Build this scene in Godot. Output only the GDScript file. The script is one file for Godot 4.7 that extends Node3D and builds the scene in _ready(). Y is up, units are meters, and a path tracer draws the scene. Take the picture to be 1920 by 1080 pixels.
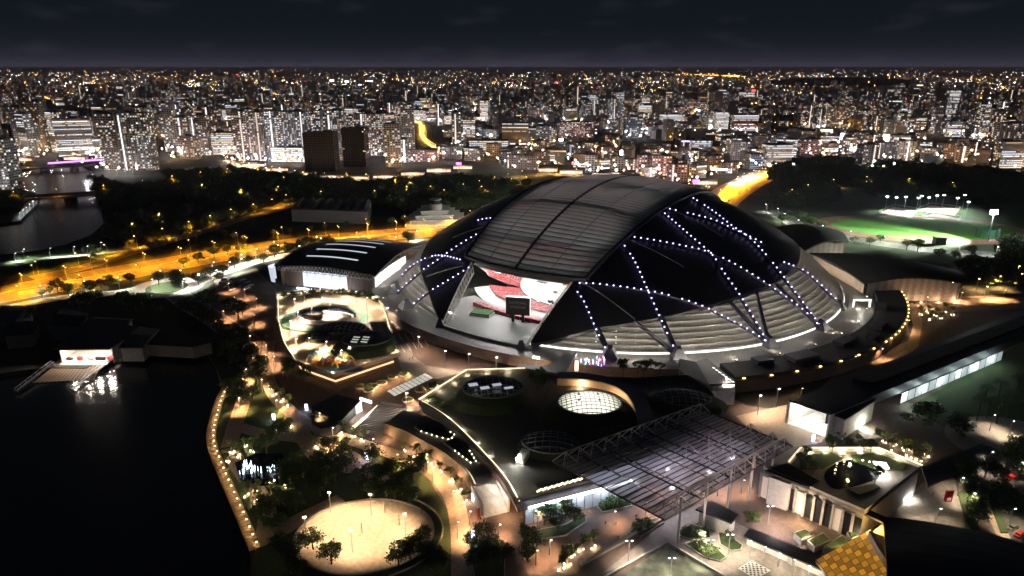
extends Node3D
# A night view over a domed stadium beside a dark basin, the expressway behind it and the lit city beyond.

const GROUND := -5.0
const WATER := -7.0
const EYE := Vector3(0, 140, 0)
var rng := RandomNumberGenerator.new()
var M := {}
var used := {}

# ---------------------------------------------------------------- shapes
class Geo:
	var v := PackedVector3Array()
	var n := PackedVector3Array()
	func tri(a: Vector3, b: Vector3, c: Vector3) -> void:
		var m := (c - a).cross(b - a).normalized()
		v.append(a); v.append(b); v.append(c)
		n.append(m); n.append(m); n.append(m)
	func trin(a: Vector3, b: Vector3, c: Vector3, na: Vector3, nb: Vector3, nc: Vector3) -> void:
		if (c - a).cross(b - a).dot(na) < 0.0:
			v.append(a); v.append(c); v.append(b)
			n.append(na); n.append(nc); n.append(nb)
		else:
			v.append(a); v.append(b); v.append(c)
			n.append(na); n.append(nb); n.append(nc)
	func quad(a: Vector3, b: Vector3, c: Vector3, d: Vector3) -> void:
		tri(a, b, c); tri(a, c, d)
	func box(c: Vector3, s: Vector3, yaw := 0.0) -> void:
		var x := Vector3(cos(yaw), 0, sin(yaw)) * s.x * 0.5
		var z := Vector3(-sin(yaw), 0, cos(yaw)) * s.z * 0.5
		var y := Vector3(0, s.y * 0.5, 0)
		var p := [c - x - y - z, c + x - y - z, c + x - y + z, c - x - y + z, c - x + y - z, c + x + y - z, c + x + y + z, c - x + y + z]
		quad(p[4], p[5], p[6], p[7]); quad(p[3], p[2], p[1], p[0])
		quad(p[0], p[1], p[5], p[4]); quad(p[1], p[2], p[6], p[5]); quad(p[2], p[3], p[7], p[6]); quad(p[3], p[0], p[4], p[7])
	func prism(poly: PackedVector2Array, y0: float, y1: float, top := true) -> void:
		var t := Geometry2D.triangulate_polygon(poly)
		if top:
			for i in range(0, t.size(), 3):
				flat(poly[t[i]], poly[t[i + 1]], poly[t[i + 2]], y1)
		if y1 > y0:
			var cw := Geometry2D.is_polygon_clockwise(poly)
			for i in poly.size():
				var a := poly[i]
				var b := poly[(i + 1) % poly.size()]
				if cw:
					var k := a; a = b; b = k
				quad(Vector3(a.x, y0, a.y), Vector3(a.x, y1, a.y), Vector3(b.x, y1, b.y), Vector3(b.x, y0, b.y))
	func flat(a: Vector2, b: Vector2, c: Vector2, y: float) -> void:
		trin(Vector3(a.x, y, a.y), Vector3(b.x, y, b.y), Vector3(c.x, y, c.y), Vector3.UP, Vector3.UP, Vector3.UP)
	# a strip of given width that follows a line on a level; thickness 0 gives a sheet
	func ribbon(line: PackedVector2Array, w: float, y0: float, y1: float, shift := 0.0) -> void:
		var l := PackedVector2Array()
		var r := PackedVector2Array()
		for i in line.size():
			var d := (line[mini(i + 1, line.size() - 1)] - line[maxi(i - 1, 0)]).normalized()
			var s := Vector2(-d.y, d.x)
			l.append(line[i] + s * (shift + w * 0.5)); r.append(line[i] + s * (shift - w * 0.5))
		for i in line.size() - 1:
			var a := l[i]; var b := l[i + 1]; var c := r[i + 1]; var e := r[i]
			flat(a, b, c, y1); flat(a, c, e, y1)
			if y1 > y0:
				quad(Vector3(a.x, y0, a.y), Vector3(a.x, y1, a.y), Vector3(b.x, y1, b.y), Vector3(b.x, y0, b.y))
				quad(Vector3(c.x, y0, c.y), Vector3(c.x, y1, c.y), Vector3(e.x, y1, e.y), Vector3(e.x, y0, e.y))
		if y1 > y0:
			var m := line.size() - 1
			quad(Vector3(l[0].x, y0, l[0].y), Vector3(r[0].x, y0, r[0].y), Vector3(r[0].x, y1, r[0].y), Vector3(l[0].x, y1, l[0].y))
			quad(Vector3(l[m].x, y0, l[m].y), Vector3(r[m].x, y0, r[m].y), Vector3(r[m].x, y1, r[m].y), Vector3(l[m].x, y1, l[m].y))
	func tube(p: PackedVector3Array, r0: float, r1: float, sides := 6, caps := true) -> void:
		var rings := []
		for i in p.size():
			var d := (p[mini(i + 1, p.size() - 1)] - p[maxi(i - 1, 0)]).normalized()
			var a := d.cross(Vector3.UP if absf(d.y) < 0.9 else Vector3.RIGHT).normalized()
			var b := a.cross(d).normalized()
			var r := lerpf(r0, r1, float(i) / maxf(1, p.size() - 1))
			var ring := PackedVector3Array()
			for k in sides:
				var t := TAU * (k + 0.5) / sides
				ring.append(p[i] + (a * cos(t) + b * sin(t)) * r)
			rings.append(ring)
		for i in p.size() - 1:
			for k in sides:
				var j := (k + 1) % sides
				quad(rings[i][k], rings[i + 1][k], rings[i + 1][j], rings[i][j])
		if caps:
			for k in range(1, sides - 1):
				tri(rings[0][0], rings[0][k], rings[0][k + 1])
				tri(rings[-1][0], rings[-1][k + 1], rings[-1][k])
	func bar(a: Vector3, b: Vector3, r: float, sides := 4) -> void:
		tube(PackedVector3Array([a, b]), r, r, sides)
	func ball(c: Vector3, r: Vector3, seg := 8, rings := 5) -> void:
		for i in rings:
			for k in seg:
				var q := []
				for e in [[i, k], [i + 1, k], [i + 1, k + 1], [i, k + 1]]:
					var th: float = PI * e[0] / rings
					var ph: float = TAU * e[1] / seg
					q.append(Vector3(sin(th) * cos(ph), cos(th), sin(th) * sin(ph)))
				trin(c + q[0] * r, c + q[1] * r, c + q[2] * r, q[0], q[1], q[2])
				if i > 0 and i < rings - 1 or true:
					trin(c + q[0] * r, c + q[2] * r, c + q[3] * r, q[0], q[2], q[3])
	# rings of points joined by faces
	func loft(rows: Array, close := true, smooth := false) -> void:
		for i in rows.size() - 1:
			var m: int = rows[i].size()
			for k in (m if close else m - 1):
				quad(rows[i][k], rows[i][(k + 1) % m], rows[i + 1][(k + 1) % m], rows[i + 1][k])
	func cap(row: PackedVector3Array) -> void:
		var c := Vector3.ZERO
		for p in row: c += p
		c /= row.size()
		for k in row.size():
			tri(c, row[k], row[(k + 1) % row.size()])
	func mesh() -> ArrayMesh:
		var a := []
		a.resize(Mesh.ARRAY_MAX)
		a[Mesh.ARRAY_VERTEX] = v
		a[Mesh.ARRAY_NORMAL] = n
		var m := ArrayMesh.new()
		if v.size():
			m.add_surface_from_arrays(Mesh.PRIMITIVE_TRIANGLES, a)
		return m

func pv(a: Array) -> PackedVector2Array:
	var r := PackedVector2Array()
	for i in range(0, a.size(), 2): r.append(Vector2(a[i], a[i + 1]))
	return r
func pv3(a: Array) -> PackedVector3Array:
	var r := PackedVector3Array()
	for i in range(0, a.size(), 3): r.append(Vector3(a[i], a[i + 1], a[i + 2]))
	return r
func ellipse(c: Vector2, rx: float, rz: float, turn := 0.0, seg := 40, from := 0.0, to := TAU) -> PackedVector2Array:
	var r := PackedVector2Array()
	var whole := absf(to - from - TAU) < 0.001
	for k in (seg if whole else seg + 1):
		var t := from + (to - from) * k / seg
		r.append(c + Vector2(cos(t) * rx, sin(t) * rz).rotated(turn))
	return r
func ring_poly(c: Vector2, r0: float, r1: float, a0: float, a1: float, seg := 40) -> PackedVector2Array:
	var o := ellipse(c, r1, r1, 0, seg, a0, a1)
	var i := ellipse(c, r0, r0, 0, seg, a0, a1)
	i.reverse()
	o.append_array(i)
	return o
# a line cut into equal steps
func steps(line: PackedVector2Array, gap: float, offset := 0.0) -> PackedVector2Array:
	var r := PackedVector2Array()
	var need := offset
	for i in line.size() - 1:
		var l := line[i].distance_to(line[i + 1])
		while need <= l:
			r.append(line[i].lerp(line[i + 1], need / l))
			need += gap
		need -= l
	return r
func smooth(line: PackedVector2Array, cuts := 4) -> PackedVector2Array:
	var r := PackedVector2Array()
	for i in line.size() - 1:
		var a := line[maxi(i - 1, 0)]; var b := line[i]; var c := line[i + 1]; var d := line[mini(i + 2, line.size() - 1)]
		for k in cuts:
			r.append(b.cubic_interpolate(c, a, d, float(k) / cuts))
	r.append(line[-1])
	return r
func smoothed(poly: PackedVector2Array) -> PackedVector2Array:
	var r := PackedVector2Array()
	var n := poly.size()
	for i in n:
		for k in 4:
			r.append(poly[i].cubic_interpolate(poly[(i + 1) % n], poly[(i - 1 + n) % n], poly[(i + 2) % n], k / 4.0))
	return r
func closed(line: PackedVector2Array) -> PackedVector2Array:
	var r := line.duplicate()
	r.append(line[0])
	return r
func v3(p: Vector2, y: float) -> Vector3:
	return Vector3(p.x, y, p.y)
func mid(poly: PackedVector2Array) -> Vector2:
	var c := Vector2.ZERO
	for p in poly: c += p
	return c / poly.size()

# ---------------------------------------------------------------- materials
var grain: ImageTexture
var soft: ImageTexture
var patches: ImageTexture
var speckle: ImageTexture
func noise_texture(size: int, f: float, lo: float, hi: float, octaves := 4, type := FastNoiseLite.TYPE_SIMPLEX_SMOOTH, k := 3) -> ImageTexture:
	var ns := FastNoiseLite.new()
	ns.seed = k; ns.frequency = f; ns.noise_type = type; ns.fractal_octaves = octaves
	var im := ns.get_seamless_image(size, size)
	im.convert(Image.FORMAT_RGB8)
	im.adjust_bcs(1.0, 1.0, 0.0)
	var b := im.get_data()
	for i in b.size(): b[i] = int(255.0 * clampf(lerpf(lo, hi, b[i] / 255.0), 0, 1))
	return ImageTexture.create_from_image(Image.create_from_data(size, size, false, Image.FORMAT_RGB8, b))
func mat(key: String, c: Color, rough := 0.8, metal := 0.0, tex: Texture2D = null, size := 10.0) -> StandardMaterial3D:
	if M.has(key): return M[key]
	var m := StandardMaterial3D.new()
	m.resource_name = key
	m.albedo_color = c.linear_to_srgb()
	m.roughness = rough
	m.metallic = metal
	m.cull_mode = BaseMaterial3D.CULL_DISABLED
	if tex:
		m.albedo_texture = tex
		m.uv1_triplanar = true
		m.uv1_world_triplanar = true
		m.uv1_scale = Vector3.ONE / size
	M[key] = m
	return m
func glow(key: String, c: Color, energy: float) -> StandardMaterial3D:
	if M.has(key): return M[key]
	var m := mat(key, Color(0.5, 0.5, 0.5))
	m.emission_enabled = true
	m.emission = c.linear_to_srgb()
	m.emission_energy_multiplier = energy
	return m

# ---------------------------------------------------------------- things
func numbered(called: String) -> String:
	used[called] = used.get(called, -1) + 1
	return called if used[called] == 0 else "%s_%03d" % [called, used[called]]
func tag(o: Node, label: String, category: String, group := "") -> Node:
	o.set_meta("label", label); o.set_meta("category", category)
	if group: o.set_meta("group", group)
	return o
func thing(called: String, label: String, category: String, at := Vector3.ZERO, group := "") -> Node3D:
	var o := Node3D.new()
	o.name = numbered(called)
	add_child(o)
	o.position = at
	tag(o, label, category, group)
	return o
# a part; its shape is given in the world's axes unless own is set
func part(t: Node3D, called: String, g, m: Material, own := false) -> MeshInstance3D:
	var o := MeshInstance3D.new()
	o.name = called
	o.mesh = g.mesh() if g is Geo else g
	o.material_override = m
	t.add_child(o, true)
	if not own:
		var at := Vector3.ZERO
		var p: Node = t
		while p is Node3D and p != self:
			at += p.position
			p = p.get_parent()
		o.position = -at
	return o
func setting(called: String, g: Geo, m: Material, kind := "structure") -> MeshInstance3D:
	var o := MeshInstance3D.new()
	o.name = numbered(called)
	o.mesh = g.mesh()
	o.material_override = m
	o.set_meta("kind", kind)
	add_child(o)
	return o
func single(called: String, g: Geo, m: Material, label: String, category: String, group := "") -> MeshInstance3D:
	var o := MeshInstance3D.new()
	o.name = numbered(called)
	o.mesh = g.mesh()
	o.material_override = m
	add_child(o)
	tag(o, label, category, group)
	return o
func copy(o: Node3D, called: String, at: Vector3, label: String, category: String, group: String, turn := 0.0, size := 1.0) -> Node3D:
	var r: Node3D = o.duplicate()
	r.name = numbered(called)
	add_child(r)
	r.position = at
	r.rotation.y = turn
	r.scale = Vector3.ONE * size
	tag(r, label, category, group)
	return r
const ORD := ["first", "second", "third", "fourth", "fifth", "sixth", "seventh", "eighth", "ninth", "tenth", "eleventh", "twelfth"]
func nth(i: int) -> String:
	if i < 12: return ORD[i]
	var k := i + 1
	var e := "th"
	if k % 100 < 11 or k % 100 > 13:
		e = {1: "st", 2: "nd", 3: "rd"}.get(k % 10, "th")
	return "%d%s" % [k, e]
# order points by where they stand from the left to the right of the view
func leftmost(list: PackedVector2Array) -> Array:
	var a := Array(list)
	a.sort_custom(func(p, q): return p.x / -p.y < q.x / -q.y)
	return a
func omni(t: Node3D, at: Vector3, c: Color, e: float, size := 0.3, reach := 60.0) -> OmniLight3D:
	var l := OmniLight3D.new()
	l.name = "light"
	l.light_color = c.linear_to_srgb()
	l.light_energy = e
	l.light_size = size
	l.omni_range = reach
	l.omni_attenuation = 2.0
	l.shadow_enabled = true
	t.add_child(l, true)
	l.position = at
	return l
func spot(t: Node3D, at: Vector3, to: Vector3, c: Color, e: float, angle := 45.0, size := 0.3) -> SpotLight3D:
	var l := SpotLight3D.new()
	l.name = "light"
	l.light_color = c.linear_to_srgb()
	l.light_energy = e
	l.light_size = size
	l.spot_range = 150.0
	l.spot_attenuation = 2.0
	l.spot_angle = angle
	l.spot_angle_attenuation = 0.6
	l.shadow_enabled = true
	t.add_child(l, true)
	var d := (to - at).normalized()
	l.transform = Transform3D(Basis.looking_at(d, Vector3.UP if absf(d.y) < 0.95 else Vector3.RIGHT), at)
	return l
func area(t: Node3D, at: Vector3, to: Vector3, c: Color, e: float, w: float, h: float) -> void:
	var l := AreaLight3D.new()
	l.name = "light"
	l.light_color = c.linear_to_srgb()
	l.light_energy = e
	l.area_size = Vector2(w, h)
	l.area_normalize_energy = false
	l.area_range = 150.0
	l.area_attenuation = 2.0
	l.shadow_enabled = true
	t.add_child(l, true)
	var d := (to - at).normalized()
	l.transform = Transform3D(Basis.looking_at(d, Vector3.UP if absf(d.y) < 0.95 else Vector3.RIGHT), at)

const WARM := Color(1.0, 0.72, 0.42)
const WHITE := Color(1.0, 0.93, 0.82)
const COOL := Color(0.8, 0.88, 1.0)
const SODIUM := Color(1.0, 0.34, 0.01)
const VIOLET := Color(0.62, 0.55, 1.0)


# ---------------------------------------------------------------- camera, sky, exposure, then the place
func _ready() -> void:
	rng.seed = 7
	var cam = Camera3D.new()
	cam.name = "camera"
	add_child(cam)
	cam.position = EYE
	cam.rotation_degrees = Vector3(-17.8826, 0, 0)
	cam.fov = 45.7473
	cam.near = 1.0
	cam.far = 40000.0
	cam.current = true
	var env = Environment.new()
	env.background_mode = Environment.BG_SKY
	env.tonemap_mode = Environment.TONE_MAPPER_LINEAR
	env.tonemap_exposure = 1.0
	env.sdfgi_enabled = true
	env.ssao_enabled = true
	env.ssil_enabled = true
	var sm = ProceduralSkyMaterial.new()
	sm.sky_top_color = Color(0.0060, 0.0086, 0.0122).linear_to_srgb()
	sm.sky_horizon_color = Color(0.046, 0.043, 0.066).linear_to_srgb()
	sm.sky_curve = 0.009
	sm.ground_bottom_color = Color(0.004, 0.004, 0.005).linear_to_srgb()
	sm.ground_horizon_color = Color(0.03, 0.028, 0.04).linear_to_srgb()
	sm.sky_cover = clouds()
	sm.sky_cover_modulate = Color(1, 1, 1, 1)
	var sky = Sky.new()
	sky.sky_material = sm
	env.sky = sky
	env.fog_enabled = true
	env.fog_light_color = Color(0.9, 0.9, 1.0)
	env.fog_density = 0.000055
	var we = WorldEnvironment.new()
	we.name = "environment"
	we.environment = env
	add_child(we)
	var t0 = Time.get_ticks_msec()
	materials()
	print("materials ", Time.get_ticks_msec() - t0)
	ground_and_water()
	print("ground_and_water ", Time.get_ticks_msec() - t0)
	roads()
	print("roads ", Time.get_ticks_msec() - t0)
	stadium()
	print("stadium ", Time.get_ticks_msec() - t0)
	halls()
	print("halls ", Time.get_ticks_msec() - t0)
	skate_deck()
	print("skate_deck ", Time.get_ticks_msec() - t0)
	mall_deck()
	print("mall_deck ", Time.get_ticks_msec() - t0)
	plaza()
	print("plaza ", Time.get_ticks_msec() - t0)
	right_side()
	print("right_side ", Time.get_ticks_msec() - t0)
	waterside()
	print("waterside ", Time.get_ticks_msec() - t0)
	city()
	print("city ", Time.get_ticks_msec() - t0)
	lamps()
	print("lamps ", Time.get_ticks_msec() - t0)
	trees()
	print("trees ", Time.get_ticks_msec() - t0)
	small_things()
	print("small_things ", Time.get_ticks_msec() - t0)

func clouds() -> ImageTexture:
	var w = 2048
	var h = 1024
	var im = Image.create(w, h, false, Image.FORMAT_RGBAF)
	var ns = FastNoiseLite.new()
	ns.seed = 11; ns.frequency = 1.0; ns.fractal_octaves = 5
	for y in range(300, 511):
		var up = (0.5 - (y + 0.5) / h) * PI
		for x in w:
			var a = TAU * x / w
			var p = Vector3(cos(a) * cos(up), sin(up) * 4.5, sin(a) * cos(up)) * 7.0
			var d = ns.get_noise_3dv(p) - 0.2
			if d > 0.0:
				var k = minf(d * 2.2, 1.0) * 0.009
				im.set_pixel(x, y, Color(k * 0.95, k, k * 1.15, 1.0))
	return ImageTexture.create_from_image(im)

func materials() -> void:
	grain = noise_texture(256, 0.06, 0.55, 1.0, 5)
	soft = noise_texture(256, 0.03, 0.82, 1.0, 5, FastNoiseLite.TYPE_SIMPLEX_SMOOTH, 14)
	patches = noise_texture(256, 0.012, 0.35, 1.0, 5, FastNoiseLite.TYPE_SIMPLEX_SMOOTH, 9)
	speckle = noise_texture(256, 0.2, 0.0, 1.0, 1, FastNoiseLite.TYPE_VALUE, 5)
	mat("soil", Color(0.045, 0.05, 0.03), 0.95, 0, patches, 140.0)
	mat("lawn", Color(0.055, 0.10, 0.022), 0.95, 0, grain, 9.0)
	mat("asphalt", Color(0.10, 0.098, 0.095), 0.85, 0, patches, 60.0)
	mat("road", Color(0.15, 0.14, 0.13), 0.8, 0, soft, 30.0)
	mat("paving", Color(0.30, 0.27, 0.24), 0.8, 0, soft, 16.0)
	mat("paving_brown", Color(0.15, 0.105, 0.085), 0.8, 0, soft, 16.0)
	mat("paving_tan", Color(0.36, 0.27, 0.19), 0.8, 0, soft, 16.0)
	mat("concrete", Color(0.42, 0.40, 0.37), 0.8, 0, soft, 16.0)
	mat("pink_wall", Color(0.34, 0.27, 0.26), 0.7, 0, soft, 16.0)
	mat("white", Color(0.72, 0.71, 0.68), 0.6, 0, soft, 20.0)
	mat("plain_white", Color(0.78, 0.78, 0.76), 0.6)
	mat("dark_roof", Color(0.022, 0.024, 0.032), 0.42, 0.25, soft, 30.0)
	mat("black_roof", Color(0.018, 0.019, 0.022), 0.75, 0, soft, 20.0)
	mat("slate", Color(0.06, 0.065, 0.085), 0.55, 0, soft, 18.0)
	mat("steel", Color(0.30, 0.29, 0.30), 0.45, 0.5)
	mat("truss", Color(0.62, 0.58, 0.57), 0.5)
	mat("dark_steel", Color(0.05, 0.05, 0.06), 0.5, 0.3)
	mat("rib", Color(0.035, 0.035, 0.055), 0.5, 0.2)
	mat("louvre", Color(0.50, 0.49, 0.47), 0.6, 0.1, soft, 14.0)
	mat("brown_wall", Color(0.16, 0.10, 0.07), 0.7, 0, soft, 12.0)
	mat("sand", Color(0.60, 0.46, 0.34), 0.95, 0, soft, 16.0)
	mat("bark", Color(0.10, 0.075, 0.055), 0.9)
	mat("mound", Color(0.03, 0.05, 0.018), 0.95, 0, grain, 4.0)
	mat("marking", Color(0.75, 0.74, 0.70), 0.7)
	mat("red", Color(0.42, 0.03, 0.03), 0.6)
	mat("court_green", Color(0.30, 0.36, 0.27), 0.8, 0, patches, 30.0)
	var seats = mat("seats", Color(0.75, 0.75, 0.75), 0.6)
	var im = Image.create(256, 256, false, Image.FORMAT_RGB8)
	var r = RandomNumberGenerator.new()
	r.seed = 4
	for y in 256:
		for x in 256:
			var k = r.randf()
			im.set_pixel(x, y, Color(0.52, 0.09, 0.11) if k < 0.74 else (Color(0.86, 0.72, 0.70) if k < 0.9 else Color(0.45, 0.05, 0.07)))
	seats.albedo_texture = ImageTexture.create_from_image(im)
	seats.uv1_triplanar = true
	seats.uv1_world_triplanar = true
	seats.uv1_scale = Vector3.ONE / 150.0
	var skin = mat("skin", Color(0.46, 0.50, 0.50), 0.7)
	skin.backlight_enabled = true
	skin.backlight = Color(0.62, 0.69, 0.71).linear_to_srgb()
	M.louvre.backlight_enabled = true
	M.louvre.backlight = Color(0.6, 0.58, 0.54).linear_to_srgb()
	var lens = mat("skylight", Color(0.62, 0.62, 0.56), 0.4)
	lens.backlight_enabled = true
	lens.backlight = Color(0.9, 0.9, 0.84).linear_to_srgb()
	var glass = mat("glass", Color(0.25, 0.27, 0.3, 0.35), 0.06)
	glass.transparency = BaseMaterial3D.TRANSPARENCY_ALPHA
	var film = mat("film", Color(0.25, 0.24, 0.28, 0.86), 0.4)
	film.backlight_enabled = true
	film.backlight = Color(0.5, 0.48, 0.54).linear_to_srgb()
	film.transparency = BaseMaterial3D.TRANSPARENCY_ALPHA
	mat("dark_glass", Color(0.02, 0.022, 0.026), 0.12, 0)
	var wm = mat("water", Color(0.004, 0.005, 0.007), 0.13)
	var ns = FastNoiseLite.new()
	ns.seed = 21; ns.frequency = 0.035; ns.fractal_octaves = 4
	var bump = ns.get_seamless_image(256, 256)
	bump.convert(Image.FORMAT_RGBA8)
	bump.bump_map_to_normal_map(5.0)
	wm.normal_enabled = true
	wm.normal_texture = ImageTexture.create_from_image(bump)
	wm.normal_scale = 0.16
	wm.uv1_triplanar = true
	wm.uv1_world_triplanar = true
	wm.uv1_scale = Vector3.ONE / 22.0
	glow("glow_warm", WARM, 14.0)
	glow("glow_soft", Color(1.0, 0.78, 0.5), 3.0)
	glow("glow_white", WHITE, 16.0)
	glow("glow_cool", COOL, 14.0)
	glow("glow_sodium", Color(1.0, 0.6, 0.16), 16.0)
	glow("glow_violet", Color(0.52, 0.46, 1.0), 4.5)
	glow("glow_red", Color(1.0, 0.04, 0.05), 6.0)
	glow("glow_magenta", Color(0.9, 0.1, 0.9), 5.0)
	glow("glow_green", Color(0.05, 1.0, 0.35), 3.0)
	glow("glow_blue", Color(0.15, 0.25, 1.0), 6.0)
	glow("strip_warm", Color(1.0, 0.74, 0.42), 2.2)
	glow("strip_white", Color(1.0, 0.95, 0.86), 2.6)
	glow("strip_cool", Color(0.86, 0.92, 1.0), 5.0)
	glow("strip_yellow", Color(1.0, 0.85, 0.5), 1.3)

# ---------------------------------------------------------------- ground, water, roads
const SHORE_RIVER := 0
func ground_and_water() -> void:
	var bed = Geo.new()
	bed.prism(pv([-30000, 400, 30000, 400, 30000, -30000, -30000, -30000]), -11, -11)
	setting("river_bed", bed, mat("silt", Color(0.02, 0.02, 0.015), 0.9))
	# the shore of the basin, then the banks of the river
	var basin = pv([-351.4,-276.9,-300.6,-301.7,-255.3,-310.8,-242.7,-315.9,-232.7,-317.2,-216.5,-317.2,-208.3,-329.2,-188,-336.2,-165.9,-341.3,-150.2,-317.2,-138.1,-295.9,-131.7,-269.5,-125.2,-250.2,-118.6,-236.6,-109.1,-221.1,-95.3,-199.8,-85.6,-184.5,-81.8,-177.7,-77.4,-163.8,-63.6,-127.9])
	var river = pv([-645.7,-872.1,-521.5,-640.9,-499.2,-652.6,-491.2,-669.7,-532.7,-760,-550.4,-789.6,-639.9,-864])
	var bank = pv([-826.2,-550.7,-516.3,-634,-500.9,-655,-489.5,-667.2,-533.3,-760,-579.6,-825.2,-640.9,-872.1,-705.5,-962.7,-733.9,-1026.1,-728.3,-1079.2,-681.8,-1085.4,-635.2,-1037.5,-574.3,-938.4,-539.8,-872.1,-474.6,-793.1,-432.9,-709.4,-400.5,-657.4,-383.3,-605.8,-385.5,-570.5,-398.6,-548.9,-417.9,-538.7,-437.8,-530.5,-654.5,-426.5])
	var land = PackedVector2Array()
	land.append_array(pv([-30000, -30000, 30000, -30000, 30000, 300, -60, 300]))
	var b2 = basin.duplicate()
	b2.reverse()
	land.append_array(b2)
	land.append(Vector2(-900, basin[0].y))
	var k2 = bank.duplicate()
	k2.reverse()
	land.append_array(k2)
	land.append(Vector2(-30000, bank[0].y - 60.0))
	var g = Geo.new()
	g.prism(land, -11, GROUND)
	setting("ground", g, M.soil)
	var w = Geo.new()
	w.prism(pv([-2500, 300, -20, 300, -20, -1500, -2500, -1500]), WATER, WATER)
	setting("water", w, M.water)
	var lawns = {
		"field": pv([97.7,-550.7,301.4,-703.8,578.1,-763.2,592.8,-652.6,492,-533.7,363.5,-502.6,276.2,-533.7]),
		"lawn": pv([170.6,-271.9,207.3,-301.7,285.1,-352.7,323.7,-352.7,239.6,-248.9,208.3,-257.7,190.7,-244.7,185.6,-257.7]),
		"verge": pv([-335.7,-395.8,-318.7,-399.7,-295,-420,-268,-427.6,-252.7,-435.4,-232.5,-420,-207.3,-395.8,-202.9,-386.5,-244.8,-386.5,-285.1,-352.7,-297.1,-345]),
		"riverbank": pv([-412,-530.5,-392.9,-540.4,-373,-557.7,-324.3,-550.7,-306.7,-607.9,-265.9,-698.4,-245.4,-640.9,-260.1,-578,-314.7,-510.1,-367.5,-468.1]),
		"park": pv([-136.4,-293.1,-145.5,-352.7,-117,-310.8,-96.3,-276.9,-72.4,-257.7,-52,-244.7,-32.4,-225.4,-20.1,-199.2,-17.6,-168.2,-78.3,-168.2,-81.3,-180.1,-97.5,-205.3,-112.4,-229,-122,-248.9,-130.8,-271.9])}
	var y = 0.004
	for k in lawns:
		var q = Geo.new()
		q.prism(lawns[k], GROUND + y, GROUND + y)
		setting("lawn", q, M.lawn)
		y += 0.004

func road(called: String, line: PackedVector2Array, w: float, y: float, m: Material, lanes := 2, kerbs := true) -> MeshInstance3D:
	var l = smooth(line, 5)
	var g = Geo.new()
	g.ribbon(l, w, y, y)
	var o = setting(called, g, m)
	var k = Geo.new()
	for i in range(1, lanes):
		var s = w * (float(i) / lanes - 0.5)
		var p = steps(l, 9.0)
		for j in range(0, p.size() - 1):
			var a = p[j]
			var b = p[j].lerp(p[j + 1], 0.4)
			k.ribbon(PackedVector2Array([a, b]), 0.22, y + 0.01, y + 0.01, s)
	k.ribbon(l, 0.25, y + 0.01, y + 0.01, w * 0.5 - 0.6)
	k.ribbon(l, 0.25, y + 0.01, y + 0.01, -w * 0.5 + 0.6)
	var mk = setting(called + "_marking", k, M.marking)
	if kerbs:
		var q = Geo.new()
		q.ribbon(l, 0.4, y - 0.02, y + 0.14, w * 0.5 + 0.2)
		q.ribbon(l, 0.4, y - 0.02, y + 0.14, -w * 0.5 - 0.2)
		setting(called + "_kerb", q, M.concrete)
	return o

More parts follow.
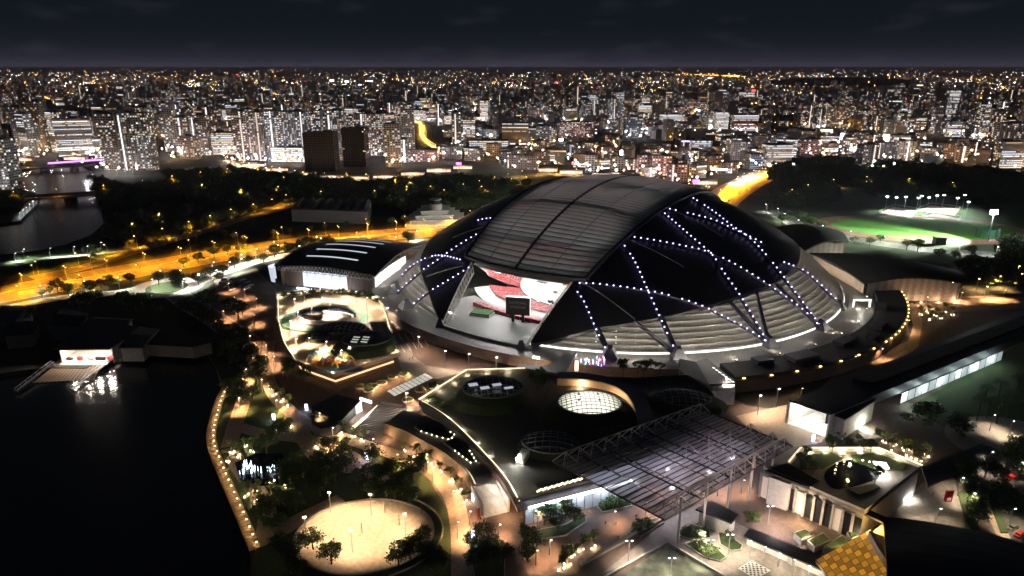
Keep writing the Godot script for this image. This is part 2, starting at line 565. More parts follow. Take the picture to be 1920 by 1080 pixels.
var express_line := PackedVector2Array()
var drive_line := PackedVector2Array()
var ramp_line := PackedVector2Array()
var bridge_line := PackedVector2Array()
var avenue_line := PackedVector2Array()
var far_roads := []
func roads() -> void:
	express_line = smooth(pv([-425.3,-345,-355.6,-422.1,-321.9,-456.7,-297.7,-480,-271,-505.6,-241.7,-533.7,-215.1,-555.9,-168.8,-583.7,-125.8,-603.8,-79.4,-620.7,-45.6,-634,0,-662.3,67.5,-709.4,143.4,-756.8,242.2,-810.6]), 4)
	var l = express_line
	for s in [-1, 1]:
		var g = PackedVector2Array()
		for i in l.size():
			var d = (l[mini(i + 1, l.size() - 1)] - l[maxi(i - 1, 0)]).normalized()
			g.append(l[i] + Vector2(-d.y, d.x) * s * 11.5)
		road("expressway", g, 20.0, GROUND + 0.05, M.road, 5, false)
	var med = Geo.new()
	med.ribbon(l, 1.2, GROUND, GROUND + 0.9)
	setting("median_barrier", med, M.concrete)
	# low hedge and rail between the expressway and the drive
	drive_line = smooth(pv([-395.1,-317.2,-332.8,-392,-322.9,-405.6,-310.9,-417.9,-296.9,-428.7,-276,-435.4,-255.6,-445.8]), 4)
	road("boulevard", drive_line, 11.0, GROUND + 0.03, M.paving, 2)
	var d2 = smooth(pv([-223.3,-460.4,-218.8,-478.7,-212.5,-492.5,-200.9,-516.2,-175.1,-542.1,-143.4,-555.9,-105.9,-572.3,-61.7,-591.6,-14.8,-616.4]), 4)
	road("boulevard", d2, 12.0, GROUND + 0.03, M.paving, 2)
	var rc = Vector2(-239.3,-450.6)
	var ro = Geo.new()
	ro.prism(ring_poly(rc, 13.5, 24.0, 0, TAU - 0.001, 48), GROUND + 0.06, GROUND + 0.06)
	setting("roundabout", ro, M.paving)
	var isl = Geo.new()
	isl.prism(ellipse(rc, 13.4, 13.4), GROUND, GROUND + 0.3)
	setting("roundabout_island", isl, M.lawn)
	road("access_road", pv([-226.4,-436.5,-211.7,-420,-193.4,-401.6,-175,-382.8,-159.1,-364.7,-147.9,-352.7]), 15.0, GROUND + 0.035, M.paving_brown, 2)
	road("riverside_path", pv([-463.9,-491.1,-398.5,-511.6,-383.8,-519.3,-360.5,-530.5,-334.9,-542.1,-319.8,-550.7]), 5.0, GROUND + 0.04, M.concrete, 1)
	ramp_line = smooth(pv([-241.8,-766.4,-249.1,-732.4,-264,-693,-276.1,-667.2,-283.5,-634,-297.1,-597.6,-309.7,-561.3,-316.9,-537,-328.2,-498.2,-347.2,-472]), 4)
	road("slip_road", ramp_line, 15.0, GROUND + 0.055, M.road, 3, false)
	# bridges over the river
	bridge_line = smooth(pv([-625.5,-733.8,-576.4,-762.4,-545.5,-779.2,-507,-796.8,-470.7,-834.2,-439.2,-892.5,-399.2,-949.1,-350.6,-980]), 4)
	for b in [[bridge_line, 24.0, "grey road bridge lit orange crossing the near stretch of river"], [smooth(pv([-768.1,-929.5,-739.4,-990.7,-715.7,-1024.3,-679,-1041.9,-644.6,-1066.4,-595.2,-1098.5]), 4), 22.0, "road bridge farther up the river under the purple lit footbridge"]]:
		var t = thing("road_bridge", b[2], "bridge", v3(b[0][6], GROUND))
		var g = Geo.new()
		g.ribbon(b[0], b[1], -3.2, -1.2)
		part(t, "deck", g, M.road)
		for s in [-1, 1]:
			var r = Geo.new()
			r.ribbon(b[0], 0.5, -1.2, 0.0, s * (b[1] * 0.5 - 0.3))
			part(t, "parapet", r, M.concrete)
		for p in steps(b[0], 38.0, 10.0):
			if p.x > -900 and p.x < -200:
				var q = Geo.new()
				q.box(v3(p, -7.0), Vector3(4, 7.6, b[1] * 0.7), 0.1)
				part(t, "pier", q, M.concrete)
	var fb = thing("footbridge", "footbridge edged with a purple light strip above the river", "bridge", Vector3(-713.9,-5,-1124.2))
	var fl = smooth(pv([-709.9,-1052.6,-693.1,-1065,-671.5,-1084.1,-641.1,-1097.3]), 4)
	var fg = Geo.new()
	fg.ribbon(fl, 6.0, -1.0, 0.2)
	part(fb, "deck", fg, M.concrete)
	var fs = Geo.new()
	fs.ribbon(fl, 0.6, 0.3, 1.5, 3.4)
	fs.ribbon(fl, 0.6, 0.3, 1.5, -3.4)
	part(fb, "light_strip", fs, glow("glow_purple", Color(0.45, 0.12, 1.0), 5.0))
	# roads that run up into the city
	avenue_line = smooth(pv([205,-698.4,231.9,-763.2,269.4,-832.7,310.4,-901.9,352.8,-962.7,384.8,-1009.5]), 4)
	road("avenue", avenue_line, 46.0, GROUND + 0.07, M.paving, 8, false)
	var winding = smooth(pv([-342.4,-2065.8,-292.3,-2044.3,-246.1,-1923.6,-210.2,-1719.8,-190.2,-1541.8,-170,-1438.2,-147.2,-1347.2,-127,-1266.8]), 4)
	var crossing = smooth(pv([-307.5,-893.2,-263.7,-938.4,-187.7,-924.4,-128.7,-864,-84.3,-825.2,-41.4,-880.5,15,-962.7,76.6,-983,139.2,-938.4,230.2,-864]), 4)
	var shops = smooth(pv([-466.8,-1137.7,-386.9,-1037.5,-343.8,-1004.1,-262.4,-933.7]), 4)
	var east = smooth(pv([272.9,-717.9,279.5,-690.3,276.1,-640.9,292.1,-607.9,315.9,-578,355.4,-550.7,414.4,-533.7,463.9,-525.6]), 4)
	far_roads = [winding, crossing, shops, east]
	for r in far_roads:
		road("city_road", r, 24.0 if r == winding else 18.0, GROUND + 0.06, M.road, 4, false)


# ---------------------------------------------------------------- the stadium
const SC := Vector3(72, 0, -476)
const RS := 222.125
const YC := -158.125
const AX := deg_to_rad(125.0)
func uv(u: float, v: float) -> Vector2:
	return Vector2(u * cos(AX) - v * sin(AX), u * sin(AX) + v * cos(AX))
func dome_y(r: float, off := 0.0) -> float:
	return sqrt(maxf(0.0, (RS + off) * (RS + off) - r * r)) + YC
func on_dome(u: float, v: float, off := 0.0) -> Vector3:
	var p = uv(u, v)
	return Vector3(p.x, dome_y(p.length(), off), p.y)
func dome_n(p: Vector3) -> Vector3:
	return (p - Vector3(0, YC, 0)).normalized()
func polar(az: float, r: float, y: float) -> Vector3:
	return Vector3(cos(az) * r, y, sin(az) * r)
func edge_r(th: float) -> float:
	var a = absf(th)
	var k = [12.0, 154.7, 23.5, 145.0, 32.0, 141.2, 43.0, 137.0, 53.0, 133.2, 64.0, 130.5, 82.0, 127.0, 99.0, 124.7, 180.0, 124.0]
	for i in range(0, k.size() - 2, 2):
		if a <= k[i + 2]:
			return lerpf(k[i + 1], k[i + 3], clampf((a - k[i]) / (k[i + 2] - k[i]), 0, 1))
	return 124.0
# a smooth sheet on the dome over a plan outline
func drape(g: Geo, poly: PackedVector2Array, cell: float, off: float) -> void:
	var b = Rect2(poly[0], Vector2.ZERO)
	for p in poly: b = b.expand(p)
	var nx = int(b.size.x / cell) + 1
	var nz = int(b.size.y / cell) + 1
	for i in nx:
		for j in nz:
			var o = b.position + Vector2(i, j) * cell
			var sq = PackedVector2Array([o, o + Vector2(cell, 0), o + Vector2(cell, cell), o + Vector2(0, cell)])
			for q in Geometry2D.intersect_polygons(sq, poly):
				var t = Geometry2D.triangulate_polygon(q)
				for k in range(0, t.size(), 3):
					var w = []
					for e in 3:
						var s: Vector2 = q[t[k + e]]
						w.append(Vector3(s.x, dome_y(s.length(), off), s.y))
					g.trin(w[0], w[1], w[2], dome_n(w[0]), dome_n(w[1]), dome_n(w[2]))

func even3(line: PackedVector3Array, gap: float) -> PackedVector3Array:
	var r = PackedVector3Array()
	var need = 0.0
	for i in line.size() - 1:
		var l = line[i].distance_to(line[i + 1])
		while need <= l:
			r.append(line[i].lerp(line[i + 1], need / l))
			need += gap
		need -= l
	return r
func smooth3(line: PackedVector3Array, cuts := 6) -> PackedVector3Array:
	var r = PackedVector3Array()
	for i in line.size() - 1:
		var a = line[maxi(i - 1, 0)]; var b := line[i]; var c := line[i + 1]; var d := line[mini(i + 2, line.size() - 1)]
		for k in cuts:
			r.append(b.cubic_interpolate(c, a, d, float(k) / cuts))
	r.append(line[-1])
	return r
func own(t: Node3D, called: String, g, m: Material) -> MeshInstance3D:
	return part(t, called, g, m, true)

func stadium() -> void:
	var t = thing("stadium", "huge domed stadium with black roof crossed by lines of violet lights", "stadium", SC)
	# fixed roof: a shell of the dome with a slot over the field that runs out at the open end
	var out = PackedVector2Array()
	for k in range(12, 349, 2):
		var th = deg_to_rad(k)
		var r = edge_r(k if k <= 180 else k - 360)
		out.append(uv(cos(th) * r, sin(th) * r))
	for p in [[151.0, -30.0], [126.0, -34.0], [104.0, -37.0], [60.0, -41.0], [0.0, -43.0], [-60.0, -41.0], [-104.0, -36.0], [-104.0, 36.0], [-60.0, 41.0], [0.0, 43.0], [60.0, 41.0], [104.0, 37.0], [126.0, 34.0], [151.0, 30.0]]:
		out.append(uv(p[0], p[1]))
	var g = Geo.new()
	drape(g, out, 7.37, 0.0)
	drape(g, out, 7.37, -1.6)
	for i in out.size():
		var a = out[i]
		var b = out[(i + 1) % out.size()]
		g.quad(v3(a, dome_y(a.length())), v3(b, dome_y(b.length())), v3(b, dome_y(b.length(), -1.6)), v3(a, dome_y(a.length(), -1.6)))
	own(t, "fixed_roof", g, M.dark_roof)
	# trusses along the sides of the opening
	for s in [-1, 1]:
		var tg = Geo.new()
		var top = PackedVector3Array()
		var low = PackedVector3Array()
		for k in 15:
			var f = k / 14.0
			var u = lerpf(118.0, 155.5, f)
			var v = lerpf(35.0, 28.5, f) * s
			top.append(on_dome(u, v, 0.7)); low.append(on_dome(u, v - 1.2 * s, -5.0))
		tg.tube(top, 0.5, 0.5, 5); tg.tube(low, 0.45, 0.45, 5)
		for k in 14:
			tg.bar(top[k], low[k + 1], 0.22); tg.bar(low[k], top[k], 0.22)
		own(t, "opening_truss", tg, M.white)
		var foot = Geo.new()
		var q = uv(157.0, 28.0 * s)
		foot.loft([PackedVector3Array([Vector3(q.x - 2.5, -0.2, q.y - 2.5), Vector3(q.x + 2.5, -0.2, q.y - 2.5), Vector3(q.x + 2.5, -0.2, q.y + 2.5), Vector3(q.x - 2.5, -0.2, q.y + 2.5)]), PackedVector3Array([Vector3(q.x - 1, 4, q.y - 1), Vector3(q.x + 1, 4, q.y - 1), Vector3(q.x + 1, 4, q.y + 1), Vector3(q.x - 1, 4, q.y + 1)])])
		own(t, "arch_foot", foot, M.slate)
	# moving roof: rows of cushions on both sides of a dark seam
	var mr = own(t, "moving_roof", Geo.new(), M.rib)
	var rows = 64
	for s in [-1, 1]:
		for k in rows:
			var cg = Geo.new()
			var t0 = lerpf(-1.0, 1.0, (k + 0.05) / rows)
			var t1 = lerpf(-1.0, 1.0, (k + 0.95) / rows)
			var prev = []
			var cols = 12
			for j in cols + 1:
				var f = lerpf(0.025, 0.985, float(j) / cols)
				var line = []
				for e in 4:
					var tt = lerpf(t0, t1, e / 3.0)
					var w = (42.0 + 11.0 * (1.0 - tt * tt)) * f
					var bulge = 0.55 * sin(PI * e / 3.0) * (0.35 + 0.65 * minf(1.0, absf(sin(PI * f * 4.0)) * 2.0))
					line.append(on_dome(tt * sqrt(122.0 * 122.0 - w * w), w * s, 2.4 + bulge))
				if j:
					for e in 3:
						cg.quad(prev[e], line[e], line[e + 1], prev[e + 1])
				prev = line
			own(mr, "cushion", cg, M.skin)
	var joints = Geo.new()
	for k in range(1, rows):
		var tt = lerpf(-1.0, 1.0, float(k) / rows)
		for j in 16:
			var q = []
			for e in [[0, -1], [1, -1], [1, 1], [0, 1]]:
				var t2: float = tt + e[1] * 0.0034
				var w = lerpf(-1, 1, (j + e[0]) / 16.0) * (42.0 + 11.0 * (1.0 - t2 * t2))
				q.append(on_dome(t2 * sqrt(122.0 * 122.0 - w * w), w, 2.3))
			joints.quad(q[0], q[1], q[2], q[3])
	own(mr, "row_joint", joints, M.rib).set_meta("kind", "stuff")
	var fr = Geo.new()
	for s in [-1, 0, 1]:
		var p = PackedVector3Array()
		for k in 41:
			var tt = lerpf(-1.0, 1.0, k / 40.0)
			var w = (42.0 + 11.0 * (1.0 - tt * tt)) * s
			p.append(on_dome(tt * sqrt(122.0 * 122.0 - w * w), w, 2.3))
		fr.tube(p, 1.3 if s else 1.0, 1.3 if s else 1.0, 6)
	for e in [-1.0, 1.0]:
		var p = PackedVector3Array()
		for k in 21:
			var w = lerpf(-42.0, 42.0, k / 20.0)
			p.append(on_dome(e * (sqrt(122.0 * 122.0 - w * w) + 0.4), w, 1.9))
		fr.tube(p, 1.4, 1.4, 6)
	own(mr, "edge_beam", fr, M.rib)
	for s in [-1, 1]:
		for f in [0.5]:
			var p = PackedVector3Array()
			for k in 31:
				var tt = lerpf(-1.0, 1.0, k / 30.0)
				var w: float = (42.0 + 11.0 * (1.0 - tt * tt)) * s * f
				p.append(on_dome(tt * sqrt(122.0 * 122.0 - w * w), w, 3.15))
			var pg = Geo.new()
			pg.tube(p, 0.1, 0.1, 4)
			own(mr, "purlin", pg, M.rib)
	# trusses under the moving roof
	for tt in [-0.97, -0.62, -0.25, 0.12, 0.48, 0.80, 0.965]:
		var wg = Geo.new()
		for j in 20:
			var a = lerpf(-1, 1, j / 20.0) * (42.0 + 11.0 * (1.0 - tt * tt))
			var b = lerpf(-1, 1, (j + 1) / 20.0) * (42.0 + 11.0 * (1.0 - tt * tt))
			var ua: float = tt * sqrt(122.0 * 122.0 - a * a)
			var ub: float = tt * sqrt(122.0 * 122.0 - b * b)
			wg.quad(on_dome(ua - 2.2, a, 0.9), on_dome(ub - 2.2, b, 0.9), on_dome(ub + 2.2, b, 0.9), on_dome(ua + 2.2, a, 0.9))
			for e in [-2.2, 2.2]:
				wg.quad(on_dome(ua + e, a, 0.9), on_dome(ub + e, b, 0.9), on_dome(ub + e, b, -3.0), on_dome(ua + e, a, -3.0))
		own(mr, "cross_truss", wg, M.dark_steel)
	# rails on the black roof
	for l in [pv3([-33.9,27.6,118,-7.7,14.2,140.7]), pv3([-6.3,45.4,90,23.8,33.8,110.2]), pv3([26.3,56,55,54.1,43.4,77.7]), pv3([-125.9,14.1,63.8,-101.9,24.6,76]), pv3([-111.1,32,32.5,-88.6,41.8,41.8])]:
		var rg = Geo.new()
		var p = PackedVector3Array()
		for k in 9:
			var q: Vector3 = l[0].lerp(l[1], k / 8.0)
			p.append(Vector3(q.x, dome_y(Vector2(q.x, q.z).length(), 0.9), q.z))
		rg.tube(p, 0.3, 0.3, 4)
		for k in 8: rg.bar(p[k] + Vector3(0, 0, 0.9), p[k + 1] + Vector3(0, 0, 0.9), 0.12)
		own(t, "gantry_rail", rg, M.steel)
	# ribs with their lights
	var ribs = [
		pv3([-36.4,24,124,-33.4,20.7,129.6,-29.9,13.7,139.5,-26.3,6.8,148.3,-22.3,0.2,155.9]),
		pv3([-34.9,27.6,119,-23.2,27.8,121.6,1.2,25.8,126.7,16.5,22.9,129.8,30.3,18.8,132.8,43.9,12.8,136.9,54.8,7.2,139.7,63.8,1.4,142.7]),
		pv3([-8.7,44.4,93.7,-3.5,37.1,108.5,1.2,25.8,126.7,7,12.1,144.4,10,5.3,151.9,12.5,0.5,156.7]),
		pv3([-4.4,46.7,88.9,11.2,45,92.2,28.4,42.1,94.7,38.4,39.9,95.8,53,34.4,100,71.4,24.2,107.4,90.1,11.7,113.6,100.3,2.2,118.8]),
		pv3([20.2,56,60.1,33.8,45.3,85.7,42.6,38,98.1,46.6,30.9,109.5,52.2,22.3,120.8,58,11.4,133.3,62.8,1.6,142.9]),
		pv3([26.2,56.3,56.6,40.5,53.4,59,53.6,50.1,60.5,63.2,46,64.9,75.1,40.8,68.4,82.8,37.1,70]),
		pv3([47.5,58.1,29.7,57,52.5,47.7,64.3,46.8,61.2,74.2,40.1,71.2,82.7,29.3,88.9,92.3,14.6,107.3,101.1,2,118.4]),
		pv3([91.3,28.8,81.3,105.3,22.8,77.8,112.3,17.2,80.7,121,9.3,84.7,125.6,5.3,85.9]),
		pv3([-98,25.4,81.1,-110.7,17.6,82.1,-125,8.4,80.7,-132.4,2.1,81.7,-136.7,-1.8,82.2]),
		pv3([-94.9,38.1,48.7,-107.9,30.6,51.1,-119.9,22.5,53.8,-132,14,53.1,-141.1,6.2,54.5,-149.4,-1.4,54.7]),
		pv3([-104,27.1,69.1,-110.7,26.3,60.1,-117.7,24.8,50.6,-125.3,21.8,42.3,-132.5,17.8,37.1,-141.2,11.8,32.8,-146.7,6.3,36]),
		pv3([-94.6,42.5,25.8,-89,44.5,29.9,-83.2,46.1,35.5])]
	var bulb = Geo.new()
	bulb.ball(Vector3.ZERO, Vector3(0.46, 0.4, 0.46), 8, 4)
	var bm = bulb.mesh()
	var n = 0
	for l in ribs:
		var p = smooth3(l, 5)
		var rg = Geo.new()
		var base = PackedVector3Array()
		for q in p: base.append(q - dome_n(q) * 0.7)
		rg.tube(base, 0.55, 0.9, 4)
		var rib = own(t, "rib", rg, M.rib)
		for q in even3(p, 3.7):
			if n % 17 == 9:
				n += 1
				continue
			n += 1
			var b = own(rib, "light", bm, M.glow_violet)
			b.position = q + dome_n(q) * 0.25
	# struts from the edge of the roof down to the feet
	for l in [pv3([-7.7,13.7,140.9,2.8,6.8,149.1,12.3,0.3,155.5]), pv3([45.3,20.1,125,54.1,11,133.8,63.8,1.4,141.1]), pv3([79.2,22.2,103.1,89.9,11.7,111.8,103.4,-0.7,118.1]), pv3([-27.3,11,141.7,-24.3,5.4,148.6,-22.4,-0.2,154.9]), pv3([6.7,16.1,137.9,9.7,7.9,147.5,12.8,0.1,155.7]), pv3([64.3,21.6,114,63.4,10.4,130.5,64,1.2,141.3])]:
		var sg = Geo.new()
		sg.tube(smooth3(l, 3), 0.9, 1.5, 4)
		own(t, "strut", sg, M.rib)
	var feet = pv3([-22.1,-0.5,154.9,12.8,-0.4,155.9,64.3,0.6,141.4,102.3,0.7,116.8,-137,-3,80.8,-149.9,-2.7,52,128,3.5,82.6])
	for q in feet:
		var fg = Geo.new()
		var c = Vector3(q.x, 0, q.z)
		var d = c.normalized()
		var e = Vector3(-d.z, 0, d.x)
		fg.loft([PackedVector3Array([c + d * 4 - e * 4, c + d * 4 + e * 4, c - d * 4 + e * 4, c - d * 4 - e * 4]), PackedVector3Array([c + d - e * 1.2 + Vector3(0, 4.5, 0), c + d + e * 1.2 + Vector3(0, 4.5, 0), c - d * 1.5 + e * 1.2 + Vector3(0, 5.5, 0), c - d * 1.5 - e * 1.2 + Vector3(0, 5.5, 0)])])
		own(t, "rib_foot", fg, M.slate)
	louvres(t)
	bowl(t)
	podium(t)

# bands of louvre panels that close the sides below the roof
func louvres(t: Node3D) -> void:
	var bands = 12
	var strip = Geo.new()
	var faint = Geo.new()
	var back = Geo.new()
	for b in bands:
		var y0 = 1.6 + b * 2.3
		for k in range(-128, 132, 4):
			if absi(k) < 12: continue
			var a0 = AX + deg_to_rad(k)
			var a1 = AX + deg_to_rad(k + 3.97)
			var yt = dome_y(edge_r(k + 2))
			if y0 > yt - 0.5: continue
			var r0 = sqrt(RS * RS - (y0 - YC) * (y0 - YC)) - 1.6
			var r1 = sqrt(RS * RS - (y0 + 1.85 - YC) * (y0 + 1.85 - YC)) - 5.0
			var g = Geo.new()
			var p = [polar(a0, r0, y0), polar(a1, r0, y0), polar(a1, r1, y0 + 1.6), polar(a0, r1, y0 + 1.6)]
			var q = [polar(a0, r0, y0 - 0.35), polar(a1, r0, y0 - 0.35), polar(a1, r1, y0 + 1.25), polar(a0, r1, y0 + 1.25)]
			g.quad(p[0], p[1], p[2], p[3]); g.quad(q[3], q[2], q[1], q[0])
			for e in 4: g.quad(p[e], p[(e + 1) % 4], q[(e + 1) % 4], q[e])
			own(t, "louvre_panel", g, M.louvre)
			var lit = (b <= 4 and (k * 7 + b * 13) % 5 > 0) or (k * 3 + b * 29) % 11 == 0
			if true:
				(strip if lit else faint).quad(polar(a0, r1 - 0.3, y0 + 1.6), polar(a1, r1 - 0.3, y0 + 1.6), polar(a1, r1 - 0.35, y0 + 2.1), polar(a0, r1 - 0.35, y0 + 2.1))
	for k in range(-128, 132, 4):
		if absi(k) < 12: continue
		var a0 = AX + deg_to_rad(k)
		var a1 = AX + deg_to_rad(k + 4)
		var yt = minf(dome_y(edge_r(k + 2)) - 1.0, 28.0)
		back.quad(polar(a0, 141.0, 0), polar(a1, 141.0, 0), polar(a1, sqrt(RS * RS - (yt - YC) * (yt - YC)) - 9.0, yt), polar(a0, sqrt(RS * RS - (yt - YC) * (yt - YC)) - 9.0, yt))
	own(t, "concourse_wall", back, M.concrete)
	own(t, "concourse_light", strip, glow("strip_louvre", Color(1.0, 0.94, 0.84), 60.0))
	own(t, "concourse_light", faint, glow("strip_faint", Color(1.0, 0.92, 0.80), 27.0))
	for k in range(-112, 60, 9):
		if absi(k) < 16: continue
		var az = AX + deg_to_rad(k)
		var fg = Geo.new()
		fg.box(Vector3(0, 0.5, 0), Vector3(0.9, 0.7, 0.9), az)
		var h = own(t, "flood_light", fg, M.dark_steel)
		h.position = polar(az, 167.0, 0.0)
		var ln = Geo.new()
		ln.box(Vector3(0, 0.9, 0), Vector3(0.7, 0.12, 0.7), az)
		own(h, "lamp_lens", ln, glow("flood_lens", Color(1.0, 0.85, 0.65), 3.0))
		spot(t, polar(az, 167.0, 1.2), polar(az, 140.0, 14.0), Color(1.0, 0.86, 0.66), 480.0, 60.0, 0.4)
	var low = Geo.new()
	for k in range(-110, -11, 3):
		var a0 = AX + deg_to_rad(k)
		var a1 = AX + deg_to_rad(k + 3)
		low.quad(polar(a0, 153.9, 0.3), polar(a1, 153.9, 0.3), polar(a1, 153.5, 1.2), polar(a0, 153.5, 1.2))
	own(t, "entrance_light", low, glow("strip_entrance", Color(1.0, 0.93, 0.84), 1.5))

func bowl(t: Node3D) -> void:
	var fl = Geo.new()
	var pts = PackedVector2Array()
	for k in 64:
		var a = TAU * k / 64
		pts.append(uv(cos(a) * 92.0, sin(a) * 66.0))
	fl.prism(pts, -4.0, -3.5)
	own(t, "event_floor", fl, mat("floor_cover", Color(0.50, 0.50, 0.49), 0.6, 0, grain, 8.0))
	var seam = Geo.new()
	for k in range(-10, 11):
		var z = 62.0 * sqrt(1.0 - (k * 8.0 / 86.0) ** 2)
		seam.ribbon(PackedVector2Array([uv(k * 8.0, -z), uv(k * 8.0, z)]), 0.5, -3.49, -3.47)
	for k in range(-7, 8):
		var z = 84.0 * sqrt(1.0 - (k * 8.0 / 63.0) ** 2)
		seam.ribbon(PackedVector2Array([uv(-z, k * 8.0), uv(z, k * 8.0)]), 0.5, -3.48, -3.46)
	own(t, "floor_seam", seam, M.steel)
	for k in 9:
		var g2 = Geo.new()
		for e in 5:
			g2.prism(sector(116.0 + e * 1.5, 117.4 + e * 1.5, -16.0 + k * 3.6, -12.7 + k * 3.6), 0.05, 0.5 + e * 0.45)
		own(t, "seating_block", g2, M.seats)
	var secs = 36
	for tier in 2:
		for k in secs:
			var a0 = TAU * (k + 0.03) / secs
			var a1 = TAU * (k + 0.97) / secs
			var mida = rad_to_deg(angle_difference(0.0, (a0 + a1) / 2))
			if tier == 1 and absf(mida) < 42: continue
			var steps_n = 14 if tier == 0 else 18
			var g = Geo.new()
			var rail = Geo.new()
			var risers = Geo.new()
			for s in steps_n:
				var f0 = float(s) / steps_n
				var f1 = float(s + 1) / steps_n
				var up = 7.5 if absf(mida) > 42 else 0.6
				var y = lerpf(-3.0, up, f0) if tier == 0 else lerpf(10.5, 27.0, f0)
				var yy = lerpf(-3.0, up, f1) if tier == 0 else lerpf(10.5, 27.0, f1)
				var ra = Vector2(lerpf(84, 104, f0), lerpf(56, 80, f0)) if tier == 0 else Vector2(lerpf(103, 124, f0), lerpf(82, 114, f0))
				var rb = Vector2(lerpf(84, 104, f1), lerpf(56, 80, f1)) if tier == 0 else Vector2(lerpf(103, 124, f1), lerpf(82, 114, f1))
				var p = [uv(cos(a0) * ra.x, sin(a0) * ra.y), uv(cos(a1) * ra.x, sin(a1) * ra.y), uv(cos(a1) * rb.x, sin(a1) * rb.y), uv(cos(a0) * rb.x, sin(a0) * rb.y)]
				g.quad(v3(p[0], y), v3(p[1], y), v3(p[2], y), v3(p[3], y))
				risers.quad(v3(p[3], y), v3(p[2], y), v3(p[2], yy), v3(p[3], yy))
				if s == 0:
					rail.quad(v3(p[0], y - 0.7), v3(p[1], y - 0.7), v3(p[1], y + 0.8), v3(p[0], y + 0.8))
			own(t, "seating_block", g, M.seats)
			own(t, "tier_front", rail, M.concrete)
			own(t, "row_risers", risers, M.concrete).set_meta("kind", "stuff")
	# aisles and ledges beneath the blocks
	var und = Geo.new()
	for k in 72:
		var a0 = TAU * k / 72
		var a1 = TAU * (k + 1) / 72
		var prof = [[84.0, 56.0, -4.2], [104.0, 80.0, -0.6], [116.0, 88.0, -0.1]]
		if absf(rad_to_deg(angle_difference(0.0, (a0 + a1) / 2))) > 40:
			prof = [[84.0, 56.0, -4.4], [104.0, 80.0, 6.4], [104.5, 81.5, 8.0], [104.5, 82.5, 9.0], [124.0, 114.0, 25.6], [125.0, 115.0, 26.5]]
		for e in prof.size() - 1:
			var x: Array = prof[e]
			var z: Array = prof[e + 1]
			und.quad(v3(uv(cos(a0) * x[0], sin(a0) * x[1]), x[2]), v3(uv(cos(a1) * x[0], sin(a1) * x[1]), x[2]), v3(uv(cos(a1) * z[0], sin(a1) * z[1]), z[2]), v3(uv(cos(a0) * z[0], sin(a0) * z[1]), z[2]))
	own(t, "stand", und, M.concrete)
	# open end: a level terrace behind the plinth
	var ter = Geo.new()
	ter.prism(sector(112.0, 156.0, -24, 24), -4.0, 0.05)
	own(t, "terrace", ter, mat("terrace", Color(0.30, 0.30, 0.30), 0.5, 0, grain, 12.0))
	# flood lights under the roof edge
	for s in [-1, 1]:
		for k in 6:
			var u = lerpf(-88.0, 88.0, k / 5.0)
			var c = on_dome(u, 39.0 * s, -5.0)
			var fg = Geo.new()
			fg.box(Vector3(0, 0.25, 0), Vector3(9, 0.4, 2.2), AX)
			var h = own(t, "flood_light", fg, M.dark_steel)
			h.position = c
			var lens = Geo.new()
			lens.box(Vector3(0, 0, 0), Vector3(8.6, 0.1, 1.8), AX)
			own(h, "lamp_lens", lens, glow("flood_face", Color(1, 0.98, 0.95), 3.0))
			area(t, c - Vector3(0, 0.2, 0), c + Vector3(0, -30, 0) - Vector3(uv(u, 30.0 * s).x, 0, uv(u, 30.0 * s).y) * 0.04, Color(1, 0.98, 0.95), 290.0, 8.6, 1.8)
	for f in [-0.6, 0.0, 0.6]:
		var c = on_dome(118.0, 26.0 * f, -4.5)
		var lg = Geo.new()
		lg.box(Vector3.ZERO, Vector3(2.2, 0.4, 6), AX)
		var h = own(t, "flood_light", lg, M.dark_steel)
		h.position = c
		var ln = Geo.new()
		ln.box(Vector3(0, -0.25, 0), Vector3(1.8, 0.1, 5.6), AX)
		own(h, "lamp_lens", ln, glow("flood_face", Color(), 0))
		area(t, c - Vector3(0, 0.45, 0), c + v3(uv(1, 0), -20.0), Color(1, 0.98, 0.95), 45.0, 1.8, 5.6)
	stage_things()

func sector(r0: float, r1: float, d0: float, d1: float) -> PackedVector2Array:
	return ring_poly(Vector2.ZERO, r0, r1, AX + deg_to_rad(d0), AX + deg_to_rad(d1), 24)

func podium(t: Node3D) -> void:
	# the ring walkway round the stadium, with a low wall to the plaza
	var g = Geo.new()
	g.prism(ring_poly(Vector2.ZERO, 139.0, 156.0, AX + deg_to_rad(24), AX + deg_to_rad(336), 90), -5.0, 0.0)
	own(t, "concourse", g, mat("walk", Color(0.34, 0.32, 0.31), 0.45, 0, grain, 14.0))
	var w = Geo.new()
	w.prism(ring_poly(Vector2.ZERO, 156.0, 171.0, AX + deg_to_rad(-180), AX + deg_to_rad(179.9), 120), -5.0, -0.004)
	own(t, "ring_walk", w, mat("walk", Color()))
	var wall = Geo.new()
	wall.prism(ring_poly(Vector2.ZERO, 171.0, 171.6, AX + deg_to_rad(-34), AX + deg_to_rad(12), 40), -5.0, 0.9)
	own(t, "plinth_wall", wall, M.pink_wall)
	var rail = Geo.new()
	rail.prism(ring_poly(Vector2.ZERO, 158.6, 159.2, AX + deg_to_rad(-12), AX + deg_to_rad(11), 30), 0.0, 1.3)
	own(t, "parapet", rail, M.concrete)
	var rt = Geo.new()
	rt.prism(ring_poly(Vector2.ZERO, 157.0, 158.5, AX + deg_to_rad(-11), AX + deg_to_rad(10), 30), 0.06, 0.5)
	own(t, "parapet_light", rt, glow("strip_parapet", Color(1.0, 0.75, 0.5), 0.5))

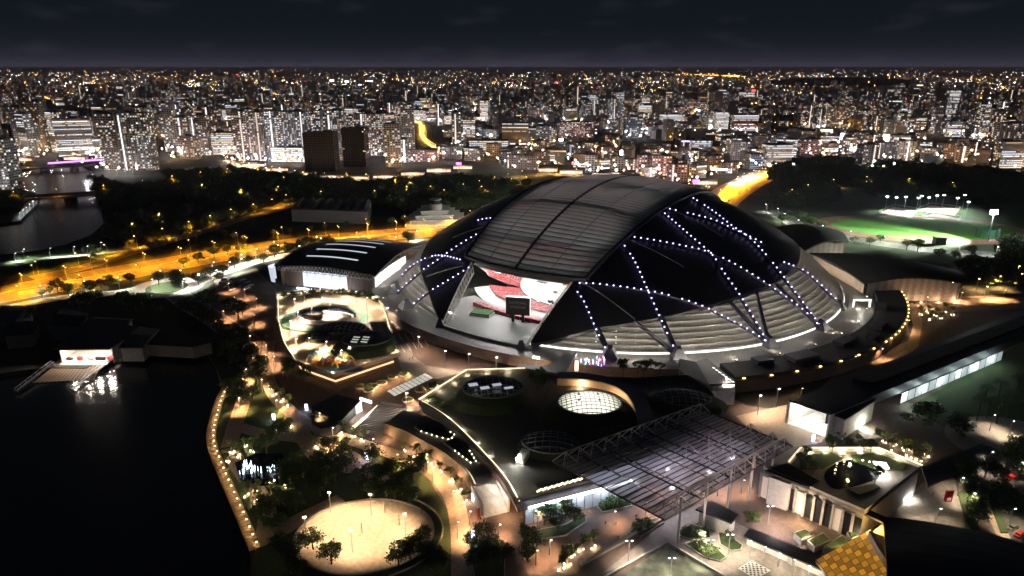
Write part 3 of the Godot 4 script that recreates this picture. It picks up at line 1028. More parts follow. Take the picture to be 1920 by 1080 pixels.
func stage_things() -> void:
	# the score board that faces out of the open end
	var c = SC + v3(uv(127.0, -5.0), 0.0)
	var yaw = atan2(0.92, 0.16)
	var t = thing("score_board", "black sign board lettered NATIONAL STADIUM on the terrace inside the open end", "sign", c)
	var d = Vector3(-0.20, 0, 0.98)
	var e = Vector3(0.98, 0, 0.20)
	var by = Basis(e, Vector3.UP, d)
	var g = Geo.new()
	g.box(Vector3(0, 9.8, -1.6), Vector3(14.0, 10.6, 2.6))
	var casing = own(t, "casing", g, M.plain_white)
	casing.basis = by
	var f = Geo.new()
	f.box(Vector3(0, 9.8, -0.2), Vector3(14.0, 10.6, 0.2))
	own(t, "panel", f, mat("board", Color(0.025, 0.027, 0.03), 0.6)).basis = by
	for s in [-1, 1]:
		var p = Geo.new()
		p.box(Vector3(2.9 * s, 2.2, -1.6), Vector3(1.6, 4.6, 1.8))
		own(t, "post", p, M.dark_steel).basis = by
	for k in 2:
		var tm = TextMesh.new()
		tm.text = ["NATIONAL", "STADIUM"][k]
		var fo = SystemFont.new()
		fo.font_names = PackedStringArray(["Droid Sans"])
		tm.font = fo
		tm.font_size = 64
		tm.pixel_size = 0.034
		tm.depth = 0.12
		var o = own(t, "lettering", tm, mat("letter", Color(0.30, 0.30, 0.32), 0.6))
		o.basis = by
		o.position = by * Vector3(0, [11.9, 9.3][k], 0.0)
	# stage towers, a video wall and crates on the floor
	var st = thing("stage_truss", "dark video wall hung between steel towers on the stadium floor", "stage", SC + v3(uv(20, 8), -3.5))
	var vw = Geo.new()
	vw.box(Vector3(7, 15, 0), Vector3(16, 11, 1), 0.1)
	own(st, "video_wall", vw, mat("video_wall", Color(0.10, 0.11, 0.12), 0.6))
	for s in [-1.0, 6.0, 15.0]:
		var tg = Geo.new()
		for q in [[-0.7, -0.7], [0.7, -0.7], [0.7, 0.7], [-0.7, 0.7]]:
			tg.bar(Vector3(s + q[0], 0, q[1] + 1.5), Vector3(s + q[0], 22, q[1] + 1.5), 0.16)
		for k in 10:
			tg.bar(Vector3(s - 0.7, k * 2.2, 2.2), Vector3(s + 0.7, k * 2.2 + 2.2, 2.2), 0.12)
		own(st, "tower", tg, M.dark_steel)
	var r = RandomNumberGenerator.new()
	r.seed = 33
	for k in 16:
		var u = r.randf_range(20, 92)
		var v = r.randf_range(-40, 25)
		var q = SC + v3(uv(u, v), -3.5)
		var ct = thing("equipment_crate", "crates of stage gear on the white floor, %s counted from the open end" % nth(k), "crate", q, "stage gear on the stadium floor")
		var cg = Geo.new()
		for z in r.randi_range(2, 4):
			cg.box(Vector3(r.randf_range(-2, 2), 0.7, r.randf_range(-1.5, 1.5)), Vector3(r.randf_range(1, 2.4), 1.4, r.randf_range(0.8, 1.8)), r.randf())
		own(ct, "crate", cg, [M.dark_steel, M.steel, mat("crate_wood", Color(0.35, 0.22, 0.1))][k % 3])
	var gp = thing("turf_roll", "square of dark green turf at the left edge of the open end", "turf", SC + v3(uv(128, 20), 0.06))
	var gg = Geo.new()
	gg.box(Vector3(0, 0.6, 0), Vector3(13, 1.2, 10), 0.35)
	own(gp, "border", gg, M.concrete)
	var gt = Geo.new()
	gt.box(Vector3(0, 1.5, 0), Vector3(12, 0.6, 9), 0.35)
	own(gp, "turf", gt, mat("turf", Color(0.05, 0.16, 0.05), 0.95, 0, grain, 3.0))


# ---------------------------------------------------------------- halls beside the stadium
func patch(a: Vector2, b: Vector2, c: Vector2, d: Vector2, s: float, t: float) -> Vector2:
	return a.lerp(b, s).lerp(d.lerp(c, s), t)
func arch_roof(g: Geo, q: PackedVector2Array, y: float, rs: float, rt: float, s0: float, s1: float, t0: float, t1: float, ns: int, nt: int, lift := 0.0, thick := 0.9) -> void:
	var rows = []
	for j in nt + 1:
		var row = PackedVector3Array()
		for i in ns + 1:
			var s = lerpf(s0, s1, float(i) / ns)
			var t = lerpf(t0, t1, float(j) / nt)
			row.append(v3(patch(q[0], q[1], q[2], q[3], s, t), y + rs * sin(PI * s) + rt * sin(PI * t) + lift))
		rows.append(row)
	var dn = Vector3(0, -thick, 0)
	for j in nt:
		for i in ns:
			g.quad(rows[j][i], rows[j][i + 1], rows[j + 1][i + 1], rows[j + 1][i])
			if thick > 0:
				g.quad(rows[j + 1][i] + dn, rows[j + 1][i + 1] + dn, rows[j][i + 1] + dn, rows[j][i] + dn)
	if thick > 0:
		for i in ns:
			g.quad(rows[0][i], rows[0][i + 1], rows[0][i + 1] + dn, rows[0][i] + dn)
			g.quad(rows[nt][i], rows[nt][i + 1], rows[nt][i + 1] + dn, rows[nt][i] + dn)
		for j in nt:
			g.quad(rows[j][0], rows[j + 1][0], rows[j + 1][0] + dn, rows[j][0] + dn)
			g.quad(rows[j][ns], rows[j + 1][ns], rows[j + 1][ns] + dn, rows[j][ns] + dn)
func edge_wall(t: Node3D, called: String, q: PackedVector2Array, i: int, f0: float, f1: float, inset: float, y0: float, ytop: Callable, n: int, m) -> void:
	# a wall under one edge of a roof, cut into upright panels
	var c = mid(q)
	var a = q[i]
	var b = q[(i + 1) % 4]
	for k in n:
		var fa = lerpf(f0, f1, (k + 0.02) / n)
		var fb = lerpf(f0, f1, (k + 0.98) / n)
		var pa = a.lerp(b, fa)
		var pb = a.lerp(b, fb)
		pa += (c - pa).normalized() * inset
		pb += (c - pb).normalized() * inset
		var g = Geo.new()
		var nrm = Vector2(-(pb - pa).y, (pb - pa).x).normalized() * 0.3
		g.quad(v3(pa, y0), v3(pb, y0), v3(pb, ytop.call(fb)), v3(pa, ytop.call(fa)))
		g.quad(v3(pa + nrm, y0), v3(pb + nrm, y0), v3(pb + nrm, ytop.call(fb)), v3(pa + nrm, ytop.call(fa)))
		g.quad(v3(pa, y0), v3(pa + nrm, y0), v3(pa + nrm, ytop.call(fa)), v3(pa, ytop.call(fa)))
		g.quad(v3(pb, y0), v3(pb + nrm, y0), v3(pb + nrm, ytop.call(fb)), v3(pb, ytop.call(fb)))
		part(t, called, g, m[k % m.size()] if m is Array else m)

func halls() -> void:
	# the arena on the left, its front hall lit through tall glass
	var q = pv([-164.7,-454.6,-89.7,-429.1,-68.9,-509.8,-140.8,-526.9])
	var t = thing("sports_arena", "arena with arched black roof, five skylight strips and a bright glass front", "arena", v3(mid(q), GROUND))
	var g = Geo.new()
	arch_roof(g, q, 10.0, 2.6, 5.0, 0, 1, 0, 1, 16, 12)
	part(t, "roof", g, M.dark_roof)
	for k in 5:
		var sg = Geo.new()
		var f = 0.17 + k * 0.165
		arch_roof(sg, q, 10.0, 2.6, 5.0, 0.22, 0.74, f, f + 0.022, 10, 1, 0.12, 0.0)
		part(t, "skylight_strip", sg, glow("strip_skylight", Color(0.85, 0.95, 1.0), 0.75))
	var top = func(f: float): return 9.2 + 2.6 * sin(PI * f)
	var low = func(f: float): return 6.6
	edge_wall(t, "wall_panel", q, 0, 0.04, 0.22, 5.0, GROUND, low, 4, M.brown_wall)
	edge_wall(t, "wall_panel", q, 0, 0.72, 0.99, 5.0, GROUND, low, 6, M.brown_wall)
	edge_wall(t, "window", q, 0, 0.225, 0.715, 4.6, GROUND + 0.6, low, 16, [glow("arena_glass", Color(0.80, 0.86, 1.0), 0.75), glow("arena_glass_dim", Color(0.74, 0.80, 1.0), 0.42), glow("arena_glass_mid", Color(0.78, 0.84, 1.0), 0.58)])
	edge_wall(t, "window", q, 1, 0.02, 0.75, 5.0, GROUND + 4.0, func(f: float): return 7.5, 14, [glow("arena_side", Color(0.92, 0.93, 1.0), 0.9), glow("arena_side_dim", Color(0.90, 0.90, 1.0), 0.45)])
	edge_wall(t, "wall_panel", q, 2, 0.0, 1.0, 4.0, GROUND, low, 10, M.brown_wall)
	edge_wall(t, "wall_panel", q, 3, 0.0, 1.0, 4.0, GROUND, low, 10, M.brown_wall)
	var tr = Geo.new()
	for k in 26:
		var f = k / 26.0
		var f2 = (k + 1) / 26.0
		var a = q[0].lerp(q[1], f)
		var b = q[0].lerp(q[1], f2)
		var i = (mid(q) - a).normalized() * 2.0
		tr.bar(v3(a + i, 6.4), v3(b + i, 6.4), 0.22)
		tr.bar(v3(a + i, 6.4), v3(a.lerp(b, 0.5) + i, top.call(f)), 0.2)
		tr.bar(v3(a.lerp(b, 0.5) + i, top.call(f)), v3(b + i, 6.4), 0.2)
	part(t, "front_truss", tr, M.concrete)
	var fl = Geo.new()
	var fa = q[0].lerp(q[1], 0.3)
	fl.ribbon(PackedVector2Array([q[0].lerp(q[1], 0.22) + Vector2(0, 1), q[0].lerp(q[1], 0.74) + Vector2(0, 1)]), 1.0, GROUND + 0.1, GROUND + 0.9)
	part(t, "entrance_light", fl, M.strip_cool)
	# rounded glass end
	var ge = Geo.new()
	var ce = q[0].lerp(q[3], 0.05)
	for k in 10:
		var a0 = PI * 0.55 + PI * 0.75 * k / 10
		var a1 = PI * 0.55 + PI * 0.75 * (k + 1) / 10
		ge.quad(v3(ce + Vector2(cos(a0), sin(a0)) * 5.5, GROUND + 3), v3(ce + Vector2(cos(a1), sin(a1)) * 5.5, GROUND + 3), v3(ce + Vector2(cos(a1), sin(a1)) * 6.5, 8.5), v3(ce + Vector2(cos(a0), sin(a0)) * 6.5, 8.5))
	part(t, "end_window", ge, glow("arena_glass", Color(), 0))
	# terrace on the right of the arena
	var tg = Geo.new()
	tg.prism(pv([-88.7,-428.2,-77.9,-458.3,-68.5,-496.9,-65.2,-531.7,-57.1,-545.4,-58.4,-485.3,-68.5,-439.8,-76.1,-420.4]), GROUND, 0.0)
	part(t, "terrace", tg, M.paving)
	for b in [[Vector3(-75.1,1,-425.1), 3.0], [Vector3(-70.6,1,-455), 3.0], [Vector3(-67.5,1,-489), 3.0]]:
		var lg = Geo.new()
		lg.ball(Vector3.ZERO, Vector3(0.4, 0.3, 0.4), 6, 4)
		var o = part(t, "terrace_lamp", lg, M.glow_white, true)
		o.position = b[0] - t.position
		omni(t, b[0] - t.position - Vector3(0, 0.5, 0), Color(1, 0.85, 0.7), 180, 0.3)
	for f in [0.2, 0.4, 0.6]:
		omni(t, v3(q[0].lerp(q[1], f + 0.05), GROUND + 3.0) + Vector3(0, 0, 5.0) - t.position, COOL, 120, 1.0)
	# two halls on the right
	var h2 = pv([226.6,-419.2,292.5,-419.2,305.8,-447,223,-495])
	dark_hall(h2, 8.0, 4.2, 2.0, "long hall with curved black roof and pale ribbed walls right of the stadium", 12)
	var h1 = pv([217.7,-496.6,269.7,-531.4,278.3,-569,228.2,-581.3])
	dark_hall(h1, 8.0, 4.5, 2.0, "smaller curved roof hall tucked against the back of the stadium", 7)
	# the sawtooth shed and the old terminal beyond the expressway
	var sh = thing("warehouse", "unlit warehouse with a sawtooth roof edge beyond the expressway", "warehouse", Vector3(-176.8,-5,-652.6))
	var body = pv([-218,-664.8,-140.4,-652.6,-146.8,-703.8,-226.6,-715])
	var bg = Geo.new()
	bg.prism(body, GROUND, 7.0)
	part(sh, "wall", bg, mat("shed_wall", Color(0.30, 0.28, 0.30), 0.8, 0, soft, 9.0))
	for k in 8:
		var rg = Geo.new()
		var a = body[0].lerp(body[1], k / 8.0)
		var b = body[0].lerp(body[1], (k + 1) / 8.0)
		var c = body[3].lerp(body[2], (k + 1) / 8.0)
		var d = body[3].lerp(body[2], k / 8.0)
		var m = a.lerp(b, 0.75)
		var m2 = d.lerp(c, 0.75)
		rg.quad(v3(a, 7.02), v3(m, 10.5), v3(m2, 10.5), v3(d, 7.02))
		rg.quad(v3(m, 10.5), v3(b, 7.02), v3(c, 7.02), v3(m2, 10.5))
		rg.tri(v3(a, 7.02), v3(b, 7.02), v3(m, 10.5)); rg.tri(v3(d, 7.02), v3(c, 7.02), v3(m2, 10.5))
		part(sh, "roof_bay", rg, M.black_roof)
	var tm = thing("terminal_building", "old terminal with stepped terraces and a round glazed control tower", "building", Vector3(-74.1,-5,-640.9))
	for k in 4:
		var g4 = Geo.new()
		g4.prism(inset(pv([-99.6,-629.5,-47.7,-636.3,-50.4,-690.3,-103,-682.5]), k * 4.5), GROUND + k * 3.6, GROUND + k * 3.6 + 2.9)
		part(tm, "storey", g4, M.concrete)
		var s4 = Geo.new()
		s4.prism(inset(pv([-99.6,-629.5,-47.7,-636.3,-50.4,-690.3,-103,-682.5]), k * 4.5 - 1.2), GROUND + k * 3.6 + 2.904, GROUND + k * 3.6 + 3.6)
		part(tm, "ledge", s4, M.white)
	var tw = Geo.new()
	var c0 = Vector2(-73.8,-652.6)
	tw.prism(ellipse(c0, 6, 6, 0, 16), 9.4, 15.0)
	part(tm, "tower", tw, M.concrete)
	var tw2 = Geo.new()
	tw2.prism(ellipse(c0, 5, 5, 0, 16), 15.0, 19.0)
	part(tm, "tower_window", tw2, M.dark_glass)
	var tw3 = Geo.new()
	tw3.prism(ellipse(c0, 5.8, 5.8, 0, 16), 19.0, 19.8)
	part(tm, "tower_roof", tw3, M.white)

func inset(poly: PackedVector2Array, d: float) -> PackedVector2Array:
	var r = Geometry2D.offset_polygon(poly, -d, Geometry2D.JOIN_MITER)
	return r[0] if r.size() else poly

func dark_hall(q: PackedVector2Array, y: float, rs: float, rt: float, label: String, n: int) -> void:
	var t = thing("sports_hall", label, "hall", v3(mid(q), GROUND), "halls beside the stadium")
	var g = Geo.new()
	arch_roof(g, q, y, rs, rt, 0, 1, 0, 1, 14, 8)
	part(t, "roof", g, M.black_roof)
	var low = func(f: float): return y - 0.95 + rs * 0.75 * sin(PI * f)
	var lowt = func(f: float): return y - 0.95
	edge_wall(t, "wall_panel", q, 0, 0.02, 0.98, 3.0, GROUND, low, n * 2, [M.pink_wall, M.concrete])
	edge_wall(t, "wall_panel", q, 3, 0.02, 0.98, 3.0, GROUND, lowt, n, mat("hall_wall", Color(0.50, 0.38, 0.27), 0.7, 0, soft, 9.0))
	edge_wall(t, "wall_panel", q, 1, 0.02, 0.98, 3.0, GROUND, lowt, n, M.pink_wall)
	edge_wall(t, "wall_panel", q, 2, 0.02, 0.98, 3.0, GROUND, low, n, M.pink_wall)
	for k in n:
		var f = (k % (n / 2) + 0.5) / (n / 2)
		var p = q[3].lerp(q[0], f) if k < n / 2 else q[0].lerp(q[1], f)
		p += (p - mid(q)).normalized() * 1.0
		var lg = Geo.new()
		lg.box(Vector3.ZERO, Vector3(0.5, 0.3, 0.5))
		part(t, "wall_lamp", lg, M.glow_warm, true).position = v3(p, GROUND + 0.3) - t.position
		omni(t, v3(p, GROUND + 0.9) - t.position, Color(1, 0.6, 0.32), 42, 0.2)

# ---------------------------------------------------------------- mounds with glass tops
func oval(c: Vector2, rx: float, rz: float, turn: float, y: float, seg := 36) -> PackedVector3Array:
	var r = PackedVector3Array()
	for p in ellipse(c, rx, rz, turn, seg): r.append(v3(p, y))
	return r
func oval_dome(called: String, label: String, c: Vector2, rx: float, rz: float, turn: float, y: float, h: float, top: float, side: Material, lid: Material, cell := 0.0, lean := Vector2.ZERO) -> Node3D:
	var t = thing(called, label, "dome", v3(c, y), "domes on the roof decks")
	var g = Geo.new()
	var c2 = c + lean
	g.loft([oval(c, rx, rz, turn, y), oval(c.lerp(c2, 0.4), lerpf(rx, rx * top, 0.45), lerpf(rz, rz * top, 0.45), turn, y + h * 0.62), oval(c2, rx * top + 0.5, rz * top + 0.5, turn, y + h)])
	part(t, "grass_side", g, side)
	var rim = Geo.new()
	rim.loft([oval(c2, rx * top + 0.7, rz * top + 0.7, turn, y + h - 0.3), oval(c2, rx * top + 0.7, rz * top + 0.7, turn, y + h + 0.35), oval(c2, rx * top, rz * top, turn, y + h + 0.35), oval(c2, rx * top, rz * top, turn, y + h - 0.3)])
	part(t, "rim", rim, M.slate)
	var a = rx * top
	var b = rz * top
	var lift = func(p: Vector2): return y + h + 0.2 + 0.26 * b * (1.0 - minf(1.0, (p.x / a) ** 2 + (p.y / b) ** 2))
	if cell > 0.0:
		var bar = 0.17 if lid == M.skylight else 0.09
		var ov = ellipse(Vector2.ZERO, a, b, 0, 40)
		var nx = int(ceil(a / cell))
		var nz = int(ceil(b / cell))
		for i in range(-nx, nx):
			for j in range(-nz, nz):
				var e = 0.16
				var o = Vector2(i, j) * cell
				var sq = PackedVector2Array([o + Vector2(e, e), o + Vector2(cell - e, e), o + Vector2(cell - e, cell - e), o + Vector2(e, cell - e)])
				for w in Geometry2D.intersect_polygons(sq, ov):
					var pg = Geo.new()
					var tr = Geometry2D.triangulate_polygon(w)
					for k in range(0, tr.size(), 3):
						var p = [w[tr[k]], w[tr[k + 1]], w[tr[k + 2]]]
						pg.trin(v3(p[0].rotated(turn) + c2, lift.call(p[0])), v3(p[1].rotated(turn) + c2, lift.call(p[1])), v3(p[2].rotated(turn) + c2, lift.call(p[2])), Vector3.UP, Vector3.UP, Vector3.UP)
					part(t, "pane", pg, lid)
		var fr = Geo.new()
		for i in range(-nx + 1, nx):
			var z = b * sqrt(maxf(0.0, 1.0 - (i * cell / a) ** 2))
			var line = PackedVector3Array()
			for k in 9:
				var p = Vector2(i * cell, lerpf(-z, z, k / 8.0))
				line.append(v3(p.rotated(turn) + c2, lift.call(p) + 0.05))
			if z > 0.3: fr.tube(line, bar, bar, 4)
		for j in range(-nz + 1, nz):
			var x = a * sqrt(maxf(0.0, 1.0 - (j * cell / b) ** 2))
			var line = PackedVector3Array()
			for k in 9:
				var p = Vector2(lerpf(-x, x, k / 8.0), j * cell)
				line.append(v3(p.rotated(turn) + c2, lift.call(p) + 0.05))
			if x > 0.3: fr.tube(line, bar, bar, 4)
		part(t, "frame", fr, M.dark_steel if lid == M.skylight else M.steel)
	else:
		var lg = Geo.new()
		lg.loft([oval(c2, a, b, turn, y + h + 0.2), oval(c2, a * 0.6, b * 0.6, turn, y + h + 0.2 + 0.09 * b)])
		lg.cap(oval(c2, a * 0.6, b * 0.6, turn, y + h + 0.2 + 0.09 * b))
		part(t, "lid", lg, lid)
	return t
func edge_light(t: Node3D, line: PackedVector2Array, y: float, shift := 0.0, key := "strip_yellow", w := 0.5) -> void:
	var g = Geo.new()
	g.ribbon(line, w, y, y + 0.25, shift)
	part(t, "edge_light", g, M[key])
func rail(t: Node3D, line: PackedVector2Array, y: float, h := 1.2, m: Material = null) -> void:
	var g = Geo.new()
	g.ribbon(line, 0.35, y, y + h)
	part(t, "parapet", g, m if m else M.concrete)


# ---------------------------------------------------------------- the skate deck
func skate_deck() -> void:
	var y = 2.0
	var o = smooth(pv([-151.1,-414.4,-124.9,-422.1,-103.6,-419.8,-83.4,-408,-73,-376.7,-65.9,-351.1,-65.2,-340.1,-56.4,-318.7]), 1)
	o.append_array(pv([-83.9,-292.3,-107,-308.1,-120.4,-332,-135.5,-367.8]))
	var t = thing("roof_deck", "raised roof deck carrying the lit skate loop and playground", "deck", v3(mid(o), GROUND))
	var g = Geo.new()
	g.prism(o, y - 0.8, y)
	part(t, "slab", g, M.paving_tan)
	var w = Geo.new()
	w.prism(inset(o, 3.5), GROUND, y - 0.8, false)
	part(t, "wall", w, M.brown_wall)
	rail(t, closed(inset(o, 0.4)), y, 1.3, M.concrete)
	edge_light(t, closed(inset(o, 1.2)), y + 0.05)
	for k in 18:
		var p = inset(o, 1.6)
		var c = steps(closed(p), 19.0)
		if k < c.size():
			omni(t, v3(c[k] + (mid(o) - c[k]).normalized() * 1.0, y + 0.8) - t.position, Color(1, 0.82, 0.5), 30, 0.2)
	var og = Geo.new()
	for e in [[0, 1], [5, 6], [6, 7], [7, 8], [8, 9], [9, 10]]:
		var p = inset(o, 3.2)
		if e[1] < p.size():
			og.ribbon(PackedVector2Array([p[e[0]], p[e[1]]]), 0.3, GROUND + 2.2, GROUND + 3.0)
	part(t, "soffit_light", og, glow("soffit", Color(1, 0.6, 0.3), 1.4))
	# skate loop
	var s = thing("skate_loop", "looping green and cream skate track under tall white lamps", "skate park", Vector3(-107.8,2,-369.5))
	var c = Vector2(-108,-370.4)
	var pad = Geo.new()
	pad.prism(ellipse(c, 27, 21, 0.1), y + 0.01, y + 0.12)
	part(s, "pad", pad, mat("cream", Color(0.66, 0.57, 0.44), 0.7, 0, grain, 6.0))
	for r in [[25.5, 19.5, 20.5, 15.0]]:
		var ring = Geo.new()
		var a = ellipse(c, r[0], r[1], 0.1, 48)
		var b = ellipse(c, r[2], r[3], 0.1, 48)
		for k in 48:
			if k in [2, 3, 4, 5, 6, 30, 31, 32]: continue
			var j = (k + 1) % 48
			ring.flat(a[k], a[j], b[j], y + 0.13); ring.flat(a[k], b[j], b[k], y + 0.13)
		part(s, "track", ring, mat("track_green", Color(0.22, 0.50, 0.36), 0.7, 0, grain, 5.0))
	var wall = Geo.new()
	wall.ribbon(ellipse(c + Vector2(1, 2), 15, 8.5, 0.1, 30, 0.3, TAU * 0.93), 0.8, y, y + 2.2)
	part(s, "banked_wall", wall, M.white)
	var bw = Geo.new()
	bw.ribbon(ellipse(c + Vector2(0, -1.5), 17, 11, 0.1, 24, PI * 0.95, PI * 1.95), 1.0, y, y + 2.8)
	part(s, "mural_wall", bw, mat("mural", Color(0.20, 0.32, 0.50), 0.7, 0, patches, 6.0))
	var drop = Geo.new()
	drop.prism(ellipse(c + Vector2(-7, 0), 5.5, 3.6, 0.2, 24), y + 0.02, y + 3.0)
	part(s, "kiosk", drop, M.brown_wall)
	var dr = Geo.new()
	dr.prism(ellipse(c + Vector2(-7, 0), 6.4, 4.3, 0.2, 24), y + 3.0, y + 3.6)
	part(s, "kiosk_roof", dr, M.black_roof)
	var lw = Geo.new()
	lw.ribbon(ellipse(c, 27.5, 21.5, 0.1, 30, 0.6, 2.6), 2.2, y + 0.01, y + 0.14)
	part(s, "grass_edge", lw, M.lawn)
	oval_dome("roof_dome", "wide dark glass dome between the skate loop and the playground", Vector2(-92.5,-346.9), 16, 11, 0.0, y, 3.2, 0.8, M.mound, M.dark_glass, 2.7)
	oval_dome("roof_dome", "small dark dome left of the wide dome on the skate deck", Vector2(-103.1,-337.7), 7, 5.5, 0.0, y, 2.0, 0.85, M.mound, M.dark_glass, 2.7)
	var d3 = oval_dome("roof_dome", "grass sided dome with lit skylight slots beside the playground", Vector2(-76.2,-326), 17, 14, -0.2, y, 4.5, 0.72, M.mound, M.black_roof, 0.0, Vector2(1, -3))
	for k in 6:
		var sg = Geo.new()
		var q = Vector2(-79.1,-326.4) + Vector2(k % 2 * 5.0 - 1.0, k / 2 * 3.2 - 1.0)
		sg.box(v3(q, y + 5.75), Vector3(3.4, 0.25, 1.0), 0.25)
		part(d3, "skylight_window", sg, glow("slot", Color(0.9, 0.95, 0.8), 0.45))
	# playground
	var pl = thing("playground", "bright playground with orange, green and blue splash pads", "playground", Vector3(-90.3,2,-310.7))
	for e in [[Vector2(-95.7,-320), 8.5, 4.5, Color(0.35, 0.70, 0.50), "splash_pad"], [Vector2(-89.4,-306.9), 9.0, 4.5, Color(0.85, 0.28, 0.03), "orange_pad"], [Vector2(-80.8,-300.7), 9.5, 4.2, Color(0.20, 0.38, 0.62), "blue_pad"]]:
		var pg = Geo.new()
		pg.prism(ellipse(e[0], e[1], e[2], 0.1, 28), y + 0.01, y + 0.05 + 0.01 * e[1])
		part(pl, e[4], pg, mat(e[4], e[3], 0.7, 0, grain, 3.0))
	for k in 14:
		var fr = Geo.new()
		var p = Vector2(-88.5,-310.7) + Vector2(rng.randf_range(-12, 12), rng.randf_range(-9, 9))
		var a = rng.randf() * TAU
		var tb = PackedVector3Array()
		for j in 7: tb.append(v3(p + Vector2(cos(a), sin(a)) * (j - 3) * 0.8, y + 0.1 + 2.6 * sin(PI * j / 6.0)))
		fr.tube(tb, 0.22, 0.22, 5)
		part(pl, "climbing_arch", fr, [M.red, mat("play_yellow", Color(0.8, 0.5, 0.05)), mat("play_blue", Color(0.1, 0.25, 0.6)), M.plain_white][k % 4])
	var shelter = thing("deck_shelter", "slate roofed shelter on the right corner of the skate deck", "shelter", Vector3(-72.7,2,-359.3))
	var sg = Geo.new()
	sg.prism(pv([-78.5,-351.1,-69.9,-352,-62.5,-332.3,-70.4,-328.6]), 6.4, 7.0)
	part(shelter, "roof", sg, M.slate)
	for p in pv([-76.8,-349.5,-70.3,-352.7,-65.5,-341.7,-71.5,-337.1]):
		var cg = Geo.new()
		cg.bar(v3(p, y), v3(p, 6.4), 0.25)
		part(shelter, "column", cg, M.concrete)

# ---------------------------------------------------------------- the mall deck
var mall_outline := PackedVector2Array()
func mall_deck() -> void:
	var y = 5.0
	var o = pv([-21.2,-291.2,6.3,-292.9,24.5,-286,55.8,-282.6,80.8,-286,87,-272.8,86.9,-250.9,70.6,-220.3,45.1,-209.1,31.2,-202.9])
	var front = smooth(pv([0.9,-190.5,-0.9,-196.4,-2.7,-201.7,-6.6,-210.5,-11.8,-220.3,-18.5,-232.5,-25.7,-244.2,-32.7,-253.2,-39.5,-260.2]), 2)
	o.append_array(front)
	mall_outline = o
	var t = thing("mall_building", "curved mall with dark roof deck, banded walls and warm lit lower gallery", "building", v3(mid(o), GROUND))
	var g = Geo.new()
	g.prism(o, y - 0.8, y)
	part(t, "roof_slab", g, mat("deck_dark", Color(0.10, 0.10, 0.095), 0.8, 0, grain, 12.0))
	for k in 4:
		var b = Geo.new()
		b.prism(inset(o, 0.6 + 0.25 * k), y - 1.0 - k * 1.05 - 0.85, y - 1.0 - k * 1.05, false)
		part(t, "wall_band", b, M.brown_wall if k % 2 else M.slate)
	var w = Geo.new()
	w.prism(inset(o, 4.5), GROUND, y - 5.0, false)
	part(t, "gallery_wall", w, mat("gallery", Color(0.55, 0.36, 0.2), 0.7, 0, grain, 5.0))
	var gl = Geo.new()
	var inner = inset(o, 3.0)
	gl.ribbon(closed(inner), 0.4, y - 5.9, y - 5.5)
	part(t, "gallery_light", gl, glow("gallery_glow", Color(1.0, 0.62, 0.28), 3.0))
	rail(t, closed(inset(o, 0.4)), y, 1.2, M.brown_wall)
	var north = pv([-39.4,-260.7,-21.1,-290.6,6.2,-292.3])
	edge_light(t, north, y + 1.22, 0.0, "strip_yellow", 0.7)
	edge_light(t, smooth(front, 1), y + 0.05, 1.6, "strip_yellow", 0.35)
	var el = steps(front, 12.0, 4.0)
	for p in el:
		omni(t, v3(p + (mid(o) - p).normalized() * 2.4, y + 0.8) - t.position, Color(1, 0.85, 0.55), 21, 0.2)
	for p in steps(north, 10.0, 3.0):
		omni(t, v3(p + Vector2(1.5, 1.5), y + 1.0) - t.position, Color(1, 0.85, 0.55), 24, 0.2)
	# front to the right: white light line above the shop windows
	var fa = Vector2(5.2,-200.7)
	var fb = Vector2(37.2,-216.6)
	var ea = Vector2(0.9,-190.5)
	var ez = Vector2(45.1,-209.1)
	var outw = Vector2(0.25, 0.97)
	var sl = Geo.new()
	sl.ribbon(PackedVector2Array([ea.lerp(ez, 0.1) + outw * 0.4, ea.lerp(ez, 1.0) + outw * 0.4]), 0.5, 1.4, 2.2)
	part(t, "sign_light", sl, M.strip_cool)
	for k in 14:
		var a = ea.lerp(ez, (k + 1.2) / 15.0) + outw * 0.1
		var b = ea.lerp(ez, (k + 2.1) / 15.0) + outw * 0.1
		var sw = Geo.new()
		sw.quad(v3(a, GROUND + 0.2), v3(b, GROUND + 0.2), v3(b, 1.0), v3(a, 1.0))
		part(t, "shop_window", sw, glow("shop_blue", Color(0.30, 0.45, 0.72), 0.12))
	for k in 5:
		omni(t, v3(ea.lerp(ez, (k + 0.8) / 5.5) + outw * 2.2, 1.2) - t.position, Color(0.66, 0.80, 1.0), 26.0, 0.6)
	for k in 26:
		var p = Vector2(8.5,-195.3).lerp(Vector2(24.5,-202.7), k / 26.0)
		var tl = Geo.new()
		tl.ball(v3(p, 5.9 + 0.2 * (k % 3)), Vector3(0.42, 0.42, 0.42), 6, 4)
		part(t, "lantern", tl, glow("lantern", Color(1, 0.76, 0.45), 2.2))
	var awn = Geo.new()
	awn.ribbon(PackedVector2Array([Vector2(8.2,-195.9), Vector2(24.9,-203.8)]), 2.6, 7.2, 7.4)
	part(t, "awning", awn, M.slate)
	for k in 3: omni(t, v3(Vector2(9.2,-195.6).lerp(Vector2(23.7,-202.4), (k + 0.5) / 3.0), 6.6) - t.position, Color(1, 0.78, 0.5), 12.0, 0.4)
	for e in [[Vector3(1.1,3,-212.2), "glow_red"], [Vector3(2.8,3,-210.2), "glow_red"], [Vector3(0.4,3,-215.7), "glow_blue"]]:
		var sg = Geo.new()
		sg.box(e[0], Vector3(1.2, 1.6, 0.5), 0.6)
		part(t, "sign", sg, M[e[1]])
	var box = thing("roof_plant", "small white lit box on the edge of the mall roof", "plant box", Vector3(3.9,5,-216))
	var bg = Geo.new()
	bg.box(Vector3(0, 1.2, 0), Vector3(3, 2.4, 7), 0.35)
	own(box, "casing", bg, M.white)
	var bl = Geo.new()
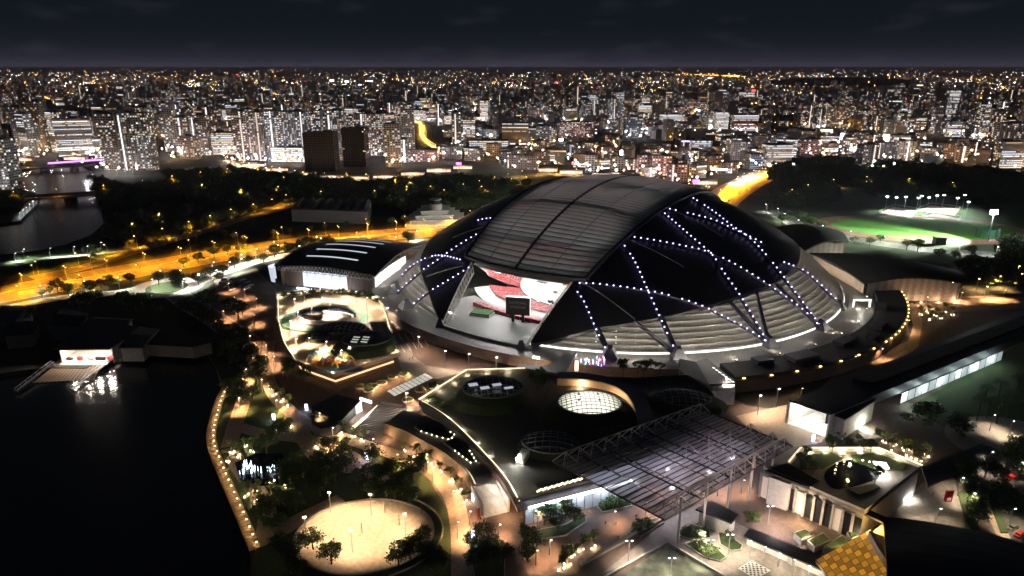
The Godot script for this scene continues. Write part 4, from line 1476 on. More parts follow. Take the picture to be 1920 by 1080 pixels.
	bl.box(Vector3(-1.2, 3.0, 2), Vector3(0.8, 0.6, 0.8))
	own(box, "lamp", bl, M.glow_white)
	omni(box, Vector3(-2.2, 2.4, 3), WHITE, 150, 0.3)
	# domes on the deck
	var d1 = oval_dome("roof_dome", "dark oval dome with pale glass facets, left on the mall roof", Vector2(-9.1,-262.7), 17.5, 14.0, -0.1, y, 4.6, 0.72, M.mound, M.dark_glass, 2.7, Vector2(1, -3))
	for k in 4:
		var lg = Geo.new()
		var q = Vector2(-12.4,-261.7) + Vector2(k * 5.0 - 4.0, k % 2 * 3.0 - 0.5)
		lg.box(v3(q, y + 4.6 + 2.9), Vector3(3.8, 0.2, 2.6 - k * 0.3), -0.3)
		part(d1, "facet_window", lg, glow("facet", Color(0.75, 0.85, 0.95), [0.5, 0.12, 0.35, 0.1][k]))
	var d2 = oval_dome("skylight_dome", "glowing white gridded oval skylight on a dark grass mound", Vector2(30.9,-245.8), 21.0, 17.0, 0.0, y, 6.0, 0.60, M.mound, M.skylight, 1.9, Vector2(0.5, -3.0))
	var c2 = v3(Vector2(30.9,-245.8) + Vector2(0.5, -3.0), y + 1.0)
	var al = Geo.new()
	al.box(c2 + Vector3(0, 0.3, 0), Vector3(17, 0.3, 13))
	part(d2, "light_panel", al, mat("panel_body", Color(0.8, 0.8, 0.75)))
	area(d2, c2 + Vector3(0, 0.7, 0) - d2.position, c2 + Vector3(0, 10, 0) - d2.position, Color(1.0, 0.98, 0.84), 2.6, 19, 15)
	for q in [[-4.2, -3.0], [3.6, -2.6], [-4.6, 2.2], [3.6, 2.4]]:
		var vg = Geo.new()
		vg.box(v3(Vector2(30.9,-245.8) + Vector2(0.5 + q[0], -3.0 + q[1]), y + 6.2 + 2.2), Vector3(0.9, 0.5, 1.3))
		part(d2, "vent", vg, M.dark_steel)
	oval_dome("roof_dome", "black oval dome at the front of the mall roof", Vector2(14.3,-224.5), 12.5, 9.5, 0.1, y, 2.4, 0.8, M.mound, M.dark_glass, 2.7)
	oval_dome("roof_dome", "broad black dome at the right back of the mall roof", Vector2(72.5,-259.8), 18, 12, 0.1, y, 2.6, 0.6, M.mound, M.dark_glass, 2.7)
	# crescent roof that sweeps round the skylight
	var cr = thing("crescent_canopy", "dark crescent canopy sweeping round the glowing skylight", "canopy", Vector3(43.4,9,-264.8))
	var cl = smooth(pv([20.3,-279.1,33.3,-277.5,44.4,-272.1,50.9,-262.2,52.9,-247.9,51.9,-234.9]), 5)
	var cg = Geo.new()
	cg.ribbon(cl, 6.5, 8.6, 9.2)
	part(cr, "roof", cg, M.slate)
	var cw = Geo.new()
	cw.ribbon(cl, 0.4, 5.0, 8.6, 2.0)
	part(cr, "wall", cw, M.paving_tan)
	for k in 3:
		omni(cr, v3(cl[6 + k * 7] + Vector2(-5, 3), 6.5) - cr.position, Color(1, 0.66, 0.36), 96, 0.3)
	# entrance canopy shaped like a folded tongue
	var en = thing("entrance_canopy", "pale folded canopy leading up to the stadium entrance", "canopy", Vector3(15.7,0,-306.3))
	var ep = [pv([2,-299.4,25.9,-297,27.6,-305.6,3.9,-306.9]), pv([20.5,-300,25.5,-292.7,33.7,-315.4,27,-319.5])]
	var eg = Geo.new()
	eg.prism(pv([1.5,-297.6,25.3,-295.8,33.1,-320,28,-324.1,21,-308.1,15.6,-304.4,3.1,-305.6]), 1.6, 2.2)
	part(en, "roof", eg, mat("canopy_grey", Color(0.34, 0.34, 0.38), 0.45, 0.2, grain, 8.0))
	for p in pv([4,-310.8,11.9,-309.6,21.1,-307.1,26.8,-307.1]):
		var pg = Geo.new()
		pg.bar(v3(p, GROUND), v3(p, 1.6), 0.3)
		part(en, "column", pg, M.concrete)
	var eb = Geo.new()
	eb.box(Vector3(12.1,0.5,-316.7), Vector3(3.4, 1.8, 0.5), 0.3)
	part(en, "sign_board", eb, M.glow_white)
	omni(en, Vector3(10.3,-2,-300.8) - en.position, Color(1, 0.7, 0.4), 240, 0.3)
	# glass hall at the right of the deck
	var gh = thing("lift_hall", "white walled lift hall with sloping dark roof right of the mall deck", "building", Vector3(97.7,-5,-290.3))
	var gg = Geo.new()
	gg.prism(pv([90,-277.6,100.3,-277.6,103.9,-290.7,94.1,-306.3,88.1,-303.2]), GROUND, 1.5)
	part(gh, "wall", gg, M.white)
	var gr = Geo.new()
	gr.prism(pv([90.2,-283.3,103,-285.5,97.1,-313.3,87.8,-306.9]), 1.5, 2.3)
	part(gh, "roof", gr, M.slate)
	var gs = Geo.new()
	for k in 7:
		var p = Vector2(97.1,-301).lerp(Vector2(101.6,-285.8), k / 6.0)
		gs.box(v3(p, 2.45), Vector3(1.4, 0.2, 0.35), 0.9)
	part(gh, "roof_light", gs, M.strip_white)
	var wd = Geo.new()
	wd.prism(pv([82.7,-311.1,90.1,-307.2,89.8,-276.9,86.6,-270.6,82.3,-281.2,80.1,-296.7]), GROUND, 3.0)
	part(gh, "dark_wedge", wd, M.black_roof)
	# curved ramp with planters below the deck
	var rp = smooth(pv([-52.7,-250.1,-45.4,-245.4,-38.1,-239.5,-32.2,-233.9,-26.5,-228.5,-21.9,-222.9,-17.5,-216.9,-15.3,-212.5,-13.8,-208.2]), 2)
	var inr = smooth(pv([-5.7,-208.8,-8.2,-217.6,-12.1,-226.6,-19,-239.5,-26.2,-248.8,-37.2,-258.3,-46.6,-263.5]), 2)
	var rpoly = rp.duplicate()
	rpoly.append_array(inr)
	var ra = thing("ramp_deck", "curving raised walkway with planters along the mall front", "walkway", v3(mid(rpoly), GROUND))
	var rg = Geo.new()
	rg.prism(rpoly, -1.0, 0.0)
	part(ra, "slab", rg, mat("ramp_paving", Color(0.30, 0.29, 0.25), 0.8, 0, grain, 9.0))
	var rw = Geo.new()
	rw.ribbon(rp, 0.5, -4.0, 1.1)
	part(ra, "outer_wall", rw, M.brown_wall)
	edge_light(ra, rp, 0.05, -0.8, "strip_yellow", 0.3)
	var rb = Geo.new()
	rb.ribbon(rp, 0.4, GROUND + 0.3, GROUND + 0.8, -2.0)
	part(ra, "arcade_light", rb, M.gallery_glow)
	for p in steps(rp, 14.0, 4.0):
		omni(ra, v3(p, GROUND + 2.0) + Vector3(-1.6, 0, 1.6) - ra.position, Color(1.0, 0.6, 0.3), 30, 0.4)
	for p in steps(front, 13.0, 6.0):
		omni(ra, v3(p, -2.0) + Vector3(-1.0, 0, 1.0) - ra.position, Color(1.0, 0.58, 0.26), 40, 0.4)
	for pb in [pv([-40.1,-247.9,-35.1,-250.1,-27.5,-246.2,-23,-241.2,-24.1,-237.1,-29.6,-239.5,-36.5,-243.7]), pv([-26.7,-235.5,-22.2,-239.5,-16.3,-229.2,-13.3,-221.8,-15,-220.4,-18.5,-224.8,-23.7,-231.5])]:
		var bg2 = Geo.new()
		bg2.prism(pb, 0.0, 0.7)
		part(ra, "planter", bg2, M.concrete)
		var bs = Geo.new()
		bs.prism(inset(pb, 0.5), 0.7, 0.9)
		part(ra, "planting", bs, M.lawn)
		for p in steps(closed(pb), 2.6):
			if p.y < mid(pb).y - 0.5: continue
			var lg = Geo.new()
			lg.ball(Vector3.ZERO, Vector3(0.2, 0.2, 0.2), 6, 4)
			part(ra, "edge_lamp", lg, glow("pin", Color(1, 0.85, 0.6), 12.0), true).position = v3(p, 0.85) - ra.position
	# lit steps at the foot of the ramp
	var st = thing("stair", "white lit stair at the foot of the curved walkway", "stairs", Vector3(-6.5,-5,-202.2))
	var s0 = Vector2(-9.8,-208.2)
	var s1 = Vector2(-5.3,-197.5)
	var dir = (s1 - s0).normalized()
	var sd = Vector2(-dir.y, dir.x)
	var len = s0.distance_to(s1)
	for k in 24:
		var sg = Geo.new()
		var a = s0 + dir * len * k / 24.0
		var b = s0 + dir * len * (k + 1) / 24.0
		var yy = lerpf(-0.2, GROUND + 0.05, k / 24.0)
		sg.prism(PackedVector2Array([a + sd * 4.2, b + sd * 4.2, b - sd * 4.2, a - sd * 4.2]), GROUND - 0.2, yy)
		part(st, "step", sg, M.white)
	for s in [-1, 1]:
		var wg = Geo.new()
		wg.ribbon(PackedVector2Array([s0, s1]), 0.5, GROUND, 0.4, s * 4.6)
		part(st, "side_wall", wg, M.white)
	omni(st, v3(s0.lerp(s1, 0.35) - sd * 3.0, 2.6) - st.position, Color(1, 0.85, 0.72), 34, 0.3)
	omni(st, v3(s0.lerp(s1, 0.8) - sd * 2.0, 0.6) - st.position, Color(1, 0.85, 0.72), 26, 0.3)
	# underpass wedge
	var ud = thing("underpass_entrance", "dark sloping wedge roof with white side wall over the underpass", "entrance", Vector3(-75.2,-5,-269.5))
	var ug = Geo.new()
	ug.prism(pv([-88,-268.9,-79.4,-280.2,-67.3,-273.4,-72.7,-251,-78.7,-248.8,-83.6,-253.3]), GROUND, -1.0)
	part(ud, "roof", ug, M.black_roof)
	var uw = Geo.new()
	var ua = Vector3(-75.7,-5,-259.1)
	var ub = Vector3(-66.8,-5,-271.9)
	uw.tri(ua, ub, ub + Vector3(0, 5.2, 0)); uw.tri(ua + Vector3(0.4, 0, 0.4), ub + Vector3(0.4, 0, 0.4), ub + Vector3(0.4, 5.2, 0.4))
	uw.quad(ub, ub + Vector3(0.4, 0, 0.4), ub + Vector3(0.4, 5.2, 0.4), ub + Vector3(0, 5.2, 0))
	uw.quad(ua, ub + Vector3(0, 5.2, 0), ub + Vector3(0.4, 5.2, 0.4), ua + Vector3(0.4, 0, 0.4))
	part(ud, "side_wall", uw, M.white)
	var ul = Geo.new()
	ul.ribbon(pv([-68.7,-278.5,-62.9,-274.9]), 0.6, GROUND + 2, GROUND + 3.2)
	part(ud, "ceiling_light", ul, M.strip_white)
	omni(ud, Vector3(-64.3,-1,-265.4) - ud.position, WHITE, 180, 0.3)
	var uy = Geo.new()
	uy.ribbon(pv([-67.8,-255,-63.7,-264.6,-60.2,-275.9]), 1.2, GROUND + 0.05, GROUND + 0.6)
	part(ud, "kerb_light", uy, glow("strip_gold", Color(1, 0.82, 0.35), 1.2))
	# broad steps
	var bs2 = thing("broad_steps", "wide flight of grey steps beside the underpass wedge", "stairs", Vector3(-55.6,-5,-264.6))
	var p0 = Vector2(-58.9,-272.9)
	var p1 = Vector2(-65.9,-256.8)
	var e0 = Vector2(-46.5,-269) - p0
	for k in 16:
		var sg = Geo.new()
		var a = p0.lerp(p1, k / 16.0)
		var b = p0.lerp(p1, (k + 1) / 16.0)
		sg.prism(PackedVector2Array([a, b, b + e0, a + e0]), GROUND, GROUND + 0.1 + 0.17 * (16 - k))
		part(bs2, "step", sg, mat("step_grey", Color(0.16, 0.15, 0.14), 0.8, 0, grain, 6.0))
	canopy()

# the space frame roof over the square
func canopy() -> void:
	var q = pv([14.2,-209.5,76.6,-248.4,102.8,-219.8,46.7,-177.1])
	var y = 8.0
	var t = thing("space_frame_canopy", "translucent grey canopy on a steel space frame over the square", "canopy", v3(mid(q), GROUND))
	var nu = 7
	var nv = 20
	for i in nu:
		for j in nv:
			var e = 0.012
			var p = []
			for c in [[i + e * 4, j + e * 4], [i + 1 - e * 4, j + e * 4], [i + 1 - e * 4, j + 1 - e * 4], [i + e * 4, j + 1 - e * 4]]:
				p.append(v3(patch(q[0], q[1], q[2], q[3], c[0] / nu, c[1] / nv), y + (0.25 if j % 2 else 0.0)))
			var g = Geo.new()
			g.quad(p[0], p[1], p[2], p[3])
			part(t, "pane", g, M.film)
	for j in nv + 1:
		var b = Geo.new()
		b.bar(v3(patch(q[0], q[1], q[2], q[3], 0, float(j) / nv), y + 0.1), v3(patch(q[0], q[1], q[2], q[3], 1, float(j) / nv), y + 0.1), 0.32 if j % 2 else 0.16)
		part(t, "beam", b, M.dark_steel)
	for f in [0.0, 0.25, 0.5, 0.75, 1.0]:
		var b = Geo.new()
		b.bar(v3(patch(q[0], q[1], q[2], q[3], f, 0), y + 0.35), v3(patch(q[0], q[1], q[2], q[3], f, 1), y + 0.35), 0.28)
		part(t, "beam", b, M.dark_steel)
	# pyramids of struts along the edges and over the nearer half
	for j in 9:
		for i in 12:
			if not (j == 0 or j == 8 or i >= 6 and j > 3 and (i + j) % 2 == 0): continue
			var g = Geo.new()
			var apex = v3(patch(q[0], q[1], q[2], q[3], (i + 0.5) / 12.0, (j + 0.5) / 9.0), y + 4.4)
			var c = []
			for e in [[0, 0], [1, 0], [1, 1], [0, 1]]:
				c.append(v3(patch(q[0], q[1], q[2], q[3], (i + e[0]) / 12.0, (j + e[1]) / 9.0), y + 0.4))
			for k in 4:
				g.bar(c[k], apex, 0.19)
			var nx = v3(patch(q[0], q[1], q[2], q[3], (minf(i + 1.5, 11.5)) / 12.0, (j + 0.5) / 9.0), y + 4.4)
			if j == 0 or j == 8: g.bar(apex, nx, 0.19)
			part(t, "truss_pyramid", g, M.truss)
	for f in [0.12, 0.3, 0.48, 0.66, 0.84]:
		for e in [1.0, 0.04]:
			var p = patch(q[0], q[1], q[2], q[3], f, e * 0.985 if e == 1.0 else e)
			var g = Geo.new()
			g.bar(v3(p, GROUND if e == 1.0 else 0.0), v3(p, y + 4.6 if e == 1.0 else y), 0.42, 6)
			part(t, "column", g, M.truss)
	for e in [[0.35, 0.35], [0.5, 0.3], [0.42, 0.5], [0.62, 0.42], [0.3, 0.7], [0.75, 0.7], [0.55, 0.72]]:
		var p = patch(q[0], q[1], q[2], q[3], e[0], e[1])
		var lg = Geo.new()
		lg.box(Vector3.ZERO, Vector3(1.4, 0.4, 1.4))
		part(t, "hanging_lamp", lg, M.glow_cool, true).position = v3(p, y - 3.5) - t.position
		omni(t, v3(p, y - 4.2) - t.position, Color(0.94, 0.86, 1.0), 85, 0.7)
	# lit screen boards that show through the roof
	for e in [[0.44, 0.36, 8.0], [0.36, 0.3, 5.0]]:
		var p = patch(q[0], q[1], q[2], q[3], e[0], e[1])
		var sg = Geo.new()
		sg.box(v3(p, y - 6.0), Vector3(e[2], 4.5, 0.4), -0.5)
		part(t, "screen", sg, glow("screen_violet", Color(0.8, 0.75, 1.0), 2.6))


# ---------------------------------------------------------------- plaza, park, sand court
func sheet(called: String, poly: PackedVector2Array, up: float, m: Material) -> MeshInstance3D:
	var g = Geo.new()
	g.prism(poly, GROUND + up, GROUND + up)
	return setting(called, g, m)
func kerb(line: PackedVector2Array, w := 0.5, h := 0.35, m: Material = null) -> void:
	var g = Geo.new()
	g.ribbon(line, w, GROUND - 0.05, GROUND + h)
	setting("kerb", g, m if m else M.concrete)
var court_c := Vector2.ZERO
func plaza() -> void:
	sheet("pavement", pv([-147.9,-352.7,-161.9,-426.5,-160.4,-443.5,-117.8,-448.2,-78.1,-430.9,-54.8,-386.5,-47.5,-352.7,-25.2,-329.2,10.6,-310.8,43.3,-317.2,85.1,-310.8,105.9,-276.9,127,-269.5,158.2,-307.8,191.5,-332,219.8,-352.7,245.5,-386.5,262.4,-420,298.3,-430.9,344.2,-435.4,418.7,-426.5,340.2,-337.7,285.1,-352.7,176.7,-274.4,189.4,-242.7,187.9,-257.7,261.6,-248.9,154.6,-127.9,-13,-127.9,-16.3,-172.9,-20.9,-197.8,-33.2,-223.6,-51.6,-242.7,-71.9,-255.5,-95.5,-274.4,-117.3,-307.8]), 0.03, M.paving_brown)
	sheet("lot_paving", pv([-178.9,-382.8,-189,-400.6,-195.3,-426.5,-213.6,-468.1,-194.5,-498.2,-160.4,-443.5,-161.9,-426.5,-145.5,-352.7,-153.9,-359]), 0.034, M.paving_brown)
	# dark round of paving before the open end of the stadium and pale walks round it
	sheet("forecourt", pv([-55.8,-352.7,-48.1,-357.4,-31.4,-337.7,-8.2,-321.1,10.7,-312.1,0,-309.6,-21.5,-314.6,-43.7,-320.5,-53.8,-334.1]), 0.038, mat("brick_paving", Color(0.115, 0.07, 0.058), 0.75, 0, grain, 6.0))
	sheet("path", pv([-64.1,-345,-56.8,-351.1,-52.1,-332,-43.6,-319.8,-24.1,-312.7,-26.6,-310.8,-41.4,-301.1,-51.8,-301.7,-56.3,-317.2]), 0.042, M.paving)
	sheet("path", pv([-60.5,-281.1,-48.1,-276.9,-40.6,-274.4,-43.2,-267,-46.7,-262.3,-54.6,-259.1,-52.9,-269.5]), 0.042, M.paving)
	sheet("path", pv([98,-267,125.6,-278,154.2,-298.8,184,-317.2,213.5,-341.3,237.2,-377.5,254.5,-415.8,259.8,-417.9,248,-386.5,222,-345,183.5,-310.8,147.9,-284.8,124.1,-262.3,112.1,-248.9,99.6,-257.7]), 0.042, M.paving_tan)
	sheet("path", pv([253.4,-413.7,294.2,-424.3,340.9,-430.9,408.7,-435.4,390.3,-413.7,324.3,-407.6,243.5,-395.8]), 0.046, M.paving_tan)
	sheet("path", pv([101.7,-264.2,125.6,-278,133.5,-255,125.7,-244.7,113.6,-241.4,105.5,-248.9]), 0.05, M.paving_tan)
	# parking bays
	var bays = Geo.new()
	for k in 6:
		var a = Vector2(-67.5,-360.6).lerp(Vector2(-52.8,-370.6), k / 5.0)
		bays.ribbon(PackedVector2Array([a, a + Vector2(4.0, 10.5)]), 0.35, GROUND + 0.05, GROUND + 0.05)
		bays.ribbon(PackedVector2Array([a + Vector2(6.5, 13.5), a + Vector2(10.0, 23.0)]), 0.35, GROUND + 0.05, GROUND + 0.05)
	setting("parking_marking", bays, M.marking)
	# striped crossing and skylight slabs by the planters
	var sk = thing("glass_walk", "row of glowing glass floor slabs across the mall forecourt", "floor light", Vector3(-49,-5,-300))
	for k in 10:
		var a = Vector2(-56.6,-288.6).lerp(Vector2(-40.7,-308.4), k / 10.0)
		var b = Vector2(-56.6,-288.6).lerp(Vector2(-40.7,-308.4), (k + 0.8) / 10.0)
		var g = Geo.new()
		var s = Vector2(2.2, 2.6)
		g.prism(PackedVector2Array([a - s, b - s, b + s, a + s]), GROUND + 0.02, GROUND + 0.16)
		part(sk, "light_slab", g, glow("slab_glow", Color(0.9, 0.92, 0.78), 0.5))
	for p in leftmost(pv([-72.1,-294.8,-66.1,-295.3,-62.7,-298.8,-67.4,-291.4,-58.5,-305.9,-53.7,-309,-43.2,-291.4,-37.6,-295.3,-47.5,-281.1])):
		var pt = thing("tree_planter", "round planter in the forecourt, %s from the left" % nth(used.get("tree_planter", -1) + 1), "planter", v3(p, GROUND), "round planters in the forecourt")
		var g = Geo.new()
		g.loft([oval(Vector2.ZERO, 2.4, 2.4, 0, 0.0, 18), oval(Vector2.ZERO, 2.8, 2.8, 0, 0.9, 18), oval(Vector2.ZERO, 2.3, 2.3, 0, 0.9, 18), oval(Vector2.ZERO, 2.3, 2.3, 0, 0.6, 18)])
		own(pt, "bowl", g, M.concrete)
		var s = Geo.new()
		s.cap(oval(Vector2.ZERO, 2.3, 2.3, 0, 0.75, 18))
		own(pt, "planting", s, M.lawn)
		omni(pt, Vector3(2.5, 1.4, 1.5), Color(1, 0.56, 0.26), 31.2, 0.2)
	# park paths
	for l in [pv([-142.6,-352.7,-132.6,-317.2,-125.8,-293.1,-121.3,-274.4,-117.7,-257.7,-113.6,-241.4]), pv([-135.1,-352.7,-124.5,-317.2,-112.3,-290.3,-99.8,-272.9,-88.2,-261.4,-75.6,-252.4,-58,-242.2,-41.6,-232.8,-29,-221.8,-21.3,-208.4,-17.4,-192.1,-15.4,-172.9,-13.6,-151.6]), pv([-116.4,-257.7,-101.9,-251.1,-87.7,-248.1,-73.2,-242.7,-57.3,-228.3,-47,-216.6]), pv([-113.3,-240.6,-102.8,-225.4,-92.2,-211.6,-84.1,-199.2,-80.3,-187.9]), pv([-81.6,-183.7,-76.8,-187.9,-71.9,-194.9,-66.2,-200.7,-60.3,-206.8]), pv([-91.9,-262.3,-81.2,-240.6,-69.7,-229,-54.5,-224.6])]:
		var g = Geo.new()
		g.ribbon(smooth(l, 5), 6.5, GROUND + 0.052 + 0.004 * (used.get("park_path", -1) + 1), GROUND + 0.052 + 0.004 * (used.get("park_path", -1) + 1))
		setting("park_path", g, M.paving_tan)
	# sunken pond with a cluster of light stalks
	sheet("pond", pv([-106.9,-229.8,-101.2,-236.6,-90.6,-236.6,-84,-225.4,-84.2,-216.6,-91.2,-214.3,-100.5,-218.3]), 0.08, M.water)
	# sand court
	court_c = Vector2(-48.2,-187.4)
	var so = ellipse(court_c, 22.2, 18.5, -0.1, 48)
	sheet("sand_court", so, 0.09, M.sand)
	kerb(closed(ellipse(court_c, 22.5, 18.8, -0.1, 48)), 0.5, 0.45)
	kerb(ellipse(court_c, 25.5, 22.0, -0.1, 30, -0.9, 1.2), 0.5, 0.35)
	for p in leftmost(pv([-61.9,-198.6,-47.8,-197.5,-34.6,-186.9,-50.1,-178.7,-66.4,-185.3])):
		var lp = thing("court_lamp", "tall lamp post at the sand court, %s from the left" % nth(used.get("court_lamp", -1) + 1), "lamp", v3(p, GROUND), "lamp posts round the sand court")
		var g = Geo.new()
		g.tube(pv3([0, 0, 0, 0, 8.0, 0]), 0.16, 0.1, 6)
		own(lp, "pole", g, M.steel)
		var h = Geo.new()
		h.box(Vector3(0, 8.2, 0), Vector3(1.1, 0.3, 0.5), rng.randf() * 3.0)
		own(lp, "lamp_head", h, glow("glow_court", Color(1, 0.78, 0.5), 7.0))
		spot(lp, Vector3(0, 7.9, 0), Vector3((court_c.x - p.x) * 0.35, 0, (court_c.y - p.y) * 0.35), Color(1.0, 0.70, 0.42), 400.0, 72.0, 0.4)
	for p in leftmost(pv([-49,-187.9,-37.5,-192.1,-43.4,-198.6,-30.9,-197.8])):
		var lp = thing("net_post", "slim post standing in the sand court, %s from the left" % nth(used.get("net_post", -1) + 1), "post", v3(p, GROUND), "posts in the sand court")
		var g = Geo.new()
		g.tube(pv3([0, 0, 0, 0, 4.0, 0]), 0.12, 0.12, 5)
		own(lp, "post", g, M.dark_steel)
	# promenade boardwalk beside the basin
	var bl = smooth(pv([-136.3,-295.3,-134.4,-283.7,-130.7,-269.5,-127.2,-257.7,-124,-248.9,-119.9,-240.6,-115.5,-233.5,-111.3,-226.8,-106.8,-219.7,-99.4,-208.4,-92.1,-197.2,-84.6,-185.6,-80.8,-179.6]), 4)
	var bw = thing("boardwalk", "timber boardwalk with bollard lamps along the dark basin", "boardwalk", v3(bl[20], GROUND))
	var pl = steps(bl, 0.62)
	var planks = 0
	var rest = Geo.new()
	for i in range(0, pl.size() - 1):
		var d = (pl[i + 1] - pl[i]).normalized()
		var s = Vector2(-d.y, d.x) * 1.9
		var pg = Geo.new() if planks < 290 else rest
		var e = d * 0.27
		pg.prism(PackedVector2Array([pl[i] - s - e, pl[i] + s - e, pl[i] + s + e, pl[i] - s + e]), GROUND + 0.05, GROUND + 0.22 + 0.02 * (i % 3))
		if planks < 290 and i > pl.size() - 292:
			part(bw, "plank", pg, mat("plank_%d" % (i % 3), Color(0.30, 0.19, 0.10) * (0.8 + 0.15 * (i % 3)), 0.8))
			planks += 1
		elif i <= pl.size() - 292:
			rest.prism(PackedVector2Array([pl[i] - s - e, pl[i] + s - e, pl[i] + s + e, pl[i] - s + e]), GROUND + 0.05, GROUND + 0.22 + 0.02 * (i % 3))
	var rp = part(bw, "planking", rest, mat("plank_1", Color(0.3, 0.19, 0.1)))
	rp.set_meta("kind", "stuff")
	kerb(bl.duplicate(), 0.3, 0.05)
	var proto = bollard()
	var k = 0
	for p in steps(bl, 4.6, 2.0):
		var at = v3(p + Vector2(1.2, 0.4), GROUND + 0.2)
		copy(proto, "bollard_lamp", at, "low bollard lamp on the boardwalk, %s from its far end" % nth(k), "lamp", "bollard lamps along the boardwalk")
		k += 1
	proto.free()
	# stalks of light in the pond
	var r = RandomNumberGenerator.new()
	r.seed = 12
	var lg = thing("light_stalks", "cluster of upright blue white light rods standing in the pond", "light sculpture", Vector3(-96.7,-5,-225.4))
	for e in 42:
		var a = lerpf(460, 512, r.randf())
		var p: Vector2
		if e < 24: p = Vector2(-100,-225.4) + Vector2(r.randf_range(-2.4, 3.0), r.randf_range(-3.5, 3.5))
		else: p = Vector2(-94.2,-223.9) + Vector2(r.randf_range(-3.4, 4.6), r.randf_range(-1.2, 1.2))
		var g = Geo.new()
		g.tube(pv3([0, 0, 0, 0, r.randf_range(1.2, 2.6), 0]), 0.13, 0.07, 5)
		part(lg, "light_rod", g, glow("rod", Color(0.6, 0.8, 1.0), 5.0), true).position = v3(p, GROUND + 0.08) - lg.position

func bollard() -> Node3D:
	var t = Node3D.new()
	add_child(t)
	var g = Geo.new()
	g.tube(pv3([0, 0, 0, 0, 0.75, 0]), 0.12, 0.12, 6)
	own(t, "post", g, M.dark_steel)
	var h = Geo.new()
	h.ball(Vector3(0, 0.9, 0), Vector3(0.24, 0.18, 0.24), 6, 4)
	own(t, "lamp_head", h, glow("bollard_glow", Color(1.0, 0.76, 0.42), 14.0))
	omni(t, Vector3(-0.5, 0.95, 0.0), Color(1.0, 0.68, 0.32), 3.2, 0.15, 25.0)
	return t

